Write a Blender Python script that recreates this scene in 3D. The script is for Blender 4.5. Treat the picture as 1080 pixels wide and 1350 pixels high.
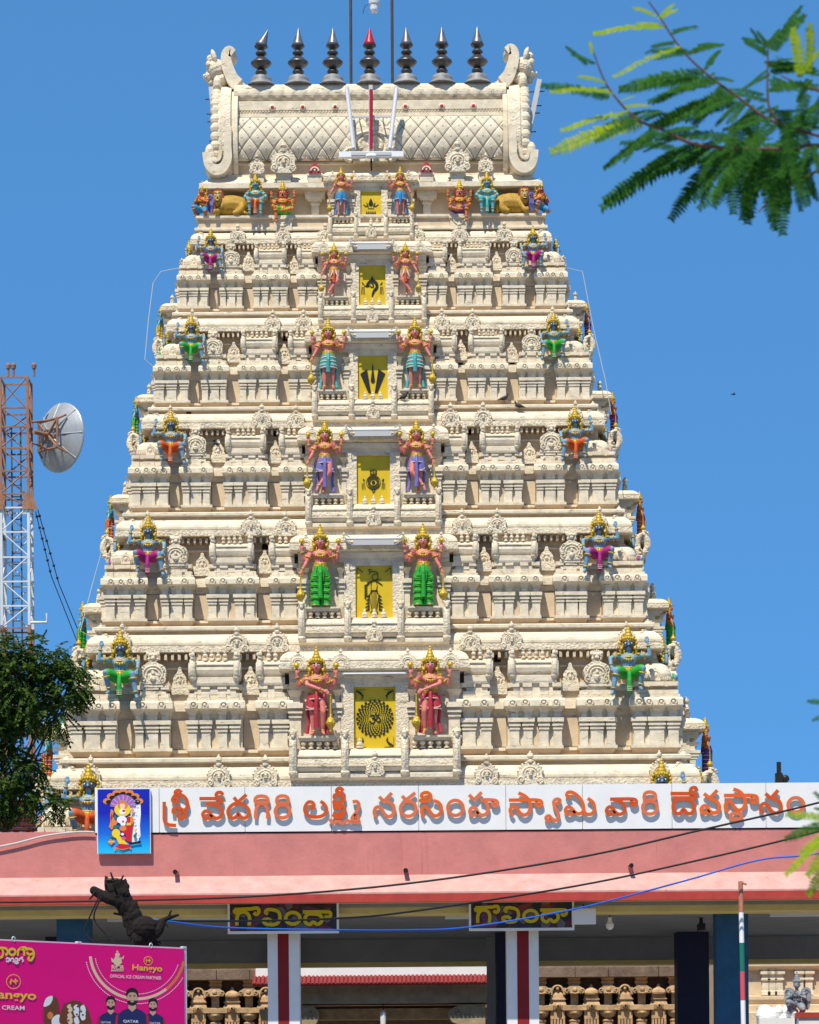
import bpy, math, random
from mathutils import Matrix, Vector
from math import sin, cos, pi, radians as RAD
random.seed(7)
for o in list(bpy.data.objects): bpy.data.objects.remove(o)
SC = bpy.context.scene
COL = SC.collection

# ------------------------------------------------------------------ camera, sky, sun, exposure
F = 3720.0; PCX, PCY = 540.0, 1460.0; EYE = 1.6; ROLL = RAD(0.45)
cam_d = bpy.data.cameras.new('camera'); cam = bpy.data.objects.new('camera', cam_d); COL.objects.link(cam)
cam.location = (0, 0, EYE); cam.rotation_euler = (pi/2, ROLL, 0)
cam_d.sensor_fit = 'VERTICAL'; cam_d.sensor_height = 36; cam_d.lens = 36*F/1350
cam_d.shift_y = (PCY-675)/1350; cam_d.clip_end = 5000; cam_d.clip_start = 0.1
cam_d.dof.use_dof = True; cam_d.dof.focus_distance = 50; cam_d.dof.aperture_fstop = 17
SC.camera = cam
SUN_EL, SUN_AZ = 59, 20          # azimuth: degrees to the left of the direction from tower to camera
w = bpy.data.worlds.new('World'); SC.world = w; w.use_nodes = True
nt = w.node_tree; bg = nt.nodes['Background']
sk = nt.nodes.new('ShaderNodeTexSky'); sk.sky_type = 'NISHITA'; sk.sun_disc = False
sk.sun_elevation = RAD(SUN_EL); sk.altitude = 0; sk.air_density = 0.4; sk.dust_density = 0.0; sk.ozone_density = 3.0
sdir = Vector((-sin(RAD(SUN_AZ))*cos(RAD(SUN_EL)), -cos(RAD(SUN_AZ))*cos(RAD(SUN_EL)), sin(RAD(SUN_EL))))
sk.sun_rotation = math.atan2(sdir.x, sdir.y)
gm = nt.nodes.new('ShaderNodeGamma'); gm.inputs[1].default_value = .25          # deep even blue of a clear noon sky
tint = nt.nodes.new('ShaderNodeMix'); tint.data_type = 'RGBA'; tint.blend_type = 'MULTIPLY'; tint.inputs['Factor'].default_value = 1; tint.clamp_result = False
tint.inputs['B'].default_value = (.68, 1.93, 3.65, 1)
nt.links.new(sk.outputs[0], gm.inputs[0]); nt.links.new(gm.outputs[0], tint.inputs['A'])
nt.links.new(tint.outputs['Result'], bg.inputs[0]); bg.inputs[1].default_value = 0.122
sl = bpy.data.lights.new('sun', 'SUN'); sl.energy = 4.8; sl.angle = RAD(0.53); sl.color = (1.0, 0.925, 0.775)
so = bpy.data.objects.new('sun', sl); COL.objects.link(so); so.location = (-20, -30, 60)
so.rotation_euler = (-sdir).to_track_quat('-Z', 'Y').to_euler()
SC.view_settings.view_transform = 'Standard'; SC.view_settings.look = 'None'
SC.view_settings.exposure = 0.22; SC.view_settings.gamma = 1.0

def P(x, y, Y):
    """photo pixel at depth Y -> world point (level camera with a slight roll)"""
    dx, dy = x-PCX, y-PCY
    u = dx*cos(ROLL)-dy*sin(ROLL); v = dx*sin(ROLL)+dy*cos(ROLL)
    return Vector((u*Y/F, Y, EYE-v*Y/F))

# ------------------------------------------------------------------ materials
def mat(name, col, rough=.75, metal=0, var=.0, scale=6, bump=0, bscale=30, stain=0, stain_col=(.05,.045,.04), stretch=(1,1,.35), spec=.3, col2=None, emit=0, mould=0, mould_col=(.085,.075,.06), mscale=(2.2,2.2,5), mthr=.63):
    m = bpy.data.materials.new(name); m.use_nodes = True
    t = m.node_tree; b = t.nodes['Principled BSDF']; N = t.nodes.new; L = t.links.new
    b.inputs['Base Color'].default_value = (*col, 1); b.inputs['Roughness'].default_value = rough
    b.inputs['Metallic'].default_value = metal; b.inputs['Specular IOR Level'].default_value = spec
    if emit:
        b.inputs['Emission Color'].default_value = (*col, 1); b.inputs['Emission Strength'].default_value = emit
    if var or bump or stain or mould:
        geo = N('ShaderNodeNewGeometry')
    src = None
    if var:
        n = N('ShaderNodeTexNoise'); n.inputs['Scale'].default_value = scale; n.inputs['Detail'].default_value = 6; n.inputs['Roughness'].default_value = .65
        L(geo.outputs['Position'], n.inputs['Vector'])
        mx = N('ShaderNodeMix'); mx.data_type = 'RGBA'
        c2 = col2 or tuple(c*(1-var) for c in col)
        mx.inputs['A'].default_value = (*c2, 1); mx.inputs['B'].default_value = (*[min(1, c*(1+var*.35)) for c in col], 1)
        r = N('ShaderNodeMapRange'); r.inputs[1].default_value = .32; r.inputs[2].default_value = .68
        L(n.outputs[0], r.inputs[0]); L(r.outputs[0], mx.inputs['Factor']); src = mx.outputs['Result']
    if stain:
        mp = N('ShaderNodeMapping'); mp.inputs['Scale'].default_value = stretch
        L(geo.outputs['Position'], mp.inputs['Vector'])
        n2 = N('ShaderNodeTexNoise'); n2.inputs['Scale'].default_value = 3.1; n2.inputs['Detail'].default_value = 9; n2.inputs['Roughness'].default_value = .72
        L(mp.outputs[0], n2.inputs['Vector'])
        r2 = N('ShaderNodeMapRange'); r2.inputs[1].default_value = .60; r2.inputs[2].default_value = .78; r2.inputs[4].default_value = stain
        L(n2.outputs[0], r2.inputs[0])
        mx2 = N('ShaderNodeMix'); mx2.data_type = 'RGBA'
        if src: L(src, mx2.inputs['A'])
        else: mx2.inputs['A'].default_value = (*col, 1)
        mx2.inputs['B'].default_value = (*stain_col, 1); L(r2.outputs[0], mx2.inputs['Factor']); src = mx2.outputs['Result']
    if mould:
        mp3 = N('ShaderNodeMapping'); mp3.inputs['Scale'].default_value = mscale; L(geo.outputs['Position'], mp3.inputs['Vector'])
        n4 = N('ShaderNodeTexNoise'); n4.inputs['Scale'].default_value = 2.3; n4.inputs['Detail'].default_value = 12; n4.inputs['Roughness'].default_value = .78; L(mp3.outputs[0], n4.inputs['Vector'])
        r4 = N('ShaderNodeMapRange'); r4.inputs[1].default_value = mthr; r4.inputs[2].default_value = mthr+.09; r4.inputs[4].default_value = mould; L(n4.outputs[0], r4.inputs[0])
        mx4 = N('ShaderNodeMix'); mx4.data_type = 'RGBA'
        if src: L(src, mx4.inputs['A'])
        else: mx4.inputs['A'].default_value = (*col, 1)
        mx4.inputs['B'].default_value = (*mould_col, 1); L(r4.outputs[0], mx4.inputs['Factor']); src = mx4.outputs['Result']
    if src: L(src, b.inputs['Base Color'])
    if bump:
        n3 = N('ShaderNodeTexNoise'); n3.inputs['Scale'].default_value = bscale; n3.inputs['Detail'].default_value = 5
        L(geo.outputs['Position'], n3.inputs['Vector'])
        bp = N('ShaderNodeBump'); bp.inputs['Strength'].default_value = bump; bp.inputs['Distance'].default_value = .02
        L(n3.outputs[0], bp.inputs['Height']); L(bp.outputs[0], b.inputs['Normal'])
    return m
M = {}
M['plaster'] = mat('ivory_plaster', (.77,.67,.505), .8, var=.22, scale=5, bump=.35, bscale=40, stain=.6, stain_col=(.20,.17,.12), stretch=(1.8,1.8,.35), mould=.78, mthr=.565, mscale=(1.5,1.5,6))
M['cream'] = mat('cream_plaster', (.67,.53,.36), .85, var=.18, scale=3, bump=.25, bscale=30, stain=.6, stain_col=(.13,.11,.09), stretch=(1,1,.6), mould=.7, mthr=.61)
# carved relief: lumpy low relief on the same ivory paint
def carved():
    m = M['plaster'].copy(); m.name = 'carved_ivory_plaster'; t = m.node_tree
    b = t.nodes['Principled BSDF']; N = t.nodes.new; L = t.links.new
    geo = N('ShaderNodeNewGeometry'); v = N('ShaderNodeTexVoronoi'); v.inputs['Scale'].default_value = 24; v.feature = 'SMOOTH_F1'
    L(geo.outputs['Position'], v.inputs['Vector'])
    wv = N('ShaderNodeTexNoise'); wv.inputs['Scale'].default_value = 34; L(geo.outputs['Position'], wv.inputs['Vector'])
    ad = N('ShaderNodeMath'); ad.operation = 'ADD'; L(v.outputs['Distance'], ad.inputs[0]); L(wv.outputs[0], ad.inputs[1])
    bp = N('ShaderNodeBump'); bp.inputs['Strength'].default_value = .6; bp.inputs['Distance'].default_value = .03
    L(ad.outputs[0], bp.inputs['Height']); L(bp.outputs[0], b.inputs['Normal'])
    return m
M['carved'] = carved()
M['vault'] = mat('vault_plaster', (.70,.62,.48), .8, var=.2, scale=4, bump=.4, bscale=25, stain=.5, stain_col=(.25,.2,.13), mould=.5)
M['dark'] = mat('painted_dark_void', (.012,.011,.01), .9)  # black colour standing in for the unlit inside of openings
M['groove'] = mat('dark_groove', (.22,.18,.12), .9, var=.4, scale=10)  # darker brown for the vault surface between the diamond pads
M['gold'] = mat('gold_paint', (.62,.42,.04), .42, .35, var=.35, scale=22, bump=.5, bscale=70, spec=.5)
M['pinkskin'] = mat('pink_skin_paint', (.68,.20,.165), .55, var=.25, scale=9, spec=.45)
M['blueskin'] = mat('slate_blue_skin_paint', (.17,.32,.44), .55, var=.3, scale=9, spec=.45)
M['ltblueskin'] = mat('sky_blue_skin_paint', (.12,.42,.52), .55, var=.25, scale=9)
M['orangeskin'] = mat('orange_skin_paint', (.60,.15,.05), .55, var=.25, scale=9)
M['darkface'] = mat('dark_blue_face_paint', (.05,.085,.13), .5)
M['eyewhite'] = mat('eye_white_paint', (.8,.78,.74), .5); M['black'] = mat('black_paint', (.015,.015,.016), .5)
for n, c in dict(red=(.50,.03,.05), green=(.02,.40,.035), purple=(.20,.18,.50), teal=(.05,.42,.42), orange=(.62,.13,.04), blue=(.03,.26,.55), magenta=(.40,.012,.20),
                 vermilion=(.66,.10,.015), violet=(.13,.05,.26), hotpink=(.75,.04,.22), lime=(.10,.55,.03), lionbrown=(.52,.30,.03)).items():
    M[n] = mat(n+'_paint', tuple(v*.9+.01 for v in c), .6, var=.3, scale=14, bump=.25, bscale=40, spec=.3, mould=.35, mould_col=(.3,.26,.2), mscale=(6,6,6), mthr=.6)
M['trim'] = mat('pale_trim_paint', (.72,.6,.5), .5)
M['yellow'] = mat('yellow_door_paint', (.66,.46,.008), .5, var=.15, scale=2, stain=.15, spec=.4)
M['brass'] = mat('dull_brass', (.52,.40,.18), .4, .5)
M['kalasha'] = mat('weathered_bronze', (.10,.098,.10), .4, .55, var=.4, scale=5, spec=.5)
M['silver'] = mat('aluminium', (.52,.52,.51), .5, .25)
M['tubewhite'] = mat('white_plastic', (.78,.79,.82), .35)
M['white'] = mat('white_paint', (.78,.79,.80), .6, var=.06, scale=4, stain=.12, stain_col=(.4,.4,.4))
M['panelwhite'] = mat('white_cladding', (.78,.785,.79), .38, var=.05, scale=3, stain=.12, stain_col=(.45,.45,.47), spec=.5)
M['pink'] = mat('pink_wall_paint', (.57,.21,.19), .85, var=.16, scale=2.5, bump=.2, bscale=20, stain=.75, stain_col=(.36,.10,.09), stretch=(2.6,2.6,.22), mould=.7, mould_col=(.20,.06,.05), mscale=(3.5,3.5,.9), mthr=.63)
M['palepink'] = mat('pale_pink_paint', (.60,.35,.31), .85, var=.2, scale=4, bump=.2, bscale=20, stain=.45, stain_col=(.42,.17,.15), mould=.7, mould_col=(.26,.11,.09), mscale=(2.5,2.5,1.5), mthr=.60)  # paler pink than the fascia, for the sloping sunshade
M['brickred'] = mat('brick_red_paint', (.44,.05,.04), .7, var=.2, scale=5, stain=.2)
M['yellowwash'] = mat('yellow_limewash', (.62,.50,.20), .85, var=.15, scale=3)
M['greywash_shade'] = mat('ceiling_shade_and_grey_paint', (.24,.24,.255), .9, var=.15, scale=2, stain=.3)  # shade of the white ceiling put into the grey; grey columns share it
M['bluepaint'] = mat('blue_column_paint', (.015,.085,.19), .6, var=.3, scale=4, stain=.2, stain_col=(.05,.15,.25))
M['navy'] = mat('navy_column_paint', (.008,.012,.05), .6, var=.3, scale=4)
M['crimson'] = mat('crimson_stripe_paint', (.26,.012,.016), .65, var=.15, scale=4)
M['letter'] = mat('orange_letter_enamel', (.58,.075,.010), .5, var=.12, scale=3)
M['letterfade'] = mat('faded_orange_letter_enamel', (.66,.145,.06), .55, var=.15, scale=3)
M['lettermid'] = mat('worn_orange_letter_enamel', (.72,.12,.02), .5, var=.15, scale=3)
M['redtube'] = mat('red_tube', (.42,.012,.05), .35)
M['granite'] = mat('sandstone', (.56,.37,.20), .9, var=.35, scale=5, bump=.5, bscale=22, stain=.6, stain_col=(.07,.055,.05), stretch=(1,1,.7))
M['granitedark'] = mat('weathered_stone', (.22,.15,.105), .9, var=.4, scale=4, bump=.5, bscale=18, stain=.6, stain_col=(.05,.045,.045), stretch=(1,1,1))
M['roofred'] = mat('red_roof_tile', (.27,.03,.03), .6, var=.25, scale=12)
M['granitebeige'] = mat('beige_stone', (.40,.31,.20), .9, var=.3, scale=4, bump=.4, bscale=18, stain=.5, stain_col=(.08,.06,.05), stretch=(.5,.5,1.5))
M['roofdark'] = mat('dark_roof_tile', (.10,.02,.02), .7, var=.3, scale=12)
M['galvdark'] = mat('dark_steel', (.10,.10,.10), .6, .4)
M['concrete'] = mat('concrete', (.42,.40,.36), .9, var=.2, scale=2, bump=.3, bscale=15)
M['ground'] = mat('dusty_ground', (.30,.27,.22), .95, var=.25, scale=.6, bump=.3, bscale=8)
M['asphalt'] = mat('asphalt', (.055,.054,.052), .9, var=.25, scale=1.5, bump=.3, bscale=40)
M['magentaprint'] = mat('magenta_vinyl', (.84,.0,.205), .4, var=.04, scale=3)
M['rust'] = mat('rusty_red_oxide', (.34,.17,.10), .7, var=.35, scale=6); M['galv'] = mat('silver_mast_paint', (.66,.68,.70), .5, .1, var=.15, scale=5)
M['dish'] = mat('dish_grey', (.42,.44,.46), .4, .3, var=.2, scale=2)
M['bark'] = mat('dark_bark', (.016,.012,.010), .95, var=.4, scale=12, bump=1, bscale=25)
M['barkb'] = mat('brown_bark', (.12,.085,.06), .95, var=.4, scale=12, bump=1, bscale=25)
M['cutwood'] = mat('cut_wood', (.16,.10,.055), .9, var=.4, scale=20)
M['cable'] = mat('black_cable', (.014,.013,.016), .6); M['bluecable'] = mat('blue_cable', (.015,.11,.55), .5)
M['whitecable'] = mat('white_cable', (.5,.5,.48), .6); M['pipe'] = mat('rusty_pipe', (.10,.07,.06), .6, .3, var=.3)
M['greystone'] = mat('grey_statue_paint', (.27,.30,.34), .6, var=.25, scale=10, bump=.3, bscale=40)
M['pigeon'] = mat('pigeon_feathers', (.035,.038,.045), .6, var=.3, scale=20)
def leafmat(name, c1, c2, trans=.35):
    m = bpy.data.materials.new(name); m.use_nodes = True; t = m.node_tree; b = t.nodes['Principled BSDF']; N = t.nodes.new; L = t.links.new
    geo = N('ShaderNodeNewGeometry'); rp = N('ShaderNodeMix'); rp.data_type = 'RGBA'
    rp.inputs['A'].default_value = (*c1, 1); rp.inputs['B'].default_value = (*c2, 1)
    L(geo.outputs['Random Per Island'], rp.inputs['Factor']); L(rp.outputs['Result'], b.inputs['Base Color'])
    b.inputs['Roughness'].default_value = .75; b.inputs['Specular IOR Level'].default_value = .12
    tr = N('ShaderNodeBsdfTranslucent'); L(rp.outputs['Result'], tr.inputs['Color'])
    mx = N('ShaderNodeMixShader'); mx.inputs[0].default_value = trans
    L(b.outputs[0], mx.inputs[1]); L(tr.outputs[0], mx.inputs[2]); L(mx.outputs[0], t.nodes['Material Output'].inputs[0])
    return m
M['neem'] = leafmat('neem_leaf', (.022,.06,.013), (.09,.145,.025), .3)
M['gul'] = leafmat('feathery_leaf', (.012,.075,.010), (.05,.17,.018), .4)
M['gulyoung'] = leafmat('young_leaf', (.20,.36,.015), (.36,.42,.02), .4)

# ------------------------------------------------------------------ mesh helpers
class MB:
    def __init__(s): s.v = []; s.f = []; s.m = []; s.s = []; s.x = Matrix()
    def add(s, vs, fs, m=0, smooth=False):
        k = len(s.v); X = s.x; flip = X.determinant() < 0
        s.v += [tuple(X @ Vector(p)) for p in vs]
        for f in fs:
            f = [i+k for i in f]
            s.f.append(f[::-1] if flip else f); s.m.append(m); s.s.append(smooth)
        return s
    def box(s, x0, x1, y0, y1, z0, z1, m=0):
        return s.add([(x0,y0,z0),(x1,y0,z0),(x1,y1,z0),(x0,y1,z0),(x0,y0,z1),(x1,y0,z1),(x1,y1,z1),(x0,y1,z1)],
                     [(3,2,1,0),(4,5,6,7),(0,1,5,4),(1,2,6,5),(2,3,7,6),(3,0,4,7)], m)
    def loft(s, secs, mats=None, cap=True, smooth=False):
        """secs: list of equal-length closed rings (counter-clockwise seen from the +end)"""
        n = len(secs[0]); vs = [p for r in secs for p in r]; 
        for i in range(len(secs)-1):
            mi = mats[i] if mats else 0
            s.add(secs[i]+secs[i+1], [(j, (j+1)%n, n+(j+1)%n, n+j) for j in range(n)], mi, smooth)
        if cap:
            s.add(secs[0], [tuple(range(n))[::-1]], mats[0] if mats else 0); s.add(secs[-1], [tuple(range(n))], mats[-1] if mats else 0)
        return s
    def stack(s, x0, x1, yb, d0, prof, m=0):
        """rectangular stack: prof = (z, side overhang, front overhang[, material]); front faces -y at y=-d0"""
        secs = [[(x0-p[1], -d0-p[2], p[0]), (x1+p[1], -d0-p[2], p[0]), (x1+p[1], yb, p[0]), (x0-p[1], yb, p[0])] for p in prof]
        return s.loft(secs, [(p[3] if len(p) > 3 else m) for p in prof][:-1] or None)
    def prism(s, poly, y0, y1, m=0, m2=None, smooth=False):
        """poly in (x,z), counter-clockwise seen from -y (the viewer); y0 < y1, y0 is the front"""
        n = len(poly)
        s.add([(x, y0, z) for x, z in poly], [tuple(range(n))], m)
        s.add([(x, y1, z) for x, z in poly], [tuple(range(n))[::-1]], m)
        s.add([(x, y0, z) for x, z in poly]+[(x, y1, z) for x, z in poly], [(j, n+j, n+(j+1)%n, (j+1)%n) for j in range(n)], m if m2 is None else m2, smooth)
        return s
    def lathe(s, prof, seg=12, c=(0,0,0), m=0, smooth=True, sq=None, sy=1.0):
        rings = []
        for r, z in prof:
            ring = []
            for j in range(seg):
                a = 2*pi*(j+.5)/seg; k = 1.0
                if sq: k = (abs(cos(a))**sq+abs(sin(a))**sq)**(-1/sq)
                ring.append((c[0]+r*k*cos(a), c[1]+r*k*sin(a)*sy, c[2]+z))
            rings.append(ring)
        return s.loft(rings, [m]*(len(prof)-1), True, smooth)
    def tube(s, pts, r, seg=6, m=0, cap=True, closed=False, flat=None):
        pts = [Vector(p) for p in pts]; n = len(pts)
        if not hasattr(r, '__len__'): r = [r]*n
        up = None; rings = []
        for i, p in enumerate(pts):
            t = (pts[(i+1)%n]-pts[i-1]) if closed else (pts[min(i+1, n-1)]-pts[max(i-1, 0)])
            if t.length < 1e-9: t = Vector((0,0,1))
            t.normalize()
            if up is None:
                up = t.cross(Vector((0,0,1))); 
                if up.length < .1: up = t.cross(Vector((0,1,0)))
            up = up-t*up.dot(t); up.normalize(); b = t.cross(up)
            rings.append([tuple(p+(up*cos(2*pi*j/seg)+b*sin(2*pi*j/seg))*r[i]) for j in range(seg)])
        if closed:
            rings.append(rings[0]); cap = False
        return s.loft(rings, [m]*(len(rings)-1), cap, True)
    def ell(s, c, r, seg=10, rings=6, m=0):
        if not hasattr(r, '__len__'): r = (r, r, r)
        rr = []
        for i in range(1, rings):
            a = -pi/2+pi*i/rings
            rr.append([(c[0]+r[0]*cos(a)*cos(2*pi*j/seg), c[1]+r[1]*cos(a)*sin(2*pi*j/seg), c[2]+r[2]*sin(a)) for j in range(seg)])
        s.loft(rr, [m]*(len(rr)-1), False, True)
        bot = (c[0], c[1], c[2]-r[2]); top = (c[0], c[1], c[2]+r[2])
        s.add(rr[0]+[bot], [((j+1)%seg, j, seg) for j in range(seg)], m, True)
        s.add(rr[-1]+[top], [(j, (j+1)%seg, seg) for j in range(seg)], m, True)
        return s
    def sweep(s, prof, path, mats, smooth=False):
        """prof (d outward, z); path (x,y) open polyline walked so that outward is on its right"""
        n = len(path); cols = []
        for i, (x, y) in enumerate(path):
            def nrm(a, b):
                dx, dy = b[0]-a[0], b[1]-a[1]; l = math.hypot(dx, dy); return (dy/l, -dx/l)
            n0 = nrm(path[i-1], path[i]) if i else nrm(path[0], path[1])
            n1 = nrm(path[i], path[i+1]) if i < n-1 else n0
            mx, my = n0[0]+n1[0], n0[1]+n1[1]; k = 1/max(.2, (1+n0[0]*n1[0]+n0[1]*n1[1]))
            cols.append([(x+mx*k*d, y+my*k*d, z) for d, z in prof])
        m_ = len(prof)
        for i in range(n-1):
            for j in range(m_-1):
                s.add([cols[i][j], cols[i+1][j], cols[i+1][j+1], cols[i][j+1]], [(0,1,2,3)], mats[j] if hasattr(mats, '__len__') else mats, smooth)
        return s
    def ribbon(s, pts, w, y0, y1, m=0, ms=None, closed=False, round_ends=False):
        """flat lettering stroke in the xz plane, front at y0 (towards -y), back at y1"""
        n = len(pts); L_ = []; R_ = []
        if not hasattr(w, '__len__'): w = [w]*n
        for i in range(n):
            a = pts[i-1] if (i or closed) else pts[0]; b = pts[(i+1)%n] if (i < n-1 or closed) else pts[-1]
            dx, dz = b[0]-a[0], b[1]-a[1]; l = math.hypot(dx, dz) or 1; nx, nz = -dz/l*w[i]/2, dx/l*w[i]/2
            L_.append((pts[i][0]+nx, pts[i][1]+nz)); R_.append((pts[i][0]-nx, pts[i][1]-nz))
        rng = range(n) if closed else range(n-1)
        ms = m if ms is None else ms
        for i in rng:
            j = (i+1)%n
            a, b, c, d = R_[i], R_[j], L_[j], L_[i]
            q = [(p[0], y0, p[1]) for p in (a,b,c,d)]+[(p[0], y1, p[1]) for p in (a,b,c,d)]
            s.add(q, [(0,1,2,3)], m); s.add(q, [(0,4,5,1),(3,2,6,7),(7,6,5,4)], ms)
        if not closed:
            for i, o in ((0, 0), (n-1, 1)):
                a, d = R_[i], L_[i]; q = [(a[0],y0,a[1]),(d[0],y0,d[1]),(d[0],y1,d[1]),(a[0],y1,a[1])]
                s.add(q, [(0,1,2,3) if not o else (3,2,1,0)], ms)
        return s
    def mesh(s, name, mats):
        me = bpy.data.meshes.new(name); me.from_pydata(s.v, [], s.f)
        for k in (mats if isinstance(mats, (list, tuple)) else [mats]): me.materials.append(M[k] if isinstance(k, str) else k)
        me.polygons.foreach_set('material_index', s.m); me.polygons.foreach_set('use_smooth', s.s); me.update()
        return me
    def build(s, name, mats, parent=None, loc=(0,0,0), rz=0):
        return put(name, s.mesh(name, mats), parent, loc, rz)
def put(name, me, parent=None, loc=(0,0,0), rz=0, sc=None):
    o = bpy.data.objects.new(name, me); COL.objects.link(o); o.location = loc; o.rotation_euler = (0,0,rz)
    if sc is not None: o.scale = sc if hasattr(sc, '__len__') else (sc,)*3
    if parent: o.parent = parent
    return o
def empty(name, loc, rz=0): 
    o = put(name, None, None, loc, rz); o.empty_display_size = .3; return o
def tag(o, label=None, cat=None, group=None, kind=None):
    if label: o['label'] = label
    if cat: o['category'] = cat
    if group: o['group'] = group
    if kind: o['kind'] = kind
    return o
def copy_tree(o, parent=None):
    c = o.copy(); COL.objects.link(c); c.parent = parent
    for ch in list(o.children): copy_tree(ch, c)
    return c
def spline(pts, n=6, closed=False):
    """Catmull-Rom through 2-D or 3-D points"""
    out = []; N_ = len(pts)
    for i in range(N_ if closed else N_-1):
        g = lambda k: pts[k % N_] if closed else pts[max(0, min(N_-1, k))]
        p0, p1, p2, p3 = g(i-1), g(i), g(i+1), g(i+2)
        for t in range(n):
            t /= n
            out.append(tuple(.5*((2*b)+(-a+c)*t+(2*a-5*b+4*c-d)*t*t+(-a+3*b-3*c+d)*t**3) for a, b, c, d in zip(p0, p1, p2, p3)))
    if not closed: out.append(tuple(pts[-1]))
    return out
def arc(cx, cz, rx, rz, a0, a1, n=16): return [(cx+rx*cos(RAD(a0+(a1-a0)*i/n)), cz+rz*sin(RAD(a0+(a1-a0)*i/n))) for i in range(n+1)]
# ------------------------------------------------------------------ ground, road, sky side setting
g = MB(); g.add([(-900,-900,0),(900,-900,0),(900,2500,0),(-900,2500,0)], [(0,1,2,3)]); tag(g.build('ground', ['ground']), kind='structure')
g = MB(); g.add([(-300,8,.004),(300,8,.004),(300,26,.004),(-300,26,.004)], [(0,1,2,3)]); tag(g.build('road', ['asphalt']), kind='structure')

# ------------------------------------------------------------------ the gateway tower
YF = 56.36; AX = -0.63; HD = 284.0; W1 = 400.7
tower = empty('gateway_tower', (AX, YF, 0))
tag(tower, 'tall tapering ivory temple gateway tower with carved tiers and a barrel roof', 'temple tower')
HALF = [452, 400.7, 355.5, 319, 286, 254.5, 226]
def setback(px):
    s = 0
    for _ in range(30): s = 4.3*(1-px/W1*(YF+s)/YF)
    return s
SB = [setback(p) for p in HALF]
YB = [None, 1039.5, 859.5, 706, 563.5, 435, 319]
ZB = [None]+[P(340, YB[k], YF+SB[k]-.35).z for k in range(1, 7)]
ZB[0] = ZB[1]-(ZB[2]-ZB[1])*1.12
SX = [HALF[k]*(YF+SB[k])/F/W1 for k in range(7)]
SZ = [(ZB[k+1]-ZB[k])/180 for k in range(6)]
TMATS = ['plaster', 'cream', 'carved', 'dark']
BAYS = [(112,152),(175,245),(270,316),(340,400)]
BPROF = [(41.5,-3,-4,1),(50.5,1,5,0),(50.6,3,8,0),(54.5,3,8,0),(54.6,0,0,0),(93,0,0,0),(98,1,2,0),(103,3.5,8,0),(103.4,4.5,14,0),(104.5,5,16,0),(112,5,15.4,0),(115,4,12,0),(115.2,2,6,0),
         (119.5,2,6,0),(119.7,0,3,0),(125.5,0,3,1),(125.7,-3,-4,1),(130,-3,-4,0),(130.2,0,2,0),(136.5,0,2,0)]
RPROF = [(50.4,0,4),(54.4,0,4),(54.5,0,0),(95,0,0),(103,0,3),(104,0,8),(113.5,0,8),(114,0,5),(118,0,5),(118.2,0,2,1),(127,0,2,0),(127.2,0,6),(132,0,6),(132.2,0,3),(136.2,0,3)]
KPROF = [(-30,0),(24,0),(26,1),(26,10),(23.5,10.4),(25,12),(25,15),(23.6,19),(20.5,23),(16,26.5),(14,28.5),(6,28.5),(6,34.5),(14,34.5),(15,36),(15,40),(13,41.5),(-20,41.5)]
KMAT = [1,0,2,0,0,0,0,0,0,0,0,1,1,0,0,0,1]
def side_x(s): return Matrix.Translation((s*400, HD, 0)) @ Matrix.Rotation(s*pi/2, 4, 'Z')
def tier_wall():
    g = MB()
    g.sweep(KPROF, [(-400,2*HD),(-400,0),(400,0),(400,2*HD)], KMAT)
    g.box(-384,384,16,2*HD,27,137,1); g.box(-374,374,27,2*HD,136,183,1)
    # frieze drops: little carved pendants under the roll, corbel ends under the next cornice
    for x in range(-396, 397, 6): g.box(x-1.9, x+1.9, -27.2, -24, .6, 5.5, 2)
    for x in range(-366, 367, 9): g.box(x-1.8, x+1.8, 8, 28, 171, 178, 1)
    g.box(-376,376,22,30,160,162.5,0)
    for sx in (-1, 1):
        for i, (a, b) in enumerate(BAYS):
            x0, x1 = (a, b) if sx > 0 else (-b, -a)
            g.stack(x0, x1, 60 if i == 3 else 30, 0, BPROF)
        for a, b in ((152,175),(245,270),(316,340)):
            x0, x1 = (a+.3, b-.3) if sx > 0 else (-b+.3, -a-.3)
            g.stack(x0, x1, 28, -16, [(p[0], p[1], p[2])+((p[3],) if len(p) > 3 else (0,)) for p in RPROF])
            g.box(x0+1, x1-1, 14.5, 18, 56, 94, 1)
        for xp, hw_ in ((348,7),(371.5,10),(392.5,6.5),(276,6),(293,9),(310,6),(240,6.5),(223,6.5),(201,6.5),(184.5,6.5),(146.5,6),(124,9)):
            g.box(sx*xp-hw_, sx*xp+hw_, -9.5, 0, 115.4, 119.2); g.box(sx*xp-hw_+1.2, sx*xp+hw_-1.2, -6.2, 0, 120, 125.2); g.box(sx*xp-hw_+.5, sx*xp+hw_-.5, -5.4, 0, 130.6, 136.1)
        # sala bay: slim niche strip between its two pairs of pilasters
        g.box(sx*210-5, sx*210+5, -1, 2, 44, 92, 1)
        g.x = side_x(sx)
        g.box(-86, 86, -26, 20, 2, 112, 0)
        for a, b in ((154,200),(-200,-154)): g.stack(a, b, 30, 0, BPROF)
        for a, b in ((111,154),(200,224),(-154,-111),(-224,-200)): g.stack(a+.3, b-.3, 28, -16, [(p[0], p[1], p[2])+((p[3],) if len(p) > 3 else (0,)) for p in RPROF])
        g.x = Matrix()
    return g.mesh('tier', TMATS)
PPROF = [(54.6,.6,6.4),(57.5,.6,6.4),(57.6,0,5.6),(75,0,5.6),(75.2,1,7),(77.5,1,7),(77.7,0,6),(79.5,0,6),(79.7,2,8.4),(82.5,2,8.4),(82.7,1,6.6),(84.5,1,6.6),(84.8,3,10),(90,3,10),(90.2,-1,5),(97,-1,5),(103.2,2.4,10.5)]
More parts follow.
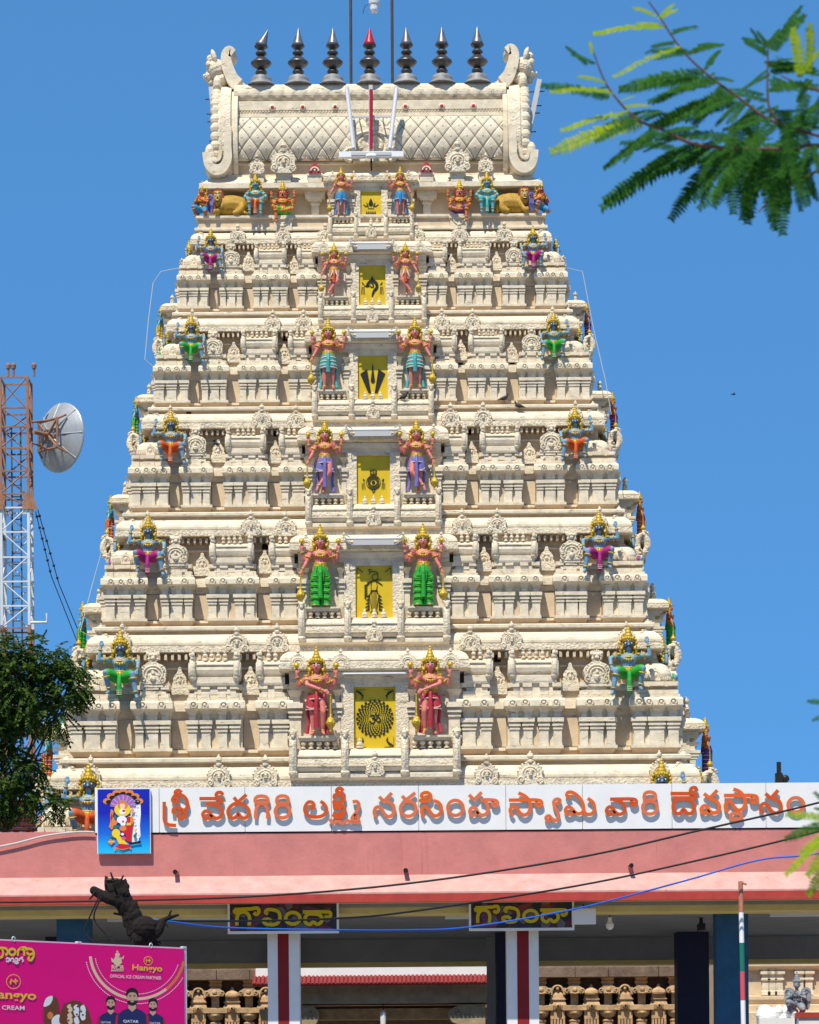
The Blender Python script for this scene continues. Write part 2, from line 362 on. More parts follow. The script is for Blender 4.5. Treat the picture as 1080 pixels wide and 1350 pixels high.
def pil_mesh(w): return MB().stack(-w/2, w/2, 3, 0, PPROF).mesh('pilaster', ['plaster'])
PW, PN = pil_mesh(18), pil_mesh(12)
def spiral(cx, cz, r, turns, a0, d, n=14, s=1):
    return [(cx+s*r*(1-.8*i/n)*cos(a0+turns*2*pi*i/n), d, cz+r*(1-.8*i/n)*sin(a0+turns*2*pi*i/n)) for i in range(n+1)]
def kudu(w=34, h=42, deep=5, face=True, mat_='carved', v=0):
    """horseshoe gable ornament: lobed shield, arch ring, scrolls, finial; base centre at origin, front -y"""
    g = MB(); R = w*.5
    out = []
    for i in range(33):
        a = -40+260*i/32; r = R*(.86+(.085,.12,.06,.10)[v]*abs(sin(RAD(a*(3.2,2.4,4.1,1.8)[v]+(0,25,10,40)[v])))) 
        out.append((r*cos(RAD(a)), h*.36+r*.78*sin(RAD(a))))
    pts = [(-R*.62, 0), (R*.62, 0)]+out
    g.prism(pts, -deep, 1)
    for rr, t in (((.60,.055),(.40,.05)), ((.66,.07),(.36,.04)), ((.56,.05),(.34,.07)), ((.62,.045),(.46,.045),(.3,.04)))[v]:
        g.tube([(R*rr*cos(RAD(a)), -deep-.4, h*.33+R*rr*.85*sin(RAD(a))) for a in range(-30, 211, 15)], R*t*1.5, 5)
    for s in (-1, 1):
        g.tube(spiral(s*R*(.68,.72,.64,.7)[v], h*.15, R*(.30,.34,.26,.31)[v], 1.4, -pi/2, -deep-.5, s=s), [R*.085]*15, 5)
        g.ell((s*R*.68, -deep-.5, h*.15), (R*.1, R*.1, R*.1), 6, 4)
    for i in range(9):                       # petal crest round the rim
        a = RAD(10+160*i/8); g.ell((R*.93*cos(a), -deep*.5, h*.36+R*.76*sin(a)), (R*.11, deep*.6, R*.11), 6, 4)
    if face:
        g.ell((0, -deep-.8, h*.37), (R*.2, 2.2, R*.2), 8, 5)
        for s in (-1, 1): g.ell((s*R*.12, -deep-2, h*.42), (R*.08,)*3, 6, 4)
        g.ell((0, -deep-2.2, h*.30), (R*.16, 1.5, R*.06), 6, 4)
    z0 = h*.36+R*.74
    k = (h-z0)/10
    g.lathe([(3.2*k,0),(3.4*k,1.5*k),(1.8*k,2.5*k),(2.0*k,3.5*k),(3.4*k,5*k),(3.0*k,7*k),(1.3*k,8.2*k),(1.4*k,9*k),(.2*k,10*k)], 8, (0,-deep*.5,z0))
    return g.mesh('kudu_ornament', [mat_])
KUDUS = [kudu(v=q) for q in range(4)]; KUDU = KUDUS[0]; KV = lambda: random.choice(KUDUS); KUDU_S = kudu(24, 27, 4, False, 'plaster'); KUDU_C = kudu(25, 33, 5, True)
def panjara():
    g = MB(); g.stack(-17, 17, 20, 4, [(124,0,0),(128,0,0),(128.2,-3,-2),(133,-3,-2),(133.2,1,2),(138,1,2)])
    g.x = Matrix.Translation((0, -2, 137)); R = 18.5
    pts = [(-12, 0), (12, 0)]
    for i in range(37):
        a = -35+250*i/36; r = R*(.9+.1*abs(sin(RAD(a*2.6+20)))); pts.append((r*cos(RAD(a)), 14+r*.82*sin(RAD(a))))
    g.prism(pts, -5, 16)
    for rr, t in ((13, 1.5), (8.6, 1.3)): g.tube([(rr*cos(RAD(a)), -5.6, 12.5+rr*.8*sin(RAD(a))) for a in range(-20, 201, 12)], t, 5)
    g.ell((0, -6, 7), (4.6, 2.4, 4), 8, 5); g.ell((0, -6.5, 14), (2.4, 2, 3.4), 8, 5)
    for s in (-1, 1):
        g.tube(spiral(s*12.5, 5.5, 4.6, 1.3, -pi/2, -5.5, s=s), 1.2, 5)
        g.tube(spiral(s*13, 19, 4.2, 1.2, pi/2, -5.5, s=s), 1.1, 5)
    # lion mask on top: brow, eyes, muzzle, ears
    g.x = Matrix.Translation((0, -2, 166))
    g.stack(-5, 5, 6, 2, [(0,0,0),(2.5,1,0),(9,1.5,1.5),(12,0,0)]); g.ell((0, -5, 4), (3.4, 2.6, 2.3), 8, 5)
    for s in (-1, 1):
        g.ell((s*3.2, -4.4, 8), (1.7, 1.6, 1.7), 7, 5); g.ell((s*7.2, -1, 10), (2.2, 1.8, 3.2), 7, 5); g.ell((s*5.5, -2, 3), (2.2, 2, 2.2), 7, 4)
    for i in range(5): g.ell(((i-2)*2.6, -1, 13.2-abs(i-2)*.7), (1.4, 1.6, 2.2), 6, 4)
    return g.mesh('lion_mask_shrine', ['carved'])
def kuta():
    g = MB(); g.stack(-20, 20, 20, 20, [(124,-2,-2),(127,-2,-2),(127.2,-7,-7),(133,-7,-7),(133.2,-1,-1),(136.5,1,1),(137,-3,-3),(139.5,-3,-3)])
    g.lathe([(19.5,139.5),(22.2,143),(22.8,147),(21.5,152),(18,157.5),(12.5,161.5),(6.5,163.8),(6.8,165),(3,166),(2.2,168.5),(4,171),(3.6,173),(1.2,175),(.3,178)], 24, m=0, sq=4.5)
    for i in range(4):
        g.x = Matrix.Rotation(i*pi/2, 4, 'Z') @ Matrix.Translation((0, -22, 138))
        pts = [(-7,0),(7,0)]+[(7.5*cos(RAD(a))*(1+.08*cos(RAD(a*6))), 7+8*sin(RAD(a))) for a in range(-20, 201, 14)]
        g.prism(pts, -1.5, 3); g.ell((0,-1.5,7), (3,1.5,3), 8, 5); g.ell((0,0,16), (1.6,1.6,3), 6, 4)
        g.tube([(5*cos(RAD(a)), -1.6, 7+5.4*sin(RAD(a))) for a in range(-20, 201, 20)], .8, 4)
        for s in (-1, 1):
            for q in range(4): g.ell((s*(9+q*2.7), 1+q*.25, 3.5), (1.3,1,2.6), 6, 4)
    g.x = Matrix()
    return g.mesh('domed_corner_shrine', ['plaster'])
def sala(half=False):
    g = MB(); x0, x1 = (-30, 30) if not half else (-20, 14)
    g.stack(x0+3, x1-3, 24, 3, [(124,0,0),(130,0,0,1),(130.2,-3,-4,1),(135,-3,-4,0),(135.2,2,3),(138,3,4),(145,3,4),(146,0,1),(147,-1,1)])
    prof = [(-8,146),(3,147),(7,150),(8.5,155),(7.5,160),(4,164.5),(-1,167.5),(-8,169)]
    for j in range(len(prof)-1):
        (d0, z0), (d1, z1) = prof[j], prof[j+1]
        g.add([(x0+4,-d0,z0),(x1-(4 if not half else 0),-d0,z0),(x1-(4 if not half else 0),-d1,z1),(x0+4,-d1,z1)], [(0,1,2,3)], 0, True)
    g.box(x0+6, x1-6 if not half else x1, -9.2, -7, 161, 162.3)
    for e, s in (((x0+2), -1), ((x1-2), 1)):
        if half and s > 0: continue
        g.tube([(e+s*1.5*sin(t*.1), -1-10*cos(RAD(a)), 156+13*sin(RAD(a))) for t, a in enumerate(range(-70, 251, 20))], [4.2]*17, 7)
        g.tube([(e+s*4, -4-7*cos(RAD(a)), 154+10*sin(RAD(a))) for a in range(-60, 241, 25)], 2.2, 6)
        g.ell((e, -9, 170), (4, 5, 4), 8, 5); g.ell((e, -12, 174), (3, 3, 3.6), 8, 5); g.ell((e+s*3.5, -9, 174), (2, 2, 3), 6, 4); g.ell((e, -8, 145), (4.5, 4, 3.5), 8, 5)
    n = 4 if not half else 2
    for i in range(n):
        x = (x0+x1)/2+(i-(n-1)/2)*8.6
        g.lathe([(3,168),(3,169.5),(1.5,170.5),(1.8,172),(3.1,173.5),(3.1,175),(1.4,176.5),(2.2,178),(2.2,180)], 8, (x, -1, 0))
    g.box(x0+5, x1-5 if not half else x1, 10, 24, 147, 181, 1)
    return g.mesh('barrel_roof_shrine', ['plaster', 'cream'])
def niche_idol():
    g = MB(); g.stack(-12, 12, 12, 4, [(124,1,1),(137,1,1),(137.2,0,0),(140,0,0)])
    pts = [(-11.5,140),(11.5,140),(11.5,143),(9.5,145),(10.5,149),(9,153),(7,156),(5,158),(3.5,161),(2.6,163),(2.6,166),(1,168),(-1,168),(-2.6,166),(-2.6,163),(-3.5,161),(-5,158),(-7,156),(-9,153),(-10.5,149),(-9.5,145),(-11.5,143)]
    g.prism(pts, -3, 8); g.tube([(6*cos(RAD(a)), -3.4, 147+6.5*sin(RAD(a))) for a in range(-30, 211, 20)], 1.1, 5)
    g.ell((0,-3.5,146), (2.8,2,4.2), 7, 5); g.ell((0,-3.6,151), (1.8,1.6,2), 7, 5)
    return g.mesh('niche_ornament', ['carved'])
TIER, PANJ, KUTA, SALA, SALAH, IDOL = tier_wall(), panjara(), kuta(), sala(), sala(True), niche_idol()
def cornice_boss():
    g = MB(); g.tube([(4.4*cos(RAD(a)), -.8, 4.2*sin(RAD(a))) for a in range(-40, 221, 26)], 1.1, 5); g.ell((0,-.4,0), (2.4,1.6,2.4), 7, 5); g.box(-4.4, 4.4, -1, 1, -4.4, -3)
    return g.mesh('cornice_boss', ['plaster'])
BOSS = cornice_boss()
# door surround, balcony and its pieces
def surround():
    g = MB()
    g.stack(-112, 112, 30, 4, [(0,0,0,1),(10,0,0,0),(136,0,0),(136.2,0,8),(142,0,8),(142.2,0,11),(150,0,13)])
    for s in (-1, 1):
        x0, x1 = sorted((s*27.5, s*44.5)); g.box(x0, x1, -14, 4, 50, 136.1, 2)
        for xa, w_ in ((104.5, 15), (49, 8)):
            g.x = Matrix.Translation((s*xa, -4, 0)) @ Matrix.Diagonal((1, 1.5, 1.25, 1)) @ Matrix.Translation((0, 0, -2)); g.stack(-w_/2, w_/2, 3, 0, [(44,0,3)]+PPROF[2:]); g.x = Matrix()
    g.box(-27.6, 27.6, -11, 4, 131, 136.2, 0)
    g.sweep([(-25,150.2),(4,150.3),(13,152),(15,153),(15,161),(13,162),(14.2,164),(13.4,167),(10,172),(5,175.6),(2,177),(-40,177)], [(-110,32),(-110,-10),(110,-10),(110,32)], [1,0,0,2,0,0,0,0,0,0,0])
    # balcony: plinth and rolls
    g.stack(-110, 110, 10, 24, [(-6,-3,-2,1),(9,-3,-2,1),(9.2,0,8,0),(12,1,11),(17,1,11),(20,-2,6)])
    for a, b, k in ((-106,-40,0),(-38,38,2.5),(40,106,0)):
        prof = [(27,19.6),(32,20),(35.5,24),(37,30),(36,37),(32,44),(26,48.5),(18,50.5)]
        for j in range(len(prof)-1):
            (d0, z0), (d1, z1) = prof[j], prof[j+1]
            g.add([(a,-d0-k,z0),(b,-d0-k,z0),(b,-d1-k,z1),(a,-d1-k,z1)], [(0,1,2,3)], 2 if 2 <= j <= 3 else 0, True)
        g.box(a, b, -37.8-k, -36, 38.6, 40, 0); g.box(a, b, -38.3-k, -36, 26, 27.4, 0)
        g.box(a, b, -20-k, -4, 48, 50.6, 0)
    return g.mesh('door_surround', TMATS)
def horseshoe():
    g = MB()
    g.tube([(0, -31-8.5*cos(RAD(a)), 40+24*sin(RAD(a))) for a in range(0, 360, 20)], 5.2, 8, closed=True)
    g.tube([(0, -35-8.5*cos(RAD(a)), 40+21*sin(RAD(a))) for a in range(-80, 90, 20)], 2.4, 6)
    g.ell((0,-36,18), (6.5,6,5), 9, 6)
    for x, d, z, r in ((0,34,66,5.5),(0,39,68,4),(3.6,36,71,2.6),(-3.6,36,71,2.6),(0,41,64,2.6),(4.5,33,63,3),(-4.5,33,63,3),(0,33,72.5,3)): g.ell((x,-d,z), r, 7, 5)
    return g.mesh('horseshoe_bracket', ['carved'])
def baluster():
    return MB().lathe([(3.4,50),(3.6,51.6),(1.6,52.6),(2,54),(3.9,56),(3.9,58),(1.7,60),(1.6,61),(3.4,62),(3.4,63.4)], 10, (0,-24,0)).mesh('baluster', ['plaster'])
def stupi(): return MB().lathe([(5,50),(5.4,52),(3.4,53),(4.6,54.6),(4.2,57),(1.6,59),(2.2,60.5),(.3,64)], 10, (0,-24,0)).mesh('balcony_finial', ['plaster'])
SURR, HORSE, BALU, STUPI = surround(), horseshoe(), baluster(), stupi()
PLINTH = MB().stack(-24, 24, 5, 31, [(60,-1,-2),(63.4,-1,-2),(63.5,1,0),(66,1,0)]).mesh('statue_plinth', ['plaster'])
def add_door(t, X, side=False):
    def pc(name, me, x, y=0, z=0, sx=1):
        o = put(name, me, t); o.matrix_local = X @ Matrix.Translation((x, y, z)) @ Matrix.Diagonal((sx, 1, 1, 1)); return o
    pc('door_surround', SURR, 0)
    for x in (-107, -39, 39, 107): pc('horseshoe_bracket', HORSE, x)
    for s in (-1, 1):
        for i in range(5): pc('baluster', BALU, s*(52+i*10.5))
        pc('statue_plinth', PLINTH, s*75)
    if not side:
        for x in ((-20,) if t is TIERS.get(1) else (-14, 0, 14)): pc('balcony_finial', STUPI, x)
        for x in (-100, -44, 44, 100): pc('kudu_ornament', KUDU_S, x, -20.5, 152)
    pc('kudu_ornament', KUDU_C, 0, -37, 13)
TIERS = {}
for k in range(0, 6):
    t = put('tier', TIER, tower, (0, SB[k], ZB[k])); t.scale = (SX[k], SX[k], SZ[k]); TIERS[k] = t
    def pc(name, me, x, y=0, z=0, rz=0, sx=1, sz=1):
        o = put(name, me, t, (x, y, z), rz); o.scale = (sx, 1, sz); return o
    rj = lambda a=1: random.uniform(-a, a)
    for s in (-1, 1):
        pc('domed_corner_shrine', KUTA, s*370+rj(1), 30+rj(.8), 0, rj(.03), 1+rj(.03), 1+rj(.015))
        pc('kudu_ornament', KUDU, s*404, -4, 2, s*pi/4, 1.15, 1.1)              # lifted cornice corner
        if k == 0:
            if s < 0: pc('lion_mask_shrine', PANJ, s*293)
            continue
        pc('kudu_ornament', KV(), s*372, -25, 0, rj(.03), .8, 1.05+rj(.05)); pc('kudu_ornament', KV(), s*205+rj(3), -25, rj(1), rj(.04), 1+rj(.07), 1+rj(.06)); pc('kudu_ornament', KV(), s*143+rj(3), -25, rj(1), rj(.04), 1+rj(.07), 1+rj(.06))
        for x, me, sx in ((348,PN,1.1),(371.5,PW,1),(392.5,PN,1.1),(276,PN,.85),(293,PW,.9),(310,PN,.85),(240,PN,.93),(223,PN,.93),(201,PN,.95),(184.5,PN,.95),(146.5,PN,.95),(124,PW,.95)):
            pc('pilaster', me, s*x+rj(.7), rj(.5), 0, rj(.015), sx*(1+rj(.05)))
        pc('lion_mask_shrine', PANJ, s*293+rj(1.5), rj(1), 0, rj(.04), 1+rj(.05), 1+rj(.02)); pc('barrel_roof_shrine', SALA, s*210+rj(1.5), rj(1), 0, rj(.012), 1+rj(.03), 1)
        h = pc('barrel_roof_shrine', SALAH, s*132, 0, 0, 0, -s, 1)
        for x in (257.5, 163.5): pc('niche_ornament', IDOL, s*x+rj(1.5), 14, rj(2)+22, rj(.05), .92+rj(.1), .83+rj(.03))
        for x in (346,361,376,391,281,305,182,198,222,238,120,144): pc('cornice_boss', BOSS, s*x+rj(1.5), -16, 108.5+rj(.6), 0, 1+rj(.12), 1+rj(.12))
        # side faces
        X = side_x(s)
        def sp(name, me, x, y=0, z=0, sx=1):
            o = put(name, me, t); o.matrix_local = X @ Matrix.Translation((x, y, z)) @ Matrix.Diagonal((sx, 1, 1, 1)); return o
        for q in (-1, 1):
            if q*s > 0: continue      # only the half of the side nearest the street keeps its small pieces
            for x, me in ((276,PN),(254,PW),(231,PN),(195,PN),(177,PW),(160,PN)): sp('pilaster', me, q*x)
            sp('lion_mask_shrine', PANJ, q*177); sp('kudu_ornament', KUDU, q*200, -25); sp('kudu_ornament', KUDU, q*120, -25)
        add_door(t, X @ Matrix.Translation((0,-30,0)) @ Matrix.Diagonal((.8,1,.65,1)), True); o = sp('kudu_ornament', KUDU, 0, -36, 115, 1.7)
    if k: add_door(t, Matrix())
# vent openings in some recesses: black boxes, the dark inside put into their colour
vent = MB().box(-4.5, 4.5, -.6, 2, -4.5, 4.5).mesh('painted_vent_opening', ['dark'])
for k, x, z in ((2,-163,168),(4,-163,172),(5,-163,68),(1,163,172),(4,163,118),(4,258,118),(3,163,176),(4,-340,30),(4,160,62),(3,-163,176)):
    put('painted_vent_opening', vent, TIERS[k], (x, (15.9 if z < 100 else 26.8) if z not in (118,30) else (12.4 if z == 118 else -5.9), z))

# ------------------------------------------------------------------ top storey and barrel roof (pixel units at that depth)
Y6 = YF+SB[6]; m6 = Y6/F; ax6 = P(489.5, 319, Y6)
top = empty('roof_storey', (P(489.5,319,Y6).x-AX, SB[6], ZB[6])); top.parent = tower; top.scale = (m6,)*3
cx = lambda x: x-489.5
cz = lambda y: 319-y-0.0
g = MB(); HT = 150
g.sweep([(-30,0),(13,0),(14,.5),(14,5.4),(12.6,5.8),(13.4,7),(12.4,11),(9,15),(6,17),(2,17),(2,19.5),(8,19.5),(8.4,21),(8,24),(3,24),(3,35.6),(6,35.8),(6.6,37),(6.6,40),(-40,40)],
        [(-224,2*HT),(-224,0),(224,0),(224,2*HT)], [1,0,2,0,0,0,0,0,0,1,1,0,0,0,1,0,0,0,0])
g.box(-198,198,22,2*HT,39,80,1)
g.sweep([(-40,76),(3,76),(4,77),(4,83.5),(2,84.5),(-3,88),(-9,94),(-13,97),(-13.5,100),(-18,100),(-18,113.6),(-15,114),(-15,118.2),(-40,118.3)], [(-222,2*HT),(-222,0),(222,0),(222,2*HT)], [1,0,0,0,0,0,0,0,1,1,0,0,0])
for x in range(-216, 217, 7): g.box(x-2, x+2, -14.6, -12, 1, 4.2, 2)
top_wall = g.build('top_wall', TMATS, top)
pm = MB().stack(-5, 5, 8, 0, [(40,1,1),(43,1,1),(43.2,0,0),(60,0,0),(60.3,1.5,1.5),(62,1.5,1.5),(62.2,.5,.5),(64,.5,.5),(64.2,4,3),(67,5,4),(68,8,5),(72,8.5,6),(75.8,9,6)]).mesh('roof_pillar', ['plaster'])
for x in (-74, 74, -150, 150, -118, 118): put('roof_pillar', pm, top, (x, 14, 0))
ped = MB().stack(-12, 12, 16, 0, [(22,0,0),(36,0,0),(36.2,1.5,2),(41,1.5,2)])
ped.tube([(8*cos(RAD(a)), -.6, 37+9*sin(RAD(a))) for a in range(180, 361, 15)], .9, 5)
for x in (-116, 116): put('statue_pedestal', ped.mesh('statue_pedestal', ['plaster']), top, (x, -10, -3))
o = put('door_surround', SURR, top, (0, 2, -1)); o.scale = (.5, .571, .55)
for x in (-107, -39, 39, 107): o = put('horseshoe_bracket', HORSE, top, (x*.5, 2, -1)); o.scale = (.5, .571, .55)
for s in (-1, 1):
    o = put('statue_plinth', PLINTH, top, (s*39.5, 2, -1)); o.scale = (.5, .571, .55)
    for i in range(5): o = put('baluster', BALU, top, (s*(52+i*10.5)*.5, 2, -1)); o.scale = (.571,)*3
    for x in (100, 44): o = put('kudu_ornament', KUDU_S, top, (s*x*.5, -10, 83)); o.scale = (.5,)*3
for x in (0, 8): o = put('balcony_finial', STUPI, top, (x, 2, -1)); o.scale = (.55,)*3
o = put('kudu_ornament', KUDU_C, top, (0, -19, 6)); o.scale = (.6,)*3
for x in (-116, -175, -60, 60, 116, 175): o = put('kudu_ornament', KUDU, top, (x, -13, 1)); o.scale = (.62,)*3
for s in (-1, 1): o = put('kudu_ornament', KUDU, top, (s*226, -3, 0), s*pi/4); o.scale = (.65,)*3
# gable ornaments standing on the eave
KR = kudu(20, 20, 4, False, 'plaster')
eb = MB().stack(-9, 9, 10, 5, [(84,0,0),(92,0,0),(92.3,1.5,1.5),(95,1.5,1.5)]).mesh('eave_block', ['plaster'])
for x, s_, me in ((340,.6,KUDU),(375,1.0,KUDU),(416,.8,None),(563,.8,None),(604,1.0,KUDU),(641,.6,KUDU)):
    put('eave_block', eb, top, (cx(x), 1, 0))
    if me: o = put('kudu_ornament', me, top, (cx(x), -4, 95)); o.scale = (s_, s_, s_*1.02)
    else:
        q = MB().prism([(-8,0),(8,0),(7,6),(3,11),(0,15),(-3,11),(-7,6)], -3, 2, 0)
        q.tube([(5*cos(RAD(a)), -3.4, 2.5+4.5*sin(RAD(a))) for a in range(0, 181, 20)], 1.5, 5, 1); q.ell((0,-3,3.5), (1.8,1.5,2), 7, 5, 1)
        q.build('red_gable_ornament', ['hotpink' if False else 'red', 'plaster'], top, (cx(x), -4, 95))
# barrel vault: profile (depth behind front plane, z)
VP = [(13,113),(8,118),(4.5,126),(3,135),(3.5,145),(6.5,155),(11,163),(15,167)]
VPs = spline(VP, 5)
g = MB()
n = len(VPs)
for j in range(n-1):
    (d0,z0),(d1,z1) = VPs[j], VPs[j+1]
    for d0_, d1_, sg in ((d0, d1, 1), (2*HT-d0, 2*HT-d1, -1)):
        q = [(-177,d0_,z0),(177,d0_,z0),(177,d1_,z1),(-177,d1_,z1)]; g.add(q if sg > 0 else q[::-1], [(0,1,2,3)], 0, True)
for prof in ([(15,166.5),(14,167),(14,171),(15.5,171.5)], [(15.5,171.4),(15.5,174.8),(14.2,175.2),(14.2,186),(22,186.4)]):
    for j in range(len(prof)-1):
        (d0,z0),(d1,z1) = prof[j], prof[j+1]; g.add([(-177,d0,z0),(177,d0,z0),(177,d1,z1),(-177,d1,z1)], [(0,1,2,3)], 1)
for x in range(-174, 175, 4): g.ell((x, 15.2, 173.2), (1.7, 1.2, 1.1), 5, 4, 1)
# ridge roll with a row of petals
RP = [(22,186),(17,188.5),(13.5,193),(12.8,198),(14.5,203),(19,207),(40,209),(2*HT-40,209)]
for j in range(len(RP)-1):
    (d0,z0),(d1,z1) = RP[j], RP[j+1]; g.add([(-180,d0,z0),(180,d0,z0),(180,d1,z1),(-180,d1,z1)], [(0,1,2,3)], 1, j < 5)
RZ = 1.115
def roof_part(o, x=0, y=0, z=0, uniform=False):
    # parts above the eave hang directly under the tower, in roof-storey pixel units
    o.parent = tower; o.location = (top.location.x+x*m6, SB[6]+y*m6, ZB[6]+(85+(z-85)*RZ)*m6 if (z or uniform) else ZB[6]+85*(1-RZ)*m6); o.scale = (m6, m6, m6 if uniform else m6*RZ); return o
vault = roof_part(g.build('vault_roof', ['groove', 'plaster', 'vault'], None))
pet = MB().ell((0,0,0), (7.6,2.2,6.2), 10, 6).mesh('ridge_petal', ['plaster'])
for i in range(23): put('ridge_petal', pet, vault, (-169+i*15.4, 14, 195.5))
# diamond panels of the lattice, each a raised pad that follows the bulge of the vault
def vpt(x, z, lift):
    for j in range(n-1):
        if VPs[j][1] <= z <= VPs[j+1][1]+1e-6:
            t = (z-VPs[j][1])/(VPs[j+1][1]-VPs[j][1]); d = VPs[j][0]+t*(VPs[j+1][0]-VPs[j][0]); return (x, d-lift, z)
    return (x, VPs[0 if z < VPs[0][1] else -1][0]-lift, z)
CW, CH = 21.2, 25.0; ZL, ZH = 114.0, 166.0
for r in range(-1, 6):
    zc = ZL+r*CH/2
    for i in range(-9, 10):
        xc = i*CW+(CW/2 if r % 2 else 0)
        def diamond(k): return [(xc-CW/2*k, zc), (xc, zc-CH/2*k), (xc+CW/2*k, zc), (xc, zc+CH/2*k)]
        def clip(poly):
            for ax, lim, sg in ((0,-175,1),(0,175,-1),(1,ZL,1),(1,ZH,-1)):
                out = []
                for a, b in zip(poly, poly[1:]+poly[:1]):
                    ia, ib = (a[ax]-lim)*sg >= 0, (b[ax]-lim)*sg >= 0
                    if ia: out.append(a)
                    if ia != ib:
                        t = (lim-a[ax])/(b[ax]-a[ax]); out.append((a[0]+t*(b[0]-a[0]), a[1]+t*(b[1]-a[1])))
                poly = out
                if len(poly) < 3: return []
            return poly
        def dens(poly):
            o_ = []
            for a, b in zip(poly, poly[1:]+poly[:1]):
                for q in range(3): o_.append((a[0]+(b[0]-a[0])*q/3, a[1]+(b[1]-a[1])*q/3))
            return o_
        A = clip(diamond(.955))
        if len(A) < 3: continue
        A = dens(A); cxx = sum(p[0] for p in A)/len(A); czz = sum(p[1] for p in A)/len(A)
        B = [(cxx+(p[0]-cxx)*.8, czz+(p[1]-czz)*.8) for p in A]; C_ = [(cxx+(p[0]-cxx)*.35, czz+(p[1]-czz)*.35) for p in A]
        g = MB(); g.loft([[vpt(*p, .1) for p in A], [vpt(*p, 1.2) for p in A], [vpt(*p, 2.2) for p in B], [vpt(*p, 2.8) for p in C_]], None, True, True)
        c0 = vpt(cxx, czz, 2.9); g.ell(c0, (1.4,.8,1.4), 6, 4)
        g.build('diamond_panel', ['vault'], vault)
# round bosses with red centres
for x in (360, 400, 443, 536, 584, 626):
    g = MB(); g.ell((0,0,0), (4.4,2,3.8), 12, 6); g.ell((0,-1.2,0), (2.6,1.6,2.2), 10, 5, 1); g.build('red_centred_boss', ['plaster', 'red'], vault, (cx(x), 13.6, cz(141)))
# central great arch on the vault
ga = kudu(74, 74, 8, False); o = roof_part(put('central_arch', ga, None), 0, 10, 110, True); o.scale = (m6, m6, m6*.9)
# gable ends
def gable(s):
    ge = MB()
    path = [(17,100),(6,112),(0,130),(0,150),(5,172),(16,190),(34,204),(70,216),(HT,222)]
    path = spline(path, 4); path = path+[(2*HT-a, b) for a, b in path[::-1]][1:]
    for x0, x1, lift, m in ((175,181,3,0),(181,184,1,0),(184,198,5,2),(198,201,2,0)):
        secs = []
        for i, (d, z) in enumerate(path):
            a, b = path[max(0,i-1)], path[min(len(path)-1,i+1)]; tx, tz = b[0]-a[0], b[1]-a[1]; l = math.hypot(tx,tz); nx, nz = -tz/l, tx/l
            secs.append([(x0,d+nx*lift,z+nz*lift),(x1,d+nx*lift,z+nz*lift),(x1,d-nx*22,z-nz*22),(x0,d-nx*22,z-nz*22)])
        for q0, q1 in zip(secs, secs[1:]): ge.add(q0+q1, [(0,1,5,4),(1,2,6,5),(3,0,4,7),(2,3,7,6)], m, False)
    # gable wall
    ge.prism([(0,0)]*0 or [(-.5,0),(.5,0),(.5,1),(-.5,1)], 0, .01) if False else None
    cap = [(196, d+6 if d < HT else d-6, z-4) for d, z in path]; ge.add(cap, [tuple(range(len(cap)))], 1)
    # bead row
    L_ = 0
    for i in range(2, len(path)-2, 2):
        d, z = path[i]; ge.ell((204, d+2, z), (7.5, 6, 7.2), 10, 6)
    # J scroll at the foot, in the front plane
    js = spline([(187,150),(188,128),(188,113),(194,102),(204,99),(212,106),(214,120)], 6)
    ge.ribbon(js, [9+i*.16 for i in range(len(js))], -7, 26, 0)
    js2 = spline([(197,122),(199,112),(206,110),(208,118)], 5); ge.ribbon(js2, 4, -8.5, 8, 0)
    ge.ell((212,6,122), (7,13,10), 10, 7); ge.ell((205,-5,110), (4,4,4), 8, 5)
    # horn curl and lion head at the crown
    hc = spline([(176,210),(184,219),(190,234),(191,245),(187,250),(182,247)], 6); ge.ribbon(hc, [17-i*.2 for i in range(len(hc))], 26, 60, 0)
    ge.ell((185,43,247), (8,17.5,8), 12, 7)
    ge.add([(160,30,207),(182,30,207),(186,30,226),(160,56,207),(182,56,207),(186,56,226)], [(0,1,2),(5,4,3),(0,3,4,1),(1,4,5,2),(2,5,3,0)], 0)
    hx = Matrix.Translation((206, 43, 234)) @ Matrix.Rotation(.35, 4, 'Y') @ Matrix.Scale(1.22, 4); ge.x = hx
    ge.ell((0,0,-2), (11,14,11), 12, 8, 2); ge.ell((9,0,-5), (6,8,5.5), 10, 6, 2); ge.ell((9,0,-11), (4.5,6,3), 8, 5, 2)
    for q in (-1, 1):
        ge.ell((6,q*9,4), (3.4,3,3.4), 8, 5); ge.ell((-2,q*11,9), (3,3,7), 7, 5); ge.ell((14,q*3,-3), (2,2,2), 6, 4)
    ge.ell((2,0,10), (5,8,5), 8, 5, 2); ge.ell((-2,0,-14), (8,12,7), 10, 6, 0); ge.x = Matrix()
    ge.ell((203,40,212), (7,16,14), 10, 7)
    me = ge.mesh('gable_end', TMATS)
    if s < 0:
        for v in me.vertices: v.co.x *= -1
        me.flip_normals()
    return roof_part(put('gable_end', me, None))
gable(-1); gable(1)
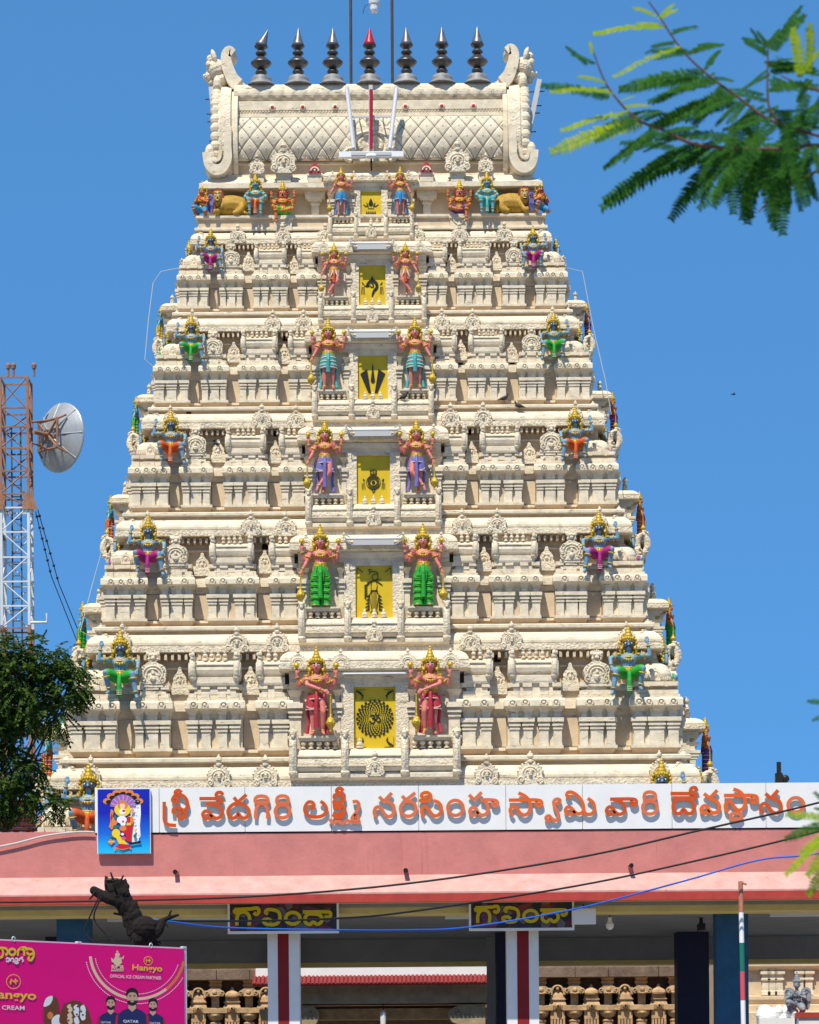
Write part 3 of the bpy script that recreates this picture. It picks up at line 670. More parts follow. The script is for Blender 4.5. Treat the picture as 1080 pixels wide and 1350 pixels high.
# seven pot finials along the ridge
def kalasha(tip, tilt):
    g = MB()
    g.lathe([(20,-1),(17,2),(14.5,4),(14,8),(12,11),(7,13),(5.5,14)], 16, m=0); 
    g.lathe([(4,13.5),(6.4,15),(8,17.4),(6.4,20),(4,21.5),(6,22.5),(11,26),(14,29.6),(13.4,31),(9,35),(5,38),(4,39),(6.4,40.5),(7.6,42.6),(6,45),(3.4,46.5),(4,47.5),(8.6,51),(9,52.5),(7,53)], 16, m=1)
    s = MB(); s.lathe([(7.6,0),(7.8,2),(5.4,8),(2.8,16),(.3,24)], 14, m=0); s.tube([(-9,0,0),(9,0,1)], .6, 4)
    o = g.build('pot_finial', ['kal_base', 'kalasha'], None); c = s.build('spike', [tip], o, (0,0,52.8)); c.rotation_euler = (0, tilt, 0)
    return o
M['kal_base'] = mat('dull_metal_base', (.34,.33,.32), .5, .3, var=.4, scale=4)
M['kalspike'] = mat('grey_bronze_spike', (.20,.20,.21), .4, .5, var=.35, scale=6)
M['redcloth'] = mat('red_spike_paint', (.42,.01,.03), .4)
for i, x in enumerate((345,394,440,489,538,585,632)):
    o = kalasha('redcloth' if i == 3 else 'kalspike', .42 if i == 0 else random.uniform(-.04,.06)); roof_part(o, cx(x), 26, 208, True)
    if i == 3: tag(o, 'pot finial with a red tip')
TOPM = lambda x, y, d=0: top_world(x, y, d)
def top_world(x, y, d=0):
    """photo pixel on the roof storey, d pixels in front of its wall plane -> world"""
    return P(x, y, Y6-d*m6)
# ------------------------------------------------------------------ painted statues
def remesh(g, name, vox=.013, it=4, keep=None):
    me = g.mesh(name, ['plaster']); o = bpy.data.objects.new(name, me); COL.objects.link(o)
    r = o.modifiers.new('r', 'REMESH'); r.mode = 'VOXEL'; r.voxel_size = vox; r.use_smooth_shade = True
    s = o.modifiers.new('s', 'SMOOTH'); s.factor = .5; s.iterations = it
    bpy.context.view_layer.update()
    out = bpy.data.meshes.new_from_object(o.evaluated_get(bpy.context.evaluated_depsgraph_get()))
    bpy.data.objects.remove(o); bpy.data.meshes.remove(me); out.name = name
    return out
def limb(g, pts, rs, n=4):
    """tapered limb through joints, rounded at its ends"""
    P3 = spline([tuple(p) for p in pts], n) if len(pts) > 2 else [tuple(p) for p in pts]
    R3 = [r[0] for r in spline([(r,) for r in rs], n)] if len(pts) > 2 else list(rs)
    g.tube(P3, R3, 10); g.ell(P3[0], R3[0], 10, 6); g.ell(P3[-1], R3[-1], 10, 6)
def hand(g, wrist, tip, side, curl=.3, k=1.0):
    """palm, four fingers and a thumb from wrist towards tip"""
    w_ = Vector(wrist); d = (Vector(tip)-w_).normalized(); s = d.cross(Vector((0,1,0)))
    if s.length < .2: s = d.cross(Vector((1,0,0)))
    s.normalize(); nrm = d.cross(s)
    pc = w_+d*.045*k
    g.ell(tuple(pc), (.034*k,.03*k,.04*k), 9, 6)
    for i in range(4):
        b = pc+d*.025*k+s*(i-1.5)*.021*k; L_ = (.062,.075,.07,.052)[i]*k
        limb(g, [b, b+d*L_*.55+nrm*curl*.01, b+d*L_+nrm*curl*.035], [.012*k,.0115*k,.009*k], 2)
    b = pc+s*side*.03*k; limb(g, [b-d*.02*k, b+s*side*.022*k+d*.012*k, b+s*side*.03*k+d*.04*k], [.013*k,.012*k,.009*k], 2)
def hscale(hz, k=1.10): return Matrix.Translation((0,0,hz-.09)) @ Matrix.Scale(k, 4) @ Matrix.Translation((0,0,-(hz-.09)))
def hs_mesh(g, hz):
    X = hscale(hz); g.v = [tuple(X @ Vector(p)) for p in g.v]; return g
def torso(g, z, lean=0, belly=.0):
    """pelvis to neck and head; z is hip height"""
    secs = [(-.03,.125,.10),(.04,.135,.105),(.12,.118,.095+belly),(.20,.13,.10+belly*.6),(.28,.165,.115),(.335,.175,.115),(.38,.15,.10),(.405,.08,.075)]
    rings = [[(rx*cos(2*pi*j/16), lean*h+ry*sin(2*pi*j/16), z+h) for j in range(16)] for h, rx, ry in secs]
    g.loft(rings, None, True, True)
    for s in (-1, 1): g.ell((s*.195, lean*.36, z+.355), (.07,.065,.065), 10, 6); g.ell((s*.075, -.085+lean*.3, z+.30), (.075,.045,.05), 9, 6)
    limb(g, [(0,lean*.4,z+.38),(0,lean*.4-.01,z+.48)], [.058,.052], 2)
    hz = z+.575; g.x = hscale(hz)
    g.ell((0,lean*.4-.01,hz), (.088,.098,.112), 14, 9); g.ell((0,lean*.4-.045,hz-.06), (.06,.06,.055), 10, 6)
    limb(g, [(0,lean*.4-.10,hz+.025),(0,lean*.4-.122,hz-.02)], [.012,.020], 2)          # nose
    for s in (-1, 1):
        g.ell((s*.092, lean*.4+.005, hz-.01), (.016,.022,.036), 7, 5)                    # ears
        g.ell((s*.045, lean*.4-.072, hz-.03), (.03,.03,.028), 7, 5)                      # cheeks
    g.ell((0,lean*.4-.098,hz-.056), (.03,.016,.012), 7, 5)                               # lips
    g.x = Matrix()
def leg(g, hip, knee, ank, toe, k=1):
    limb(g, [hip, [(a+b)/2 for a, b in zip(hip, knee)], knee], [.098*k,.085*k,.062*k])
    mid = [a*.65+b*.35 for a, b in zip(knee, ank)]; mid[1] += .012
    limb(g, [knee, mid, ank], [.06*k,.062*k,.036*k])
    limb(g, [ank, [(a+b)/2 for a, b in zip(ank, toe)], toe], [.038*k,.034*k,.026*k], 3); g.ell((ank[0], ank[1]+.025, ank[2]-.03), (.034,.045,.034), 8, 5)
    for i in range(5): 
        a = Vector(toe); g.ell((a.x+(i-2)*.0135, a.y-.014+abs(i-1.5)*.005, a.z-.006), (.010,.018,.012), 6, 4)
def arm(g, sh, el, wr, tip, side, curl=.3):
    limb(g, [sh, [(a+b)/2 for a, b in zip(sh, el)], el], [.058,.054,.044]); limb(g, [el, [(a*.6+b*.4) for a, b in zip(el, wr)], wr], [.044,.043,.028]); hand(g, wr, tip, side, curl)
def ring(g, c, r, t, tilt=None, m=0, sy=1, n=14):
    X = Matrix.Translation(c) @ (tilt or Matrix()); old = g.x; g.x = old @ X
    g.tube([(r*cos(2*pi*i/n), r*sy*sin(2*pi*i/n), 0) for i in range(n)], t, 6, m, closed=True); g.x = old
def along(a, b): return (Vector(b)-Vector(a)).to_track_quat('Z', 'Y').to_matrix().to_4x4()
def crown(hz, ly=0, tall=.36):
    g = MB(); k = tall/.36
    g.lathe([(.094,0),(.106,.02),(.104,.05),(.09,.06),(.096,.075),(.094,.10),(.078,.115),(.082,.13),(.074,.165),(.056,.18),(.06,.195),(.05,.235),(.034,.25),(.038,.265),(.03,.295),(.018,.305),(.024,.325),(.014,.345),(.003,.36)], 14, (0,ly,0))
    g.v = [(x,y,hz+.045+z*k) for x,y,z in g.v]
    for i in range(7):
        a = pi+pi*(i+.5)/7; g.ell((.1*cos(a), ly+.1*sin(a), hz+.105), (.022,.022,.034), 6, 4)
    return g
def halo(hz, ly=0, r=.145):
    g = MB()
    g.lathe([(r*.95,-.02),(r*.98,0),(r*.6,.02)], 18); g.x = Matrix()
    g.v = [(x, ly+.055+z, hz+.03+y*1.05) for x,y,z in g.v]
    for i in range(15):
        a = RAD(-60+300*i/14); g.ell((r*1.0*cos(a), ly+.035, hz+.02+r*1.08*sin(a)), (.032,.035,.032), 7, 5)
    for s in (-1, 1):
        g.ell((s*.125, ly-.01, hz-.07), (.034,.03,.042), 8, 5); g.ell((s*.14, ly+.01, hz-.12), (.03,.03,.035), 8, 5)
    return g
def faceset(hz, ly=0, mous=False, big=1.0):
    g = MB()
    for s in (-1, 1):
        g.ell((s*.038, ly-.09, hz+.012), (.027*big,.014,.0165*big), 8, 5, 0); g.ell((s*.038, ly-.103, hz+.011), (.012*big,.006,.0125*big), 7, 5, 1)
        g.tube([(s*.014, ly-.094, hz+.034), (s*.04, ly-.093, hz+.043), (s*.066, ly-.078, hz+.036)], .0095, 5, 1)
        if mous: g.tube([(0, ly-.119, hz-.038), (s*.03, ly-.112, hz-.043), (s*.058, ly-.092, hz-.034), (s*.072, ly-.075, hz-.018)], [.011,.010,.008,.004], 6, 1)
    g.ell((0, ly-.1, hz+.058), (.008,.006,.024), 6, 4, 2); g.ell((0, ly-.112, hz-.058), (.03,.009,.010), 7, 4, 3)
    return g
def necklace(z, ly=0):
    g = MB()
    for r, dz, t in ((.085,.415,.014),(.115,.375,.013),(.135,.33,.011)):
        g.tube([(r*1.05*cos(RAD(a)), ly*.9-.03-r*.78*abs(sin(RAD(a)))**.7*(1 if sin(RAD(a)) < 0 else -.2), z+dz-.06*(-sin(RAD(a)) if sin(RAD(a)) < 0 else 0)) for a in range(175, 366, 12)], t, 6)
    for i in range(7): a = RAD(205+130*i/6); g.ell((.14*cos(a), ly*.9-.03-.115*abs(sin(a)), z+.31+.055*sin(a)), (.018,.014,.022), 6, 4)
    g.ell((0, ly*.9-.135, z+.245), (.026,.016,.032), 7, 5)
    for s in (-1, 1): g.ell((s*.2, ly*.36-.01, z+.385), (.075,.07,.035), 9, 5)          # epaulettes
    return g
def belt(g, z, rx=.142, ry=.118, h=.045):
    for dz in (-h, -h*.33, h*.33, h): ring(g, (0,0,z+dz), rx*(1+.02*(dz < 0)), .019, sy=ry/rx, n=18)
    g.ell((0,-ry-.012,z-.01), (.04,.022,.05), 8, 6)
def skirt(kind):
    """garment meshes for a standing figure with hips at z=.84; mats garment, trim"""
    g = MB(); A = .84
    def cone(zt, zb, rt, rb, pl, ply, n=40, xo=0, sy=.8, m=0):
        secs = []
        for i in range(7):
            t = i/6; z = zt+(zb-zt)*t; r = rt+(rb-rt)*t**.8
            secs.append([(xo+r*(1+pl*t*cos(ply*2*pi*j/n))*cos(2*pi*j/n), r*sy*(1+pl*t*cos(ply*2*pi*j/n))*sin(2*pi*j/n), z) for j in range(n)][::1])
        secs = secs[::-1]; g.loft(secs, [m]*6, True, True)
        ring(g, (xo,0,zb), rb, .010, m=1, sy=sy, n=24)
    if kind == 'long':
        cone(.93,.66,.15,.195,.02,10)
        for s in (-1, 1):
            for j in range(5):
                zt = .74-j*.135; cone(zt, zt-.17, .098, .118, .05, 7, 28, s*.105, .92)
        for j in range(4):
            z = .66-j*.14
            for s in (-1, 1): g.tube([(s*.105+.108*cos(RAD(a)), -.108-.012*sin(RAD(a)*1), z-.05*sin(RAD(a))) for a in range(0, 181, 20)], .011, 5, 1)
        for i in range(5): g.tube([((i-2)*.035, -.135, .88), ((i-2)*.045, -.165, .76), ((i-2)*.03, -.15, .60-.03*abs(i-2))], .012, 5, 1 if i % 2 else 0)
    elif kind == 'shorts':
        cone(.93,.74,.15,.185,.02,10)
        for s in (-1, 1): cone(.80,.53,.108,.132,.03,8,30,s*.095,.95)
        for s in (-1, 1): g.tube([(s*.095+.11*cos(RAD(a)), -.12, .60-.05*sin(RAD(a))) for a in range(0, 181, 20)], .010, 5, 1)
    elif kind == 'pleat':
        cone(.93,.54,.15,.215,.05,14)
        for z in (.80,.70,.61): ring(g, (0,0,z), .15+.065*((.93-z)/.39)**.8+.006, .012, m=1, sy=.8, n=24)
    elif kind == 'swag':
        cone(.93,.56,.15,.20,.06,12)
        for q in range(5):
            for s in (-1, 1): g.tube([(s*.02,-.14-.006*q,.90-q*.02), (s*(.09+.012*q),-.15-.004*q,.80-q*.055), (s*(.17),-.07,.86-q*.045)], .011, 5, 1)
    elif kind == 'mini':
        cone(.93,.58,.15,.205,.04,11)
    # centre sash and side scarf
    zb = {'long': .18, 'shorts': .14, 'pleat': .42, 'swag': .44, 'mini': .45}[kind]
    g.tube([(0,-.15,.9),(.005,-.19,.72),(-.005,-.18,(.72+zb)/2),(.0,-.15,zb)], [.03,.045,.05,.06], 7, 0)
    if kind in ('pleat', 'mini', 'shorts'):
        for s in (-1, 1): g.tube([(s*.15,.06,.88),(s*.20,.05,.6),(s*.17,.06,.3),(s*.21,.05,.06)], [.03,.04,.035,.05], 7, 0)
    return g
def mace(x, y, zt, zb):
    g = MB(); L_ = zt-zb
    g.lathe([(.026,0),(.03,.02),(.018,.035),(.05,.09),(.088,.15),(.094,.2),(.075,.25),(.04,.29),(.028,.31),(.034,.33),(.022,.35),(.018,L_-.04),(.026,L_-.03),(.026,L_)], 12, (x,y,zb))
    for i in range(8): a = 2*pi*i/8; g.tube([(x+.05*cos(a),y+.05*sin(a),zb+.09),(x+.096*cos(a),y+.096*sin(a),zb+.18),(x+.045*cos(a),y+.045*sin(a),zb+.285)], .012, 5)
    return g
def attribute(x, y, z):
    g = MB(); g.lathe([(.012,-.03),(.045,-.015),(.05,.0),(.045,.015),(.012,.03)], 12); g.v = [(x+a, y+c, z+b) for a,b,c in g.v]
    for i in range(10): a = 2*pi*i/10; g.ell((x+.055*cos(a), y, z+.055*sin(a)), (.016,.014,.016), 6, 4)
    return g
SH = lambda s, z=.84: (s*.205, 0, z+.36)
def guardian_body(kind):
    g = MB(); torso(g, .84); jw = MB(); at = []; 
    if kind in ('cross',):
        leg(g, (-.085,0,.82), (-.065,-.01,.46), (-.03,.02,.07), (-.04,-.12,.028)); leg(g, (.085,0,.82), (.11,-.12,.50), (-.16,-.13,.17), (-.20,-.17,.05)); ank = [(-.03,.02,.09), (-.14,-.13,.18)]
    elif kind == 'cross_body':
        leg(g, (-.085,0,.82), (-.085,-.02,.46), (-.07,.01,.07), (-.11,-.12,.028)); leg(g, (.085,0,.82), (.13,-.11,.48), (.115,-.02,.09), (.15,-.14,.03)); ank = [(-.07,.01,.1), (.115,-.02,.11)]
    else:
        leg(g, (-.085,0,.82), (-.10,-.025,.46), (-.105,.01,.07), (-.14,-.12,.028)); leg(g, (.085,0,.82), (.10,-.025,.46), (.105,.01,.07), (.14,-.12,.028)); ank = [(-.105,.01,.1), (.105,.01,.1)]
    arms = []
    if kind != 'three': arms.append((SH(-1), (-.36,.05,1.04), (-.405,-.02,1.25), (-.405,-.03,1.4), -1))
    arms.append((SH(1), (.36,.05,1.04), (.405,-.02,1.25), (.405,-.03,1.4), 1))
    if kind == 'cross_body': arms.append((SH(-1), (-.19,-.15,1.03), (.14,-.20,.90), (.26,-.2,.84), 1)); m_ = (.29,-.19,.83,.06)
    else: arms.append((SH(-1), (-.30,-.04,.98), (-.40,-.08,.79), (-.425,-.09,.66), -1)); m_ = (-.435,-.10,.74,.06)
    arms.append((SH(1), (.29,-.06,.98), (.235,-.17,1.12), (.22,-.20,1.26), 1))
    for a in arms: arm(g, *a[:4], a[4])
    for a in arms:
        m1 = [(p*.45+q*.55) for p, q in zip(a[0], a[1])]; ring(jw, m1, .06, .016, along(a[0], a[1])); ring(jw, [(p*.2+q*.8) for p, q in zip(a[1], a[2])], .038, .012, along(a[1], a[2]))
    for q in ank: ring(jw, q, .046, .014)
    belt(jw, .90)
    disc = [(a[2][0], a[2][1]-.03, a[2][2]+.19) for a in arms if a[3][2] > 1.35]
    return dict(body=remesh(g, 'body'), jew=jw.mesh('jewellery', ['gold']), mace=mace(*m_).mesh('mace', ['gold']), disc=[attribute(*d).mesh('emblem_disc', ['gold']) for d in disc])
HZ = .84+.575
GB = {k: guardian_body(k) for k in ('cross_body', 'plain', 'cross', 'three')}
CROWN = hs_mesh(crown(HZ, 0, .33), HZ).mesh('crown', ['gold']); HALO = hs_mesh(halo(HZ), HZ).mesh('halo', ['gold']); FACE = hs_mesh(faceset(HZ), HZ).mesh('face_paint', ['eyewhite', 'black', 'eyewhite', 'red']); NECK = necklace(.84).mesh('necklace', ['gold'])
SK = {k: skirt(k).mesh('garment', ['red', 'trim']) for k in ('long', 'shorts', 'pleat', 'swag', 'mini')}
def setm(o, *ms):
    for i, m in enumerate(ms): o.material_slots[i].link = 'OBJECT'; o.material_slots[i].material = M[m]
    return o
def guardian(kind, sk, cloth, trim, skin, label, group, loc, scale, mirror=1, rz=0):
    t = empty('guardian_statue', loc, rz); tag(t, label, 'statue', group); t.scale = (mirror*scale, scale, scale)
    B_ = GB[kind]
    setm(put('body', B_['body'], t), skin); put('jewellery', B_['jew'], t)['kind'] = 'stuff'; put('mace', B_['mace'], t)
    for d in B_['disc']: put('emblem_disc', d, t)
    put('crown', CROWN, t); put('halo', HALO, t); put('face_paint', FACE, t)['kind'] = 'stuff'; put('necklace', NECK, t); setm(put('garment', SK[sk], t), cloth, trim)
    return t
def tp(k, x, d, z):
    """tier units -> world"""
    return Vector((AX+x*SX[k], YF+SB[k]-d*SX[k], ZB[k]+z*SZ[k]))
DG = [(1,'cross_body','shorts','red','trim','crimson shorts','dotted lotus panel',418,568,976.6,116),
      (2,'plain','long','green','lime','scalloped green trousers','standing figure panel',423,558.5,807,108),
      (3,'cross','shorts','purple','trim','lavender shorts','wheel panel',429,549.6,660,97),
      (4,'plain','pleat','teal','trim','striped teal skirt','three-stroke panel',433.5,547.7,523,94),
      (5,'cross','swag','orange','trim','orange swagged skirt','conch panel',441,535,395,70),
      (6,'three','mini','blue','trim','short sky-blue skirt','flame and lotus panel',450,528,278,64)]
for k, kind, sk, cl, tr, desc, emb, xl, xr, yb, hp in DG:
    for x, mi in ((xl, 1), (xr, -1)):
        Yd = (YF+SB[k]-28*SX[k]) if k < 6 else Y6-16*m6
        p = P(x, yb, Yd)
        p.z = (ZB[k]+66.05*SZ[k]) if k < 6 else ZB[6]+(-1+66.05*.55)*m6
        guardian(kind, sk, cl, tr, 'pinkskin', 'pink guardian in %s, %s side of the %s' % (desc, 'mast' if mi > 0 else 'leafy-branch', emb), 'guardians flanking the yellow panels', p, hp*Yd/F/1.80, mi)
# side-face guardians that show past the tower's edges
SG = {1: (('ltblueskin','vermilion','trim'), ('orangeskin','violet','trim')), 2: (('ltblueskin','green','lime'), ('orangeskin','green','lime')), 3: (('ltblueskin','vermilion','trim'), ('orangeskin','vermilion','trim')),
      4: (('ltblueskin','green','trim'), ('orangeskin','magenta','trim')), 5: (('ltblueskin','yellow','trim'), ('orangeskin','violet','trim'))}
ORD = {1: 'lowest', 2: 'second', 3: 'third', 4: 'fourth', 5: 'fifth'}
CN = {'vermilion': 'orange', 'violet': 'violet', 'green': 'green', 'magenta': 'magenta', 'yellow': 'yellow'}
for k in range(1, 6):
    for s in (-1, 1):
        sk_, cl, tr = SG[k][0 if s < 0 else 1]
        loc = tp(k, s*(400+59), 0, 42.95); loc.y = YF+SB[k]+(HD-60)*SX[k]
        guardian('plain' if k != 1 else 'cross', 'long', cl, tr, sk_, '%s statue in %s trousers on the end wall, %s storey above the sign' % ('blue' if s < 0 else 'orange', CN[cl], ORD[k]), 'guardians on the end walls', loc, .040*SX[k]*66*SZ[k]/SX[k]/1.8*1.0 if False else 78*SX[k]/1.8, 1 if s > 0 else -1, s*pi/2)

# ---- crouching bearers at the corners
def sit_body(kind):
    g = MB(); torso(g, 0, 0, .02 if kind == 'nara' else 0); jw = MB()
    S = lambda s: (s*.205, 0, .36)
    if kind == 'bear':
        L_ = [((.09,0,0),(.26,-.26,.03),(.34,-.25,-.42),(.37,-.38,-.46)), ((-.09,0,0),(-.28,-.24,.07),(-.22,-.13,-.30),(-.25,-.26,-.35))]
        A_ = [(S(-1),(-.43,-.05,.35),(-.39,-.05,.60),(-.37,-.04,.75),-1), (S(1),(.37,-.06,.30),(.36,-.2,.11),(.29,-.27,.02),1)]
    elif kind == 'seat':
        L_ = [((s*.09,0,0),(s*.20,-.30,.03),(s*.17,-.27,-.38),(s*.19,-.39,-.42)) for s in (-1, 1)]
        A_ = [(S(s),(s*.34,-.05,.20),(s*.27,-.24,.12),(s*.21,-.33,.07),s) for s in (-1, 1)]
    elif kind == 'nara':
        L_ = [((-.09,0,0),(-.22,-.28,.03),(-.20,-.28,-.38),(-.22,-.40,-.43)), ((.09,0,0),(.32,-.22,.02),(.06,-.30,-.06),(-.08,-.33,-.07))]
        A_ = [(S(-1),(-.34,-.05,.14),(-.27,-.22,.10),(-.23,-.32,.06),-1), (S(1),(.33,-.05,.14),(.27,-.22,.14),(.23,-.30,.22),1), ((.19,0,.36),(.36,.04,.30),(.37,-.02,.52),(.37,-.03,.66),1), ((-.19,0,.36),(-.36,.04,.30),(-.37,-.02,.5),(-.37,-.03,.64),-1)]
    else:   # kneeling with joined palms
        L_ = [((-.09,0,0),(-.23,-.26,.06),(-.21,-.10,-.22),(-.22,-.23,-.26)), ((.09,0,0),(.24,-.22,-.16),(.12,.02,-.22),(.05,.08,-.25))]
        A_ = [(S(s),(s*.27,-.12,.18),(s*.07,-.24,.28),(s*.012,-.27,.40),-s) for s in (-1, 1)]
    for l in L_:
        leg(g, *l); ring(jw, [a*.2+b*.8 for a, b in zip(l[1], l[2])], .05, .014, along(l[1], l[2])); ring(jw, [a*.8+b*.2 for a, b in zip(l[1], l[2])], .075, .015, along(l[1], l[2]))
    for a in A_:
        arm(g, *a[:4], a[4]); ring(jw, [(p*.45+q*.55) for p, q in zip(a[0], a[1])], .062, .018, along(a[0], a[1])); ring(jw, [(p*.2+q*.8) for p, q in zip(a[1], a[2])], .04, .013, along(a[1], a[2]))
    belt(jw, .06)
    if kind == 'nara':
        hz = .575
        g.x = hscale(hz); g.ell((0,-.07,hz-.03), (.075,.08,.065), 10, 6); g.ell((0,.02,hz), (.14,.09,.15), 12, 7); g.ell((0,-.04,hz-.12), (.11,.08,.08), 10, 6)
        for s in (-1, 1): g.ell((s*.1,.0,hz+.1), (.035,.03,.05), 7, 5)
        g.x = Matrix()
    # loincloth sleeves over the thighs, hanging sash
    c = MB()
    for l in L_:
        h, kn = Vector(l[0]), Vector(l[1]); e = h+(kn-h)*.78; limb(c, [h+Vector((0,.01,.0)), (h+e)/2, e], [.125,.118,.105], 3)
    c.ell((0,0,.0), (.17,.14,.09), 12, 7)
    cl = remesh(c, 'garment', .016, 4)
    s_ = MB(); s_.tube([(0,-.13,.03),(.0,-.25,-.05),(.0,-.27,-.20),(.0,-.25,-.38)], [.035,.045,.05,.062], 7); s_.ell((0,-.25,-.39), (.06,.03,.05), 8, 5)
    for z in (-.3,-.34,-.38): s_.tube([(-.05,-.29,z),(0,-.31,z-.012),(.05,-.29,z)], .007, 5, 1)
    return dict(body=remesh(g, 'body'), cloth=cl, sash=s_.mesh('sash', ['red', 'trim']), jew=jw.mesh('jewellery', ['gold']))
SB_ = {k: sit_body(k) for k in ('bear', 'seat', 'nara', 'kneel')}
HS = .575
SCROWN, SHALO, SFACE, SNECK = hs_mesh(crown(HS, 0, .33), HS).mesh('crown', ['gold']), hs_mesh(halo(HS, 0, .15), HS).mesh('halo', ['gold']), hs_mesh(faceset(HS, 0, True, 1.25), HS).mesh('face_paint', ['eyewhite','black','eyewhite','red']), necklace(0).mesh('necklace', ['gold'])
DFACE = hs_mesh(MB().ell((0,-.028,HS-.005), (.087,.092,.108), 12, 8), HS).mesh('dark_face', ['darkface'])
def sitter(name, kind, skin, cloth, label, group, loc, scale, mirror=1, rz=0, sash=True, dark=True, fmat=None, hal=True, trim='trim'):
    t = empty(name, loc, rz); tag(t, label, 'statue', group); t.scale = (mirror*scale, scale, scale); B_ = SB_[kind]
    setm(put('body', B_['body'], t), skin); setm(put('garment', B_['cloth'], t), cloth); put('jewellery', B_['jew'], t)['kind'] = 'stuff'
    if sash: setm(put('sash', B_['sash'], t), sash if isinstance(sash, str) else cloth, trim)
    if dark: put('dark_face', DFACE, t)
    put('crown', SCROWN, t); put('necklace', SNECK, t)
    if hal: put('halo', SHALO, t)
    put('face_paint', SFACE, t)['kind'] = 'stuff'
    return t
BC = ['vermilion', 'green', 'magenta', 'vermilion', 'green', 'magenta']
BN = {'vermilion': 'orange-red', 'green': 'bright green', 'magenta': 'magenta'}
LV = ['above the fascia', 'one tier up', 'two tiers up', 'three tiers up', 'four tiers up', 'five tiers up']
for k in range(6):
    sc_ = 65*SX[k]
    for s in (-1, 1):
        for side in (0, 1):
            if not side:
                loc = tp(k, s*334, 9, 146); rz = 0; mi = 1 if s < 0 else -1
            else:
                loc = tp(k, s*386, 0, 146); loc.y = YF+SB[k]+74*SX[k]; rz = s*pi/2; mi = -1 if s < 0 else 1
            sitter('bearer_statue', 'bear', 'blueskin', BC[k],
                   'blue bearer in %s loincloth %s %s, %s corner' % (BN[BC[k]], 'facing the street' if not side else 'facing sideways', LV[k], 'mast-side' if s < 0 else 'leafy-branch'),
                   'crouching bearers at the tower corners', loc, sc_, mi, rz)
# ---- figures sitting on the roof storey ledge
def tw(x, y, d): 
    p = P(x, y, Y6-d*m6); return p
ZL_ = ZB[6]+40*m6
def onledge(x, d, up): p = P(x, 262, Y6-d*m6); p.z = ZL_+up; return p
ks = 57*m6/1.38
sitter('seated_deity_statue', 'seat', 'ltblueskin', 'orange', 'sky-blue seated deity statue with an orange sash between lion and lion-faced figure', None, onledge(337, 9, .36*ks), ks, 1, 0, True, False)
sitter('seated_deity_statue', 'seat', 'ltblueskin', 'teal', 'sky-blue seated deity statue in teal cloth under the barrel roof', None, onledge(642, 9, .36*ks), ks, -1, 0, True, False)
def mane(t):
    g = MB(); g.lathe([(.15,-.02),(.17,0),(.12,.05)], 20); g.v = [(x*.9, .01+z, HS-.04+y*1.1) for x,y,z in g.v]
    for i in range(16): a = 2*pi*i/16; g.ell((.145*cos(a), -.01, HS-.04+.17*sin(a)), (.035,.04,.035), 7, 5)
    hs_mesh(g, HS)
    m = MB(); m.ell((0,-.125,HS-.075), (.05,.02,.022), 8, 5, 0)
    for s in (-1, 1): m.add([(s*.035-.008,-.142,HS-.066),(s*.035+.008,-.142,HS-.066),(s*.035,-.146,HS-.095)], [(0,1,2)], 1)
    hs_mesh(m, HS); put('mane', g.mesh('mane', ['brownmane']), t); put('open_mouth', m.mesh('open_mouth', ['black','eyewhite']), t)
M['brownmane'] = mat('red_brown_mane_paint', (.26,.05,.03), .5, var=.3, scale=20, bump=.4, bscale=60)
p = onledge(373, 6, .02+.09*ks); t = sitter('lion_faced_deity_statue', 'nara', 'orangeskin', 'lime', 'orange lion-faced deity statue with lime green legs, one leg hanging', None, p, ks, 1, 0, False, False, hal=False); mane(t)
p = onledge(606, 6, .02+.09*ks); t = sitter('lion_faced_deity_statue', 'nara', 'orangeskin', 'violet', 'orange lion-faced deity statue with violet lower garment on pedestal', None, p, ks, -1, 0, False, False, hal=False); mane(t)
# lions lying on the ledge
def lion():
    g = MB()
    limb(g, [(.16,0,.20),(.45,.02,.22),(.72,.02,.19)], [.16,.17,.16]); g.ell((.72,0,.16), (.17,.15,.16), 12, 7)
    for y in (-.11,.11): limb(g, [(.74,y,.12),(.62,y*1.3,.06),(.50,y*1.3,.045)], [.09,.06,.045]); limb(g, [(.16,y,.16),(.06,y-.06,.06),(-.02,y-.14,.04)], [.07,.055,.05])
    limb(g, [(.86,.02,.16),(.98,-.02,.10),(.94,-.10,.04),(.80,-.16,.04)], [.035,.028,.026,.03])
    b = remesh(g, 'body', .016)
    h = MB(); h.ell((.06,-.12,.29), (.13,.11,.14), 12, 8); h.ell((.06,-.22,.25), (.075,.06,.055), 10, 6)
    for s in (-1, 1): h.ell((.06+s*.09,-.10,.41), (.035,.03,.045), 7, 5)
    hb = remesh(h, 'head', .016)
    m = MB(); m.lathe([(.17,-.02),(.185,0),(.14,.06)], 22); m.v = [(.06+x, -.10+z, .28+y*1.15) for x,y,z in m.v]
    f = MB()
    for s in (-1, 1):
        f.ell((.06+s*.05,-.215,.325), (.028,.016,.022), 8, 5, 0); f.ell((.06+s*.05,-.23,.325), (.012,.006,.013), 7, 5, 1); f.tube([(.06+s*.02,-.22,.355),(.06+s*.08,-.205,.37)], .010, 5, 1)
    f.ell((.06,-.27,.225), (.055,.016,.024), 8, 5, 1); f.box(.025,.095,-.29,-.28,.222,.232,0); f.ell((.06,-.28,.275), (.022,.015,.014), 7, 5, 1)
    return b, hb, m.mesh('mane', ['brownmane']), f.mesh('face_paint', ['eyewhite','black'])
LB = lion()
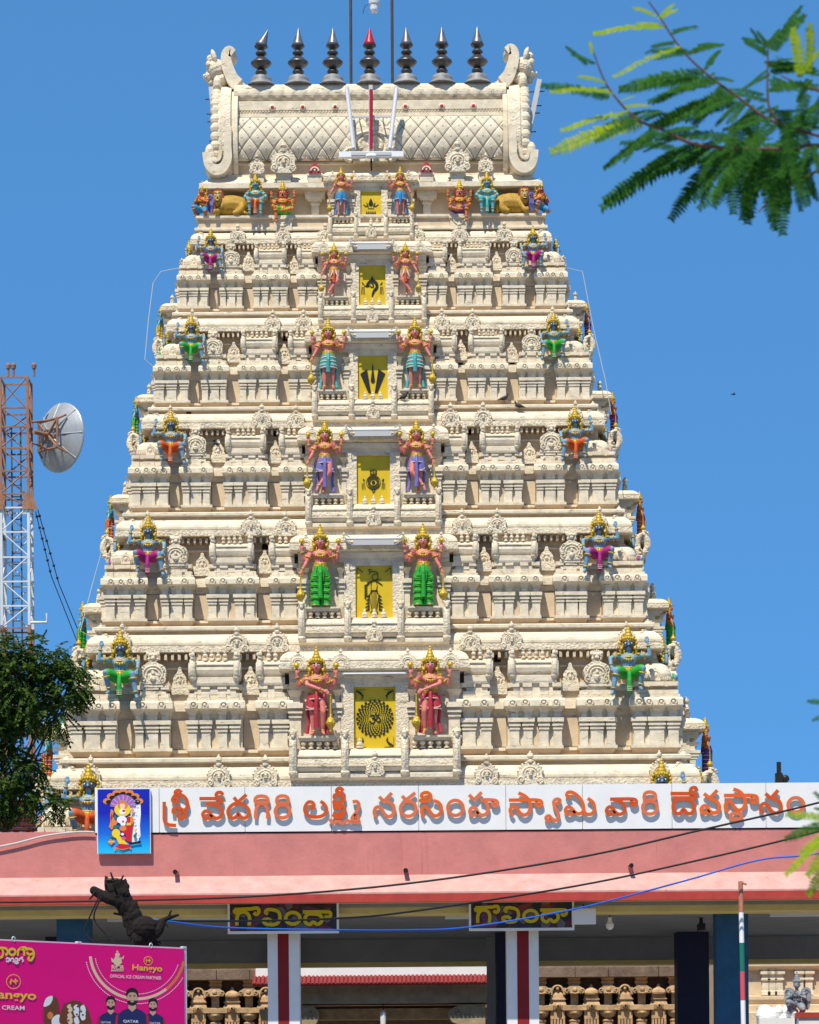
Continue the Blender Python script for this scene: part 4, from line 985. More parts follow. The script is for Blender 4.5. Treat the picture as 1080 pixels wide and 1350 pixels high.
for x, mi in ((285, 1), (694, -1)):
    t = empty('lion_statue', onledge(x, -4, 0)); s_ = 40*m6/.47; t.scale = (mi*s_*.56, s_*.8, s_*.92)
    tag(t, 'ochre lion statue lying behind the deity with the %s' % ('orange sash' if mi > 0 else 'teal cloth'), 'statue', 'pair of lions on the ledge')
    setm(put('body', LB[0], t), 'lionbrown'); setm(put('head', LB[1], t), 'lionbrown'); put('mane', LB[2], t); put('face_paint', LB[3], t)['kind'] = 'stuff'
# winged kneeling figures at the ledge corners (and the grey one by the end wall)
def wings(sp=1):
    out = []
    for s in (-1, 1):
        g = MB()
        o_ = spline([(.10,.40),(.20,.50),(.33,.50),(.40,.38),(.40,.18),(.36,-.04),(.30,-.16),(.22,-.10),(.14,.10)], 4, True); o_ = [(s*x, z) for x, z in o_]
        g.prism(o_ if s < 0 else o_[::-1], .09, .15, 0, None, True)
        for i in range(5): g.tube([(s*(.17+.045*i), .085, .30-.02*i), (s*(.18+.045*i), .075, .10), (s*(.20+.035*i), .09, -.10+.03*i)], [.02,.026,.012], 6)
        g.tube(spiral(s*.27, .38, .09, 1.2, 0, .075, s=s), .017, 5)
        out.append(g.mesh('wing', ['violet']))
    return out
WING = wings()
def garuda(loc, scale, rz, skin, cloth, wing, label, gold=True, group=None):
    t = sitter('winged_kneeling_statue', 'kneel', skin, cloth, label, group, loc, scale, 1, rz, False, False, hal=gold)
    for w_ in WING: setm(put('wing', w_, t), wing)
    if not gold:
        for c in t.children:
            for sl_ in c.material_slots: sl_.link = 'OBJECT'; sl_.material = M[skin]
    return t
kg = 46*m6/1.22
garuda(onledge(267, 1, .27*kg), kg, -.5, 'orangeskin', 'blue', 'purple', 'orange winged figure with joined palms in sky-blue cloth, beside lion near mast side', True)
garuda(onledge(712, 1, .27*kg), kg, .5, 'orangeskin', 'blue', 'purple', 'orange winged figure with joined palms at the ledge corner facing the feathery tree', True)
# ------------------------------------------------------------------ yellow door panels with black emblems
def om_strokes():
    f = lambda L_: [((x-485)/243, -(y-625)/243) for x, y in L_]
    return [f(q) for q in ([(432,600),(448,588),(470,588),(484,603),(472,620),(452,624)], [(452,624),(476,630),(486,650),(470,676),(445,676),(426,652)], [(486,648),(500,638),(512,660),(535,662),(546,640),(536,616),(515,614),(500,630)], [(488,572),(503,590),(522,590),(536,572)])]
def emblem(k):
    g = MB(); Q = lambda p, w_, cl=False: g.ribbon(p, [v*.85 for v in w_] if hasattr(w_, '__len__') else w_*.85, -.04, 0, closed=cl)
    dot = lambda x, z, r: g.prism([(x+r*cos(2*pi*i/10), z+r*sin(2*pi*i/10)) for i in range(10)], -.04, 0)
    poly = lambda p: g.prism(p, -.04, 0)
    if k == 1:
        for r in range(7):
            R = .30+.55*(r/6)**1.15; h = .012+.040*(r/6)
            for i in range(24):
                a = 2*pi*(i+.5*(r % 2))/24; c = (R*cos(a), R*sin(a)*1.0); ca, sa = cos(a+pi/4*0), sin(a+pi/4*0)
                poly([(c[0]+ca*h*u-sa*h*v, c[1]+sa*h*u+ca*h*v) for u, v in ((-1,-1),(1,-1),(1,1),(-1,1))])
        for q in om_strokes(): Q(spline(q, 4), .062)
        dot(.06, .26, .035)
        for sx in (-1, 1):
            for sz in (-1, 1):
                Q([(sx*.9, sz*1.32), (sx*.9, sz*.9)], .012); Q([(sx*.9, sz*1.36), (sx*.45, sz*1.38)], .012)
                for q in range(4): dot(sx*(.85-.09*q), sz*(1.30-.07*q), .035); Q(spline([(sx*.88, sz*1.3), (sx*(.7-.05*q), sz*(1.28-.06*q)), (sx*.62, sz*(1.2-.1*q))], 4), .016)
    elif k == 2:    # standing figure playing a flute, in line
        Q(spline([(-.05,.95),(.12,1.0),(.22,.86),(.14,.70),(-.02,.68),(-.1,.8),(-.05,.95)], 4), .035); Q(spline([(-.28,1.0),(-.15,1.12),(.1,1.12),(.25,1.0)], 4), .04); Q(spline([(-.2,1.1),(-.3,1.25),(-.1,1.22)], 4), .03)
        Q([(-.38,.55),(.38,.72)], .03); Q(spline([(.0,.66),(.25,.55),(.45,.4),(.3,.5),(.1,.62)], 4), .035); Q(spline([(-.05,.66),(-.3,.5),(-.42,.36),(-.25,.5)], 4), .03)
        for s in (-1, 1): Q(spline([(s*.12,.62),(s*.17,.35),(s*.12,.1),(s*.24,-.1),(s*.2,-.5),(s*.12,-1.0)], 5), .035)
        for i in range(7): Q([(-.2+.01*i,.12-.02*i),(.2-.01*i,.12-.02*i)] if i < 2 else [((i-4)*.07,.05),((i-4)*.06,-.9)], .022)
        for s in (-1, 1):
            for j in range(5): poly([(s*.26,-.1-.18*j),(s*(.40+.03*j),-.22-.19*j),(s*.24,-.24-.18*j)][::s])
        for j in range(6): Q(spline([(-.36,.45-.12*j),(-.52,.38-.13*j),(-.42,.3-.13*j)], 4), .03)
        Q(spline([(-.12,-1.0),(-.2,-1.1),(.02,-1.08)], 4), .04); Q(spline([(.12,-1.0),(.2,-1.12),(-.02,-1.1)], 4), .04)
        for sx in (-1, 1):
            for q in range(3): dot(sx*(.85-.1*q), 1.30-.08*q, .04); Q([(sx*.9,1.3),(sx*.9,.95)], .012)
    elif k == 3:
        for r, w_ in ((.42,.035),(.34,.03),(.22,.05),(.06,.1)): Q([(r*cos(2*pi*i/28), -.1+r*sin(2*pi*i/28)) for i in range(28)], w_, True)
        for i in range(16): a = 2*pi*i/16; Q([(.25*cos(a),-.1+.25*sin(a)),(.33*cos(a),-.1+.33*sin(a))], .03)
        for i in range(-2, 3): Q(spline([(.08*i,.42),(.10*i,.58),(.07*i,.72-.05*abs(i))], 3), .05)
        Q([(-.22,.40),(.22,.40)], .03)
        for s in (-1, 1):
            Q(spline([(s*.52,.0),(s*.62,.12),(s*.60,.0),(s*.56,-.1)], 4), .03)
            for j in range(3): Q([(s*(.54+.07*j),-.15),(s*(.5+.09*j),-.5)], .035)
        Q(spline([(-.1,-.55),(0,-.7),(.1,-.55)], 4), .05)
    elif k == 4:
        for s in (-1, 1): poly([(s*.12,-.98),(s*.30,-.98),(s*.84,.30),(s*.38,.62)][::s])
        poly(spline([(0,1.0),(-.06,.5),(-.13,-.05),(-.13,-.22),(0,-.32),(.13,-.22),(.13,-.05),(.06,.5)], 4, True))
    elif k == 5:
        Q([(.36*cos(RAD(a)), .02+.36*sin(RAD(a))) for a in range(-60, 200, 12)], .26); Q(spline([(.18,-.28),(.05,-.55),(-.02,-.8)], 4), [.26-.02*i for i in range(9)])
        Q([(.12*cos(RAD(a))-.02, .05+.12*sin(RAD(a))) for a in range(-180, 120, 15)], .09)
        Q([(-.6,.02),(-.2,.0)], .08); poly([(-.12,.5),(.12,.5),(.05,.66),(0,.78),(-.05,.66)]); Q([(-.22,.46),(.22,.46)], .04)
        for s in (-1, 1):
            Q(spline([(s*.6,.1),(s*.76,.3),(s*.7,.1)], 4), .04)
            for j in range(3): Q([(s*(.62+.08*j),-.05),(s*(.58+.12*j),-.6)], .05)
    else:
        poly(spline([(0,.95),(-.18,.58),(-.22,.4),(0,.2),(.22,.4),(.18,.58)], 4, True))
        for s in (-1, 1):
            poly(spline([(s*.2,.18),(s*.42,.62),(s*.36,.2)][::s], 4, True)); poly(spline([(s*.38,.2),(s*.75,.4),(s*.5,.16)][::s], 4, True))
        Q([(-.3,.0),(.3,.0)], .05)
        for i in range(-2, 3): poly(spline([(i*.2,-.25),(i*.2-.08,-.5),(i*.2,-.75),(i*.2+.08,-.5)], 4, True))
        Q([(-.25,-.95),(.25,-.95)], .05)
    return g.mesh('emblem', ['black'])
panel_me = MB().box(-1, 1, -.06, .06, -1.5, 1.5).mesh('door_panel', ['yellow'])
for k in range(1, 7):
    if k < 6: hw = 27.4*SX[k]; z0, z1 = ZB[k]+50.7*SZ[k], ZB[k]+130.8*SZ[k]; yy = SB[k]-6.5*SX[k]; xx = 0
    else: hw = 27.4*.5*m6; z0, z1 = ZB[6]+(-1+50.7*.55)*m6, ZB[6]+(-1+130.8*.55)*m6; yy = SB[6]+(2-6.5*.571)*m6; xx = top.location.x
    o = put('door_panel', panel_me, tower, (xx, yy, (z0+z1)/2)); o.scale = (hw, hw, (z1-z0)/3)
    e = put('emblem', emblem(k), o, (0, -.062, 0)); e.scale = (1, 1, hw/((z1-z0)/3)); e['kind'] = 'stuff'
    # tube lamp over the panel
    g = MB(); L_ = 42*hw/27.4
    g.box(-L_, L_, -.05, .02, 0, .03, 0); g.tube([(-L_*.96, -.075, .015), (L_*.96, -.075, .015)], .016, 8, 1)
    if 1 < k < 6:
        for s in (-1, 1): g.tube([(s*L_*.8, .0, .05), (s*L_*1.05, -.12, .10), (s*L_*1.05, -.12, -.02), (s*L_*.72, -.05, -.12)], .012, 5, 0)
        g.box(-L_*.72, L_*.72, -.10, -.06, -.12, -.02, 0)
    if k < 6: g.build('tube_lamp', ['silver', 'tubewhite'], tower, (0, SB[k]-(20 if k == 1 else 27)*SX[k]-.02, ZB[k]+(145 if k == 1 else 166)*SZ[k]))

# ------------------------------------------------------------------ fittings on the roof: namam lamp, lamp frame, end lamps, conductor
t = empty('emblem_lamp', top_world(489.5, 202, 16)); tag(t, 'three-stroke emblem lamp of white and red tubes fixed before the barrel roof', 'lamp')
b0 = top_world(489.5, 202, 16)
def rel(x, y, d=16): return tuple(top_world(x, y, d)-b0)
for (xa, ya, xb, yb_, mtl) in ((457,115,466.5,198,'tubewhite'),(523.5,115,514,198,'tubewhite'),(489.5,113,489.5,199,'redtube')):
    a, b = Vector(rel(xa,ya)), Vector(rel(xb,yb_)); g = MB()
    g.x = Matrix.Translation(a) @ along(a, b); L_ = (b-a).length; g.box(-.05,.05,-.03,.05,0,L_,0); 
    g.x = Matrix.Translation(a+Vector((0,-.05,0))) @ along(a, b); g.tube([(0,0,.03 if mtl != 'redtube' else .10),(0,0,L_-.03)], .036, 8, 1); g.x = Matrix()
    g.build('tube', ['silver', mtl], t)
g = MB(); a, b = Vector(rel(447,203)), Vector(rel(532,202)); g.box(a.x, b.x, -.06, .06, -.09, .02, 0); g.box(a.x+.25, b.x-.25, -.075, -.055, -.06, 0, 1); g.build('base_bar', ['tubewhite', 'silver'], t)
g = MB(); c = Vector(rel(489.5,207)); g.ell((0,-.06,c.z), (.12,.07,.06), 12, 7); g.box(-.02,.02,-.05,0,c.z-.2,c.z-.03,1); g.tube([(0,0,c.z-.1),(0,.35,c.z-.15)], .02, 6, 1); g.build('floodlight', ['tubewhite','black'], t)
g = MB(); a, b = Vector(rel(463,153)), Vector(rel(517,153)); g.box(a.x, b.x, .04, .07, a.z-.02, a.z+.02); 
for x in (474, 505): q = Vector(rel(x,153)); g.tube([(q.x,.05,q.z),(q.x,.45,q.z)], .015, 5)
g.build('cross_bar', ['silver'], t)
# lamp frame above the ridge
t = empty('roof_lamp_gantry', top_world(490, 108, -60)); tag(t, 'two thin pipes rising from the roof ridge with a bulkhead lamp between', 'lamp'); b0 = top_world(490, 108, -60)
def rel2(x, y): return tuple(top_world(x, y, -60)-b0)
for x in (463, 517.5): MB().tube([rel2(x, 112), rel2(x-1, -60)], .030, 8).build('pipe', ['pipe'], t)
g = MB(); g.tube([rel2(460, -58), rel2(520, -58)], .028, 8); g.tube([rel2(493.5, -58), rel2(493.5, -4)], .015, 6); g.build('cross_pipe', ['pipe'], t)
p = Vector(rel2(493.5, 7)); g = MB(); g.lathe([(.03,.16),(.10,.13),(.12,.07),(.115,.02),(.10,.01)][::-1], 14, p, 0); g.lathe([(.02,-.16),(.06,-.15),(.085,-.10),(.095,-.02),(.095,.015)], 14, p, 1)
for i in range(8): a = 2*pi*i/8; g.tube([(p.x+.1*cos(a),p.y+.1*sin(a),p.z),(p.x+.07*cos(a),p.y+.07*sin(a),p.z-.14),(p.x,p.y,p.z-.17)], .006, 4, 0)
g.tube([(p.x-.08,p.y,p.z+.05),(p.x-.2,p.y,p.z-.02),(p.x-.24,p.y,p.z-.18)], .006, 4, 2); g.build('caged_bulb', ['galv', 'tubewhite', 'cable'], t)
# strip lamps on the two gable ends
for pts, lab in ((((279,118),(287,203)), 'slanting strip lamp on the roof end facing the mast'), (((711,108),(694,190)), 'slanting strip lamp on the roof end facing the leafy branch')):
    a, b = top_world(*pts[0], -40), top_world(*pts[1], -40); t = empty('strip_lamp', b); tag(t, lab, 'lamp', 'strip lamps on the roof ends'); s = 1 if pts[0][0] > 500 else -1
    for dy in (-.12, .12):
        g = MB(); g.x = Matrix.Translation((0,dy,0)) @ along(b, a); L_ = (a-b).length; g.box(-.05,.05,-.05,.05,0,L_,0); g.build('strip', ['silver'], t)
    g = MB()
    for q in (.2,.5,.62,.85): c = (a-b)*q; g.tube([(c.x+s*.15,c.y,c.z),(c.x-s*.35,c.y,c.z-.02)], .012, 5)
    g.build('bracket', ['black'], t)
# lightning conductor down the mast-side corner
for pts, ks_, lab in (([(237,353),(212,358),(202,373),(196,420),(191,474),(203,484)], (5,5,5,4.5,4,4), 'thin white conductor cable high on the tower edge by the mast'), ([(170,690),(143,696),(122,770),(106,832),(122,840)], (2,2,1.6,1,1), 'thin white conductor cable low on the tower edge by the mast'), ([(746,353),(768,358),(784,440),(798,500),(806,546),(790,552)], (5,5,4.5,4,3.6,3.6), 'thin white conductor cable on the tower edge by the leafy branch')):
    q = [P(x, y, YF+SB[int(k_)]+(SB[min(6, int(k_)+1)]-SB[int(k_)])*(k_ % 1)+1.0) for (x, y), k_ in zip(pts, ks_)]
    tag(MB().tube([tuple(v) for v in q], .008, 5).build('conductor_cable', ['whitecable']), lab, 'cable')

# ------------------------------------------------------------------ entrance pavilion
YP = 40.0
H = lambda y, Y: EYE+(PCY-y)*Y/F
X_ = lambda x, Y, y=1200: P(x, y, Y).x
pav = empty('entrance_pavilion', (0, YP, 0)); tag(pav, 'pink flat-roofed entrance pavilion with striped columns before the tower', 'pavilion')
XL, XR = -11.5, 10.5
zst, zsb, zl, zlo, zro = H(1036,YP), H(1095,YP), H(1152,YP), H(1176,YP-.42), H(1189,YP-.42)
def pbuild(g, name, mats): 
    g.v = [(x, y-YP, z) for x, y, z in g.v]; return g.build(name, mats, pav)
g = MB(); g.box(XL, XR, YP, YP+.25, zl-.3, zsb+.02); pbuild(g, 'fascia', ['pink'])
g = MB(); x0, x1 = XL, XR
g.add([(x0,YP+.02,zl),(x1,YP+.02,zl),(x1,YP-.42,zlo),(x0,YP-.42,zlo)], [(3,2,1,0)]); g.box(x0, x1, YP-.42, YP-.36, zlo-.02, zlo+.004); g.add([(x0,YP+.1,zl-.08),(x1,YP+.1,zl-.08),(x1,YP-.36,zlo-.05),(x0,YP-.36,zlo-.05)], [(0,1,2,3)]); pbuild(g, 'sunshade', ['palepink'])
g = MB(); g.box(x0, x1, YP-.424, YP-.30, zro, zlo-.021); pbuild(g, 'sunshade_edge', ['brickred'])
zc = 4.46
g = MB(); g.box(x0, x1, YP-.30, YP+.33, zro+.03, zro+.06); g.box(x0, x1, YP+.32, YP+.98, H(1204,YP+.32), zro+.1); pbuild(g, 'front_beam', ['yellowwash'])
g = MB(); g.box(x0, x1, YP+.25, 48.5, zc, zsb-.25); pbuild(g, 'roof_slab', ['greywash_shade'])
zbb = H(1268,48)
g = MB(); g.box(x0, x1, 48, 48.4, zbb, zc+.01); pbuild(g, 'back_beam', ['greywash_shade'])
g = MB(); g.box(x0, x1, 47.99, 48.41, zbb-.07, zbb-.002); pbuild(g, 'back_beam_lip', ['yellowwash'])
g = MB(); g.box(x0, x1, 38.6, 49, 0.004, .15); pbuild(g, 'floor_slab', ['concrete'])
def column(px0, px1, Y, mats, stripe=None, lab=None, ztop=None, y=1280):
    a, b = X_(px0, Y, y), X_(px1, Y, y); w_ = b-a; ztop = ztop or zc
    t = MB().box(a, b, Y-YP, Y-YP+w_, .15, ztop-.002, 0).build('column', [mats], pav)
    if stripe:
        s0, s1 = X_(stripe[0], Y, y), X_(stripe[1], Y, y)
        q = MB(); q.add([(s0,Y-YP-.003,.16),(s1,Y-YP-.003,.16),(s1,Y-YP-.003,ztop-.01),(s0,Y-YP-.003,ztop-.01)], [(0,1,2,3)]); q.build('stripe', ['crimson'], t)
    if lab: t['label'] = lab
    return t
zfb = H(1204, YP+.32)
column(353, 395, YP+.5, 'white', (366.5, 381), 'white column with crimson stripe', zfb); column(668.5, 710.5, YP+.5, 'white', (682, 697.5), None, zfb)
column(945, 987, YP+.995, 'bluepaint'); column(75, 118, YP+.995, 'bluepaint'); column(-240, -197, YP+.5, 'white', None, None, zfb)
column(893, 935, 46.5, 'navy'); column(642, 653.6, 47.4, 'greywash_shade'); column(654, 692, 46.2, 'navy'); column(60, 100, 46.5, 'navy'); column(360, 388, 47.4, 'greywash_shade')
for x, y in ((231.5,1150),(535,1148),(832,1141.5)):
    a = P(x, y, YP-.16); g = MB(); g.tube([(a.x,.05,a.z+.02),(a.x,-.22,a.z)], .034, 10, cap=False); g.tube([(a.x,.05,a.z+.02),(a.x,-.215,a.z)], .028, 10, 1); g.build('spout', ['pink', 'black'], pav)
# ceiling fittings
for x, y, L_ in ((230,1204,1.0),(640,1197,.6),(1060,1201,.5)):
    a = P(x, y, 42.0); g = MB(); g.box(a.x-L_, a.x+L_, 2.0, 2.06, zc-.06, zc+.001); g.build('ceiling_tube_lamp', ['tubewhite'], pav)
# hanging bulb and a ceiling camera
a = P(804, 1214, 41); g = MB(); g.tube([(a.x,1,zc),(a.x,1,a.z+.03)], .008, 5, 1); g.lathe([(.02,-.13),(.055,-.10),(.06,-.05),(.03,0),(.025,.05)], 12, (a.x,1,a.z), 0); tag(g.build('bulb', ['tubewhite','black'], pav))
a = P(925, 1222, 43); g = MB(); g.box(a.x-.05,a.x+.05,2.9,3.2,a.z-.05,a.z+.05); g.tube([(a.x,3.05,zc),(a.x,3.05,a.z+.04)], .03, 6); o = g.build('ceiling_camera', ['black'], pav)

# ------------------------------------------------------------------ name board with standing letters
YS = YP-.02
sign = empty('temple_name_board', (0, YS, zsb)); tag(sign, 'long white board with orange Telugu letters above the pink fascia', 'sign')
def SP(x, y, Y=YS): q = P(x, y, Y); return (q.x, q.z-zsb)
zlev = lambda: 0
seams = [125,210,323,437,552,667,768,886,1010,1120,1230]
for a, b in zip(seams, seams[1:]):
    xa, xb = X_(a, YS, 1060), X_(b, YS, 1060); g = MB(); g.box(xa+.004, xb-.004, 0, .05, .0, zst-zsb); g.build('sign_panel', ['panelwhite'], sign)
g = MB(); g.box(X_(125,YS,1060), X_(1230,YS,1060), .02, .16, -.02, zst-zsb-.03); g.build('backing_frame', ['silver'], sign)
LT = []   # (zoom origin x, scale, faded, width, strokes)
Z1, Z2, Z3, Z4 = (205, 1/6), (385, 1/6), (540, 1/6), (715, 1/6); Z5 = (875, 190/1080)
E = lambda cx_, cy_, rx, ry, n=20: ('c', [(cx_+rx*cos(2*pi*i/n), cy_+ry*sin(2*pi*i/n)) for i in range(n)])
S = lambda *p: ('s', list(p)); B = lambda *p: ('b', list(p)); C = lambda *p: ('l', list(p))
LET = [
 (Z1, 0, [B((72,165),(72,300)), S((72,295),(80,328),(110,347),(165,352)), E(158,150,20,20), S((142,136),(165,110),(200,108),(240,135),(257,180),(250,215),(225,238)), S((145,258),(145,225),(172,210),(205,222),(237,245),(238,278),(210,298),(183,280),(188,252),(210,243)), S((166,112),(160,88),(185,75),(210,92))]),
 (Z1, 0, [B((350,140),(505,140)), S((534,112),(525,94),(497,92),(482,112),(505,135),(527,152),(522,178)), B((400,182),(510,181)), S((440,183),(495,198),(530,235),(522,276),(485,296),(452,278),(430,250),(400,238),(377,262),(392,295),(425,292),(448,270))]),
 (Z1, 0, [B((622,130),(655,172)), B((650,172),(722,108)), C((655,178),(610,190),(578,230),(582,272),(612,295),(642,282),(658,258),(676,282),(706,295),(738,270),(740,230),(705,190))]),
 (Z1, 1, [S((793,298),(796,240),(812,195),(842,178),(872,192),(890,240),(888,298)), C((840,120),(878,128),(893,152),(885,172),(840,168),(800,172),(790,150),(805,127))]),
 (Z1, 1, [E(1007,240,58,52), C((1007,118),(1043,128),(1053,158),(1042,180),(1007,174),(970,180),(961,156),(972,128))]),
 (Z2, 0, [S((226,162),(250,178),(274,215),(268,250),(240,276),(195,285),(140,278),(106,245),(105,205),(128,170),(158,168),(176,190),(165,212),(140,208))]),
 (Z2, 0, [S((408,80),(385,58),(360,66),(356,86),(390,100),(414,132),(402,160),(355,172),(322,158)), S((338,142),(336,116),(362,106),(390,120)), S((322,186),(380,186),(417,212),(412,246),(375,262),(325,258)), S((330,215),(365,208),(390,222)), S((325,262),(345,286),(385,288),(418,255))]),
 (Z2, 1, [S((300,300),(325,333),(362,316),(400,335),(434,314),(470,326),(545,328)), S((480,166),(515,164),(531,192),(516,236),(490,272),(476,300),(498,318),(524,302),(516,276),(492,280))]),
 (Z2, 1, [B((690,125),(730,164)), B((726,164),(790,95)), S((668,286),(651,252),(662,215),(690,206),(716,236),(740,270),(772,282),(802,258),(808,214),(788,178),(735,160))]),
 (Z2, 1, [B((870,120),(907,154)), B((902,152),(975,95)), E(920,220,62,60)]),
 (Z3, .5, [S((118,282),(96,250),(102,215),(126,204),(155,232),(182,268),(216,275),(246,250),(250,205),(230,172),(190,155)), S((75,152),(112,163),(158,150),(168,115),(140,92),(104,100),(95,122),(118,134),(142,120))]),
 (Z3, 1, [E(363,213,61,60)]),
 (Z3, 1, [B((470,110),(514,154)), B((508,154),(570,90)), S((565,152),(602,168),(620,210),(610,255),(575,272),(545,254),(525,220),(497,210),(476,238),(490,272),(520,266),(542,244)), S((560,150),(630,150),(682,156),(697,180),(678,200),(656,186),(664,162))]),
 (Z3, .5, [B((785,152),(1000,150)), S((860,96),(905,115),(942,150),(955,200),(942,248),(906,270),(870,250),(850,216),(822,200),(797,222),(800,254),(820,275)), S((990,150),(1036,158),(1044,186),(1020,202),(1000,184),(1010,164))]),
 (Z4, 1, [S((108,172),(130,178),(138,152),(112,144),(90,164),(97,206),(121,250),(128,288),(106,312),(76,300),(52,276),(28,290),(40,314),(66,304))]),
 (Z4, .5, [S((225,120),(205,128),(192,110),(205,90),(240,92),(285,125),(318,175),(325,235),(292,260),(256,246),(230,216),(202,206),(182,230),(196,262),(230,258),(258,240)), S((322,232),(345,260),(385,262),(412,226),(400,172),(358,138))]),
 (Z4, 0, [B((535,145),(690,142)), S((560,147),(620,165),(651,205),(641,250),(606,264),(576,246),(555,216),(526,206),(506,234),(520,264),(550,260),(572,240)), S((682,142),(732,148),(743,174),(722,192),(701,176),(712,156))]),
 (Z4, 1, [E(850,210,58,52), C((848,88),(884,98),(894,128),(882,150),(848,146),(814,150),(804,126),(814,98))]),
 (Z5, .3, [B((50,95),(215,95)), S((248,78),(235,52),(207,56),(200,84),(236,104),(238,128)), B((65,130),(238,128)), C((110,137),(76,160),(70,205),(88,240),(120,244),(147,214),(175,243),(208,240),(226,205),(218,160),(185,137))]),
 (Z5, .6, [B((300,95),(346,134)), B((340,133),(400,70)), S((342,134),(390,150),(415,190),(405,228),(370,240),(342,224),(325,196),(301,186),(279,210),(291,241),(320,238),(338,220))]),
 (Z5, .6, [B((450,110),(650,108)), S((520,62),(565,80),(599,118),(608,168),(591,208),(556,220),(526,196),(506,162),(477,156),(460,184),(466,214),(484,232)), S((642,108),(690,116),(697,146),(672,162),(652,144),(666,124))]),
 (Z5, .8, [C((540,242),(506,250),(499,272),(518,290),(540,284),(562,290),(581,272),(574,250))]),
 (Z5, .2, [B((760,95),(804,134)), B((798,133),(855,70)), S((745,242),(723,212),(732,180),(760,170),(786,200),(815,234),(850,240),(876,210),(870,165),(840,137),(796,130))]),
 (Z5, .8, [E(988,180,58,54)]),
]
def lettering(LET_, parent, oy, y0, th, w_, mats_of, toloc, name='letter'):
    for (ox, sc_), fade, strokes in LET_:
        g = MB()
        for j, (kd, pts) in enumerate(strokes):
            q = pts if kd in 'bc' else spline(pts, 5, kd == 'l')
            q = [toloc(ox+x*sc_, oy+y*sc_) for x, y in q]
            cl = kd in 'cl'
            w2 = w_*sc_*6
            # pixel y grows downward, so ring direction flips: keep faces to the viewer either way (two-sided strokes)
            g.ribbon(q, w2, y0-th-.0012*j, y0, 0, 1, cl)
        me = g.mesh(name, mats_of(fade)); put(name, me, parent)
lettering(LET, sign, 1030, -.032, .02, 27/6*YP/F, lambda f: ['letter' if f < .5 else ('letterfade' if f >= .8 else 'lettermid'), 'brass'], lambda x, y: SP(x, y))
# deity picture on a blue board
def print_layer(g, polys, toloc, y0, step=.0015):
    for i, (mi, pts) in enumerate(polys):
        q = [toloc(x, y) for x, y in pts]
        A_ = sum(a[0]*b[1]-b[0]*a[1] for a, b in zip(q, q[1:]+q[:1]))
        if A_ < 0: q = q[::-1]
        g.add([(x, y0-step*i, z) for x, z in q], [tuple(range(len(q)))], mi)
def pm(name, c, r=.45): 
    M[name] = mat(name, c, r); return name
PR = [pm('print_'+n, c) for n, c in (('navy',(.022,.026,.12)),('skyblue',(.02,.42,.80)),('royal',(.006,.015,.42)),('orange',(.70,.22,.05)),('yellow',(.80,.58,.02)),('red',(.55,.015,.03)),('white',(.80,.80,.82)),('skin',(.64,.37,.26)),('black',(.012,.012,.014)),('purple',(.40,.12,.45)),('green',(.02,.20,.10)),('cream',(.80,.60,.38)),('brown',(.16,.05,.02)),('pink',(.75,.08,.25)),('hair',(.02,.014,.012)),('bluegrey',(.30,.42,.62)))]
PI_ = {n: i for i, n in enumerate(('navy','skyblue','royal','orange','yellow','red','white','skin','black','purple','green','cream','brown','pink','hair','bluegrey'))}
def ellp(cx_, cy_, rx, ry, n=16, a0=0, a1=360): return [(cx_+rx*cos(RAD(a0+(a1-a0)*i/n)), cy_+ry*sin(RAD(a0+(a1-a0)*i/n))) for i in range(n + (0 if a1-a0 == 360 else 1))]
# picture board: gradient blue ground with an enthroned figure under a fan of hoods
def gradmat():
    m = bpy.data.materials.new('blue_gradient_print'); m.use_nodes = True; t_ = m.node_tree; b = t_.nodes['Principled BSDF']; N = t_.nodes.new; L = t_.links.new
    tc = N('ShaderNodeTexCoord'); sp_ = N('ShaderNodeSeparateXYZ'); L(tc.outputs['Generated'], sp_.inputs[0]); cr = N('ShaderNodeValToRGB'); L(sp_.outputs['Z'], cr.inputs[0])
    e = cr.color_ramp.elements; e[0].position = .02; e[0].color = (.01,.48,.86,1); e[1].position = .62; e[1].color = (.004,.012,.40,1); q = cr.color_ramp.elements.new(.3); q.color = (.008,.13,.66,1)
    L(cr.outputs[0], b.inputs['Base Color']); b.inputs['Roughness'].default_value = .35; return m
M['gradblue'] = gradmat()
pb = P(163.5, 1124, YP-.1); board = empty('picture_board', (pb.x, YP-.1, pb.z)); tag(board, 'blue picture board of a seated deity under a serpent hood, on the sign', 'picture board')
ZP = lambda x, y: (P(120+x/12, 1030+y/12, YP-.1).x-pb.x, P(120+x/12, 1030+y/12, YP-.1).z-pb.z)
(ax0, az0), (ax1, az1) = ZP(113, 1135), ZP(925, 122)
MB().box(ax0, ax1, 0, .05, az0, az1).build('board', ['gradblue'], board)
o = MB().box(ax0-.012, ax1+.012, .012, .06, az0-.012, az1+.012).build('frame', ['panelwhite'], board)
pl = []
add = lambda c, p: pl.append((PI_[c], p))
add('white', [(700,265),(760,275),(785,330),(790,520),(775,700),(785,860),(740,960),(660,985),(620,900),(640,600),(600,330)])
for i in range(7):
    a = RAD(205+130*i/6); c_ = (510+280*cos(a), 425+260*sin(a)); add('orange', ellp(c_[0], c_[1], 66, 46)); add('black', ellp(510+245*cos(a), 425+225*sin(a), 52, 36))
add('purple', ellp(510, 400, 205, 190, 20, 180, 360)+[(510,430)])
for i in range(7): a = RAD(200+140*i/6); add('bluegrey', [(510+110*cos(a-.05),420+110*sin(a-.05)),(510+200*cos(a-.04),420+200*sin(a-.04)),(510+200*cos(a+.05),420+200*sin(a+.05)),(510+110*cos(a+.06),420+110*sin(a+.06))])
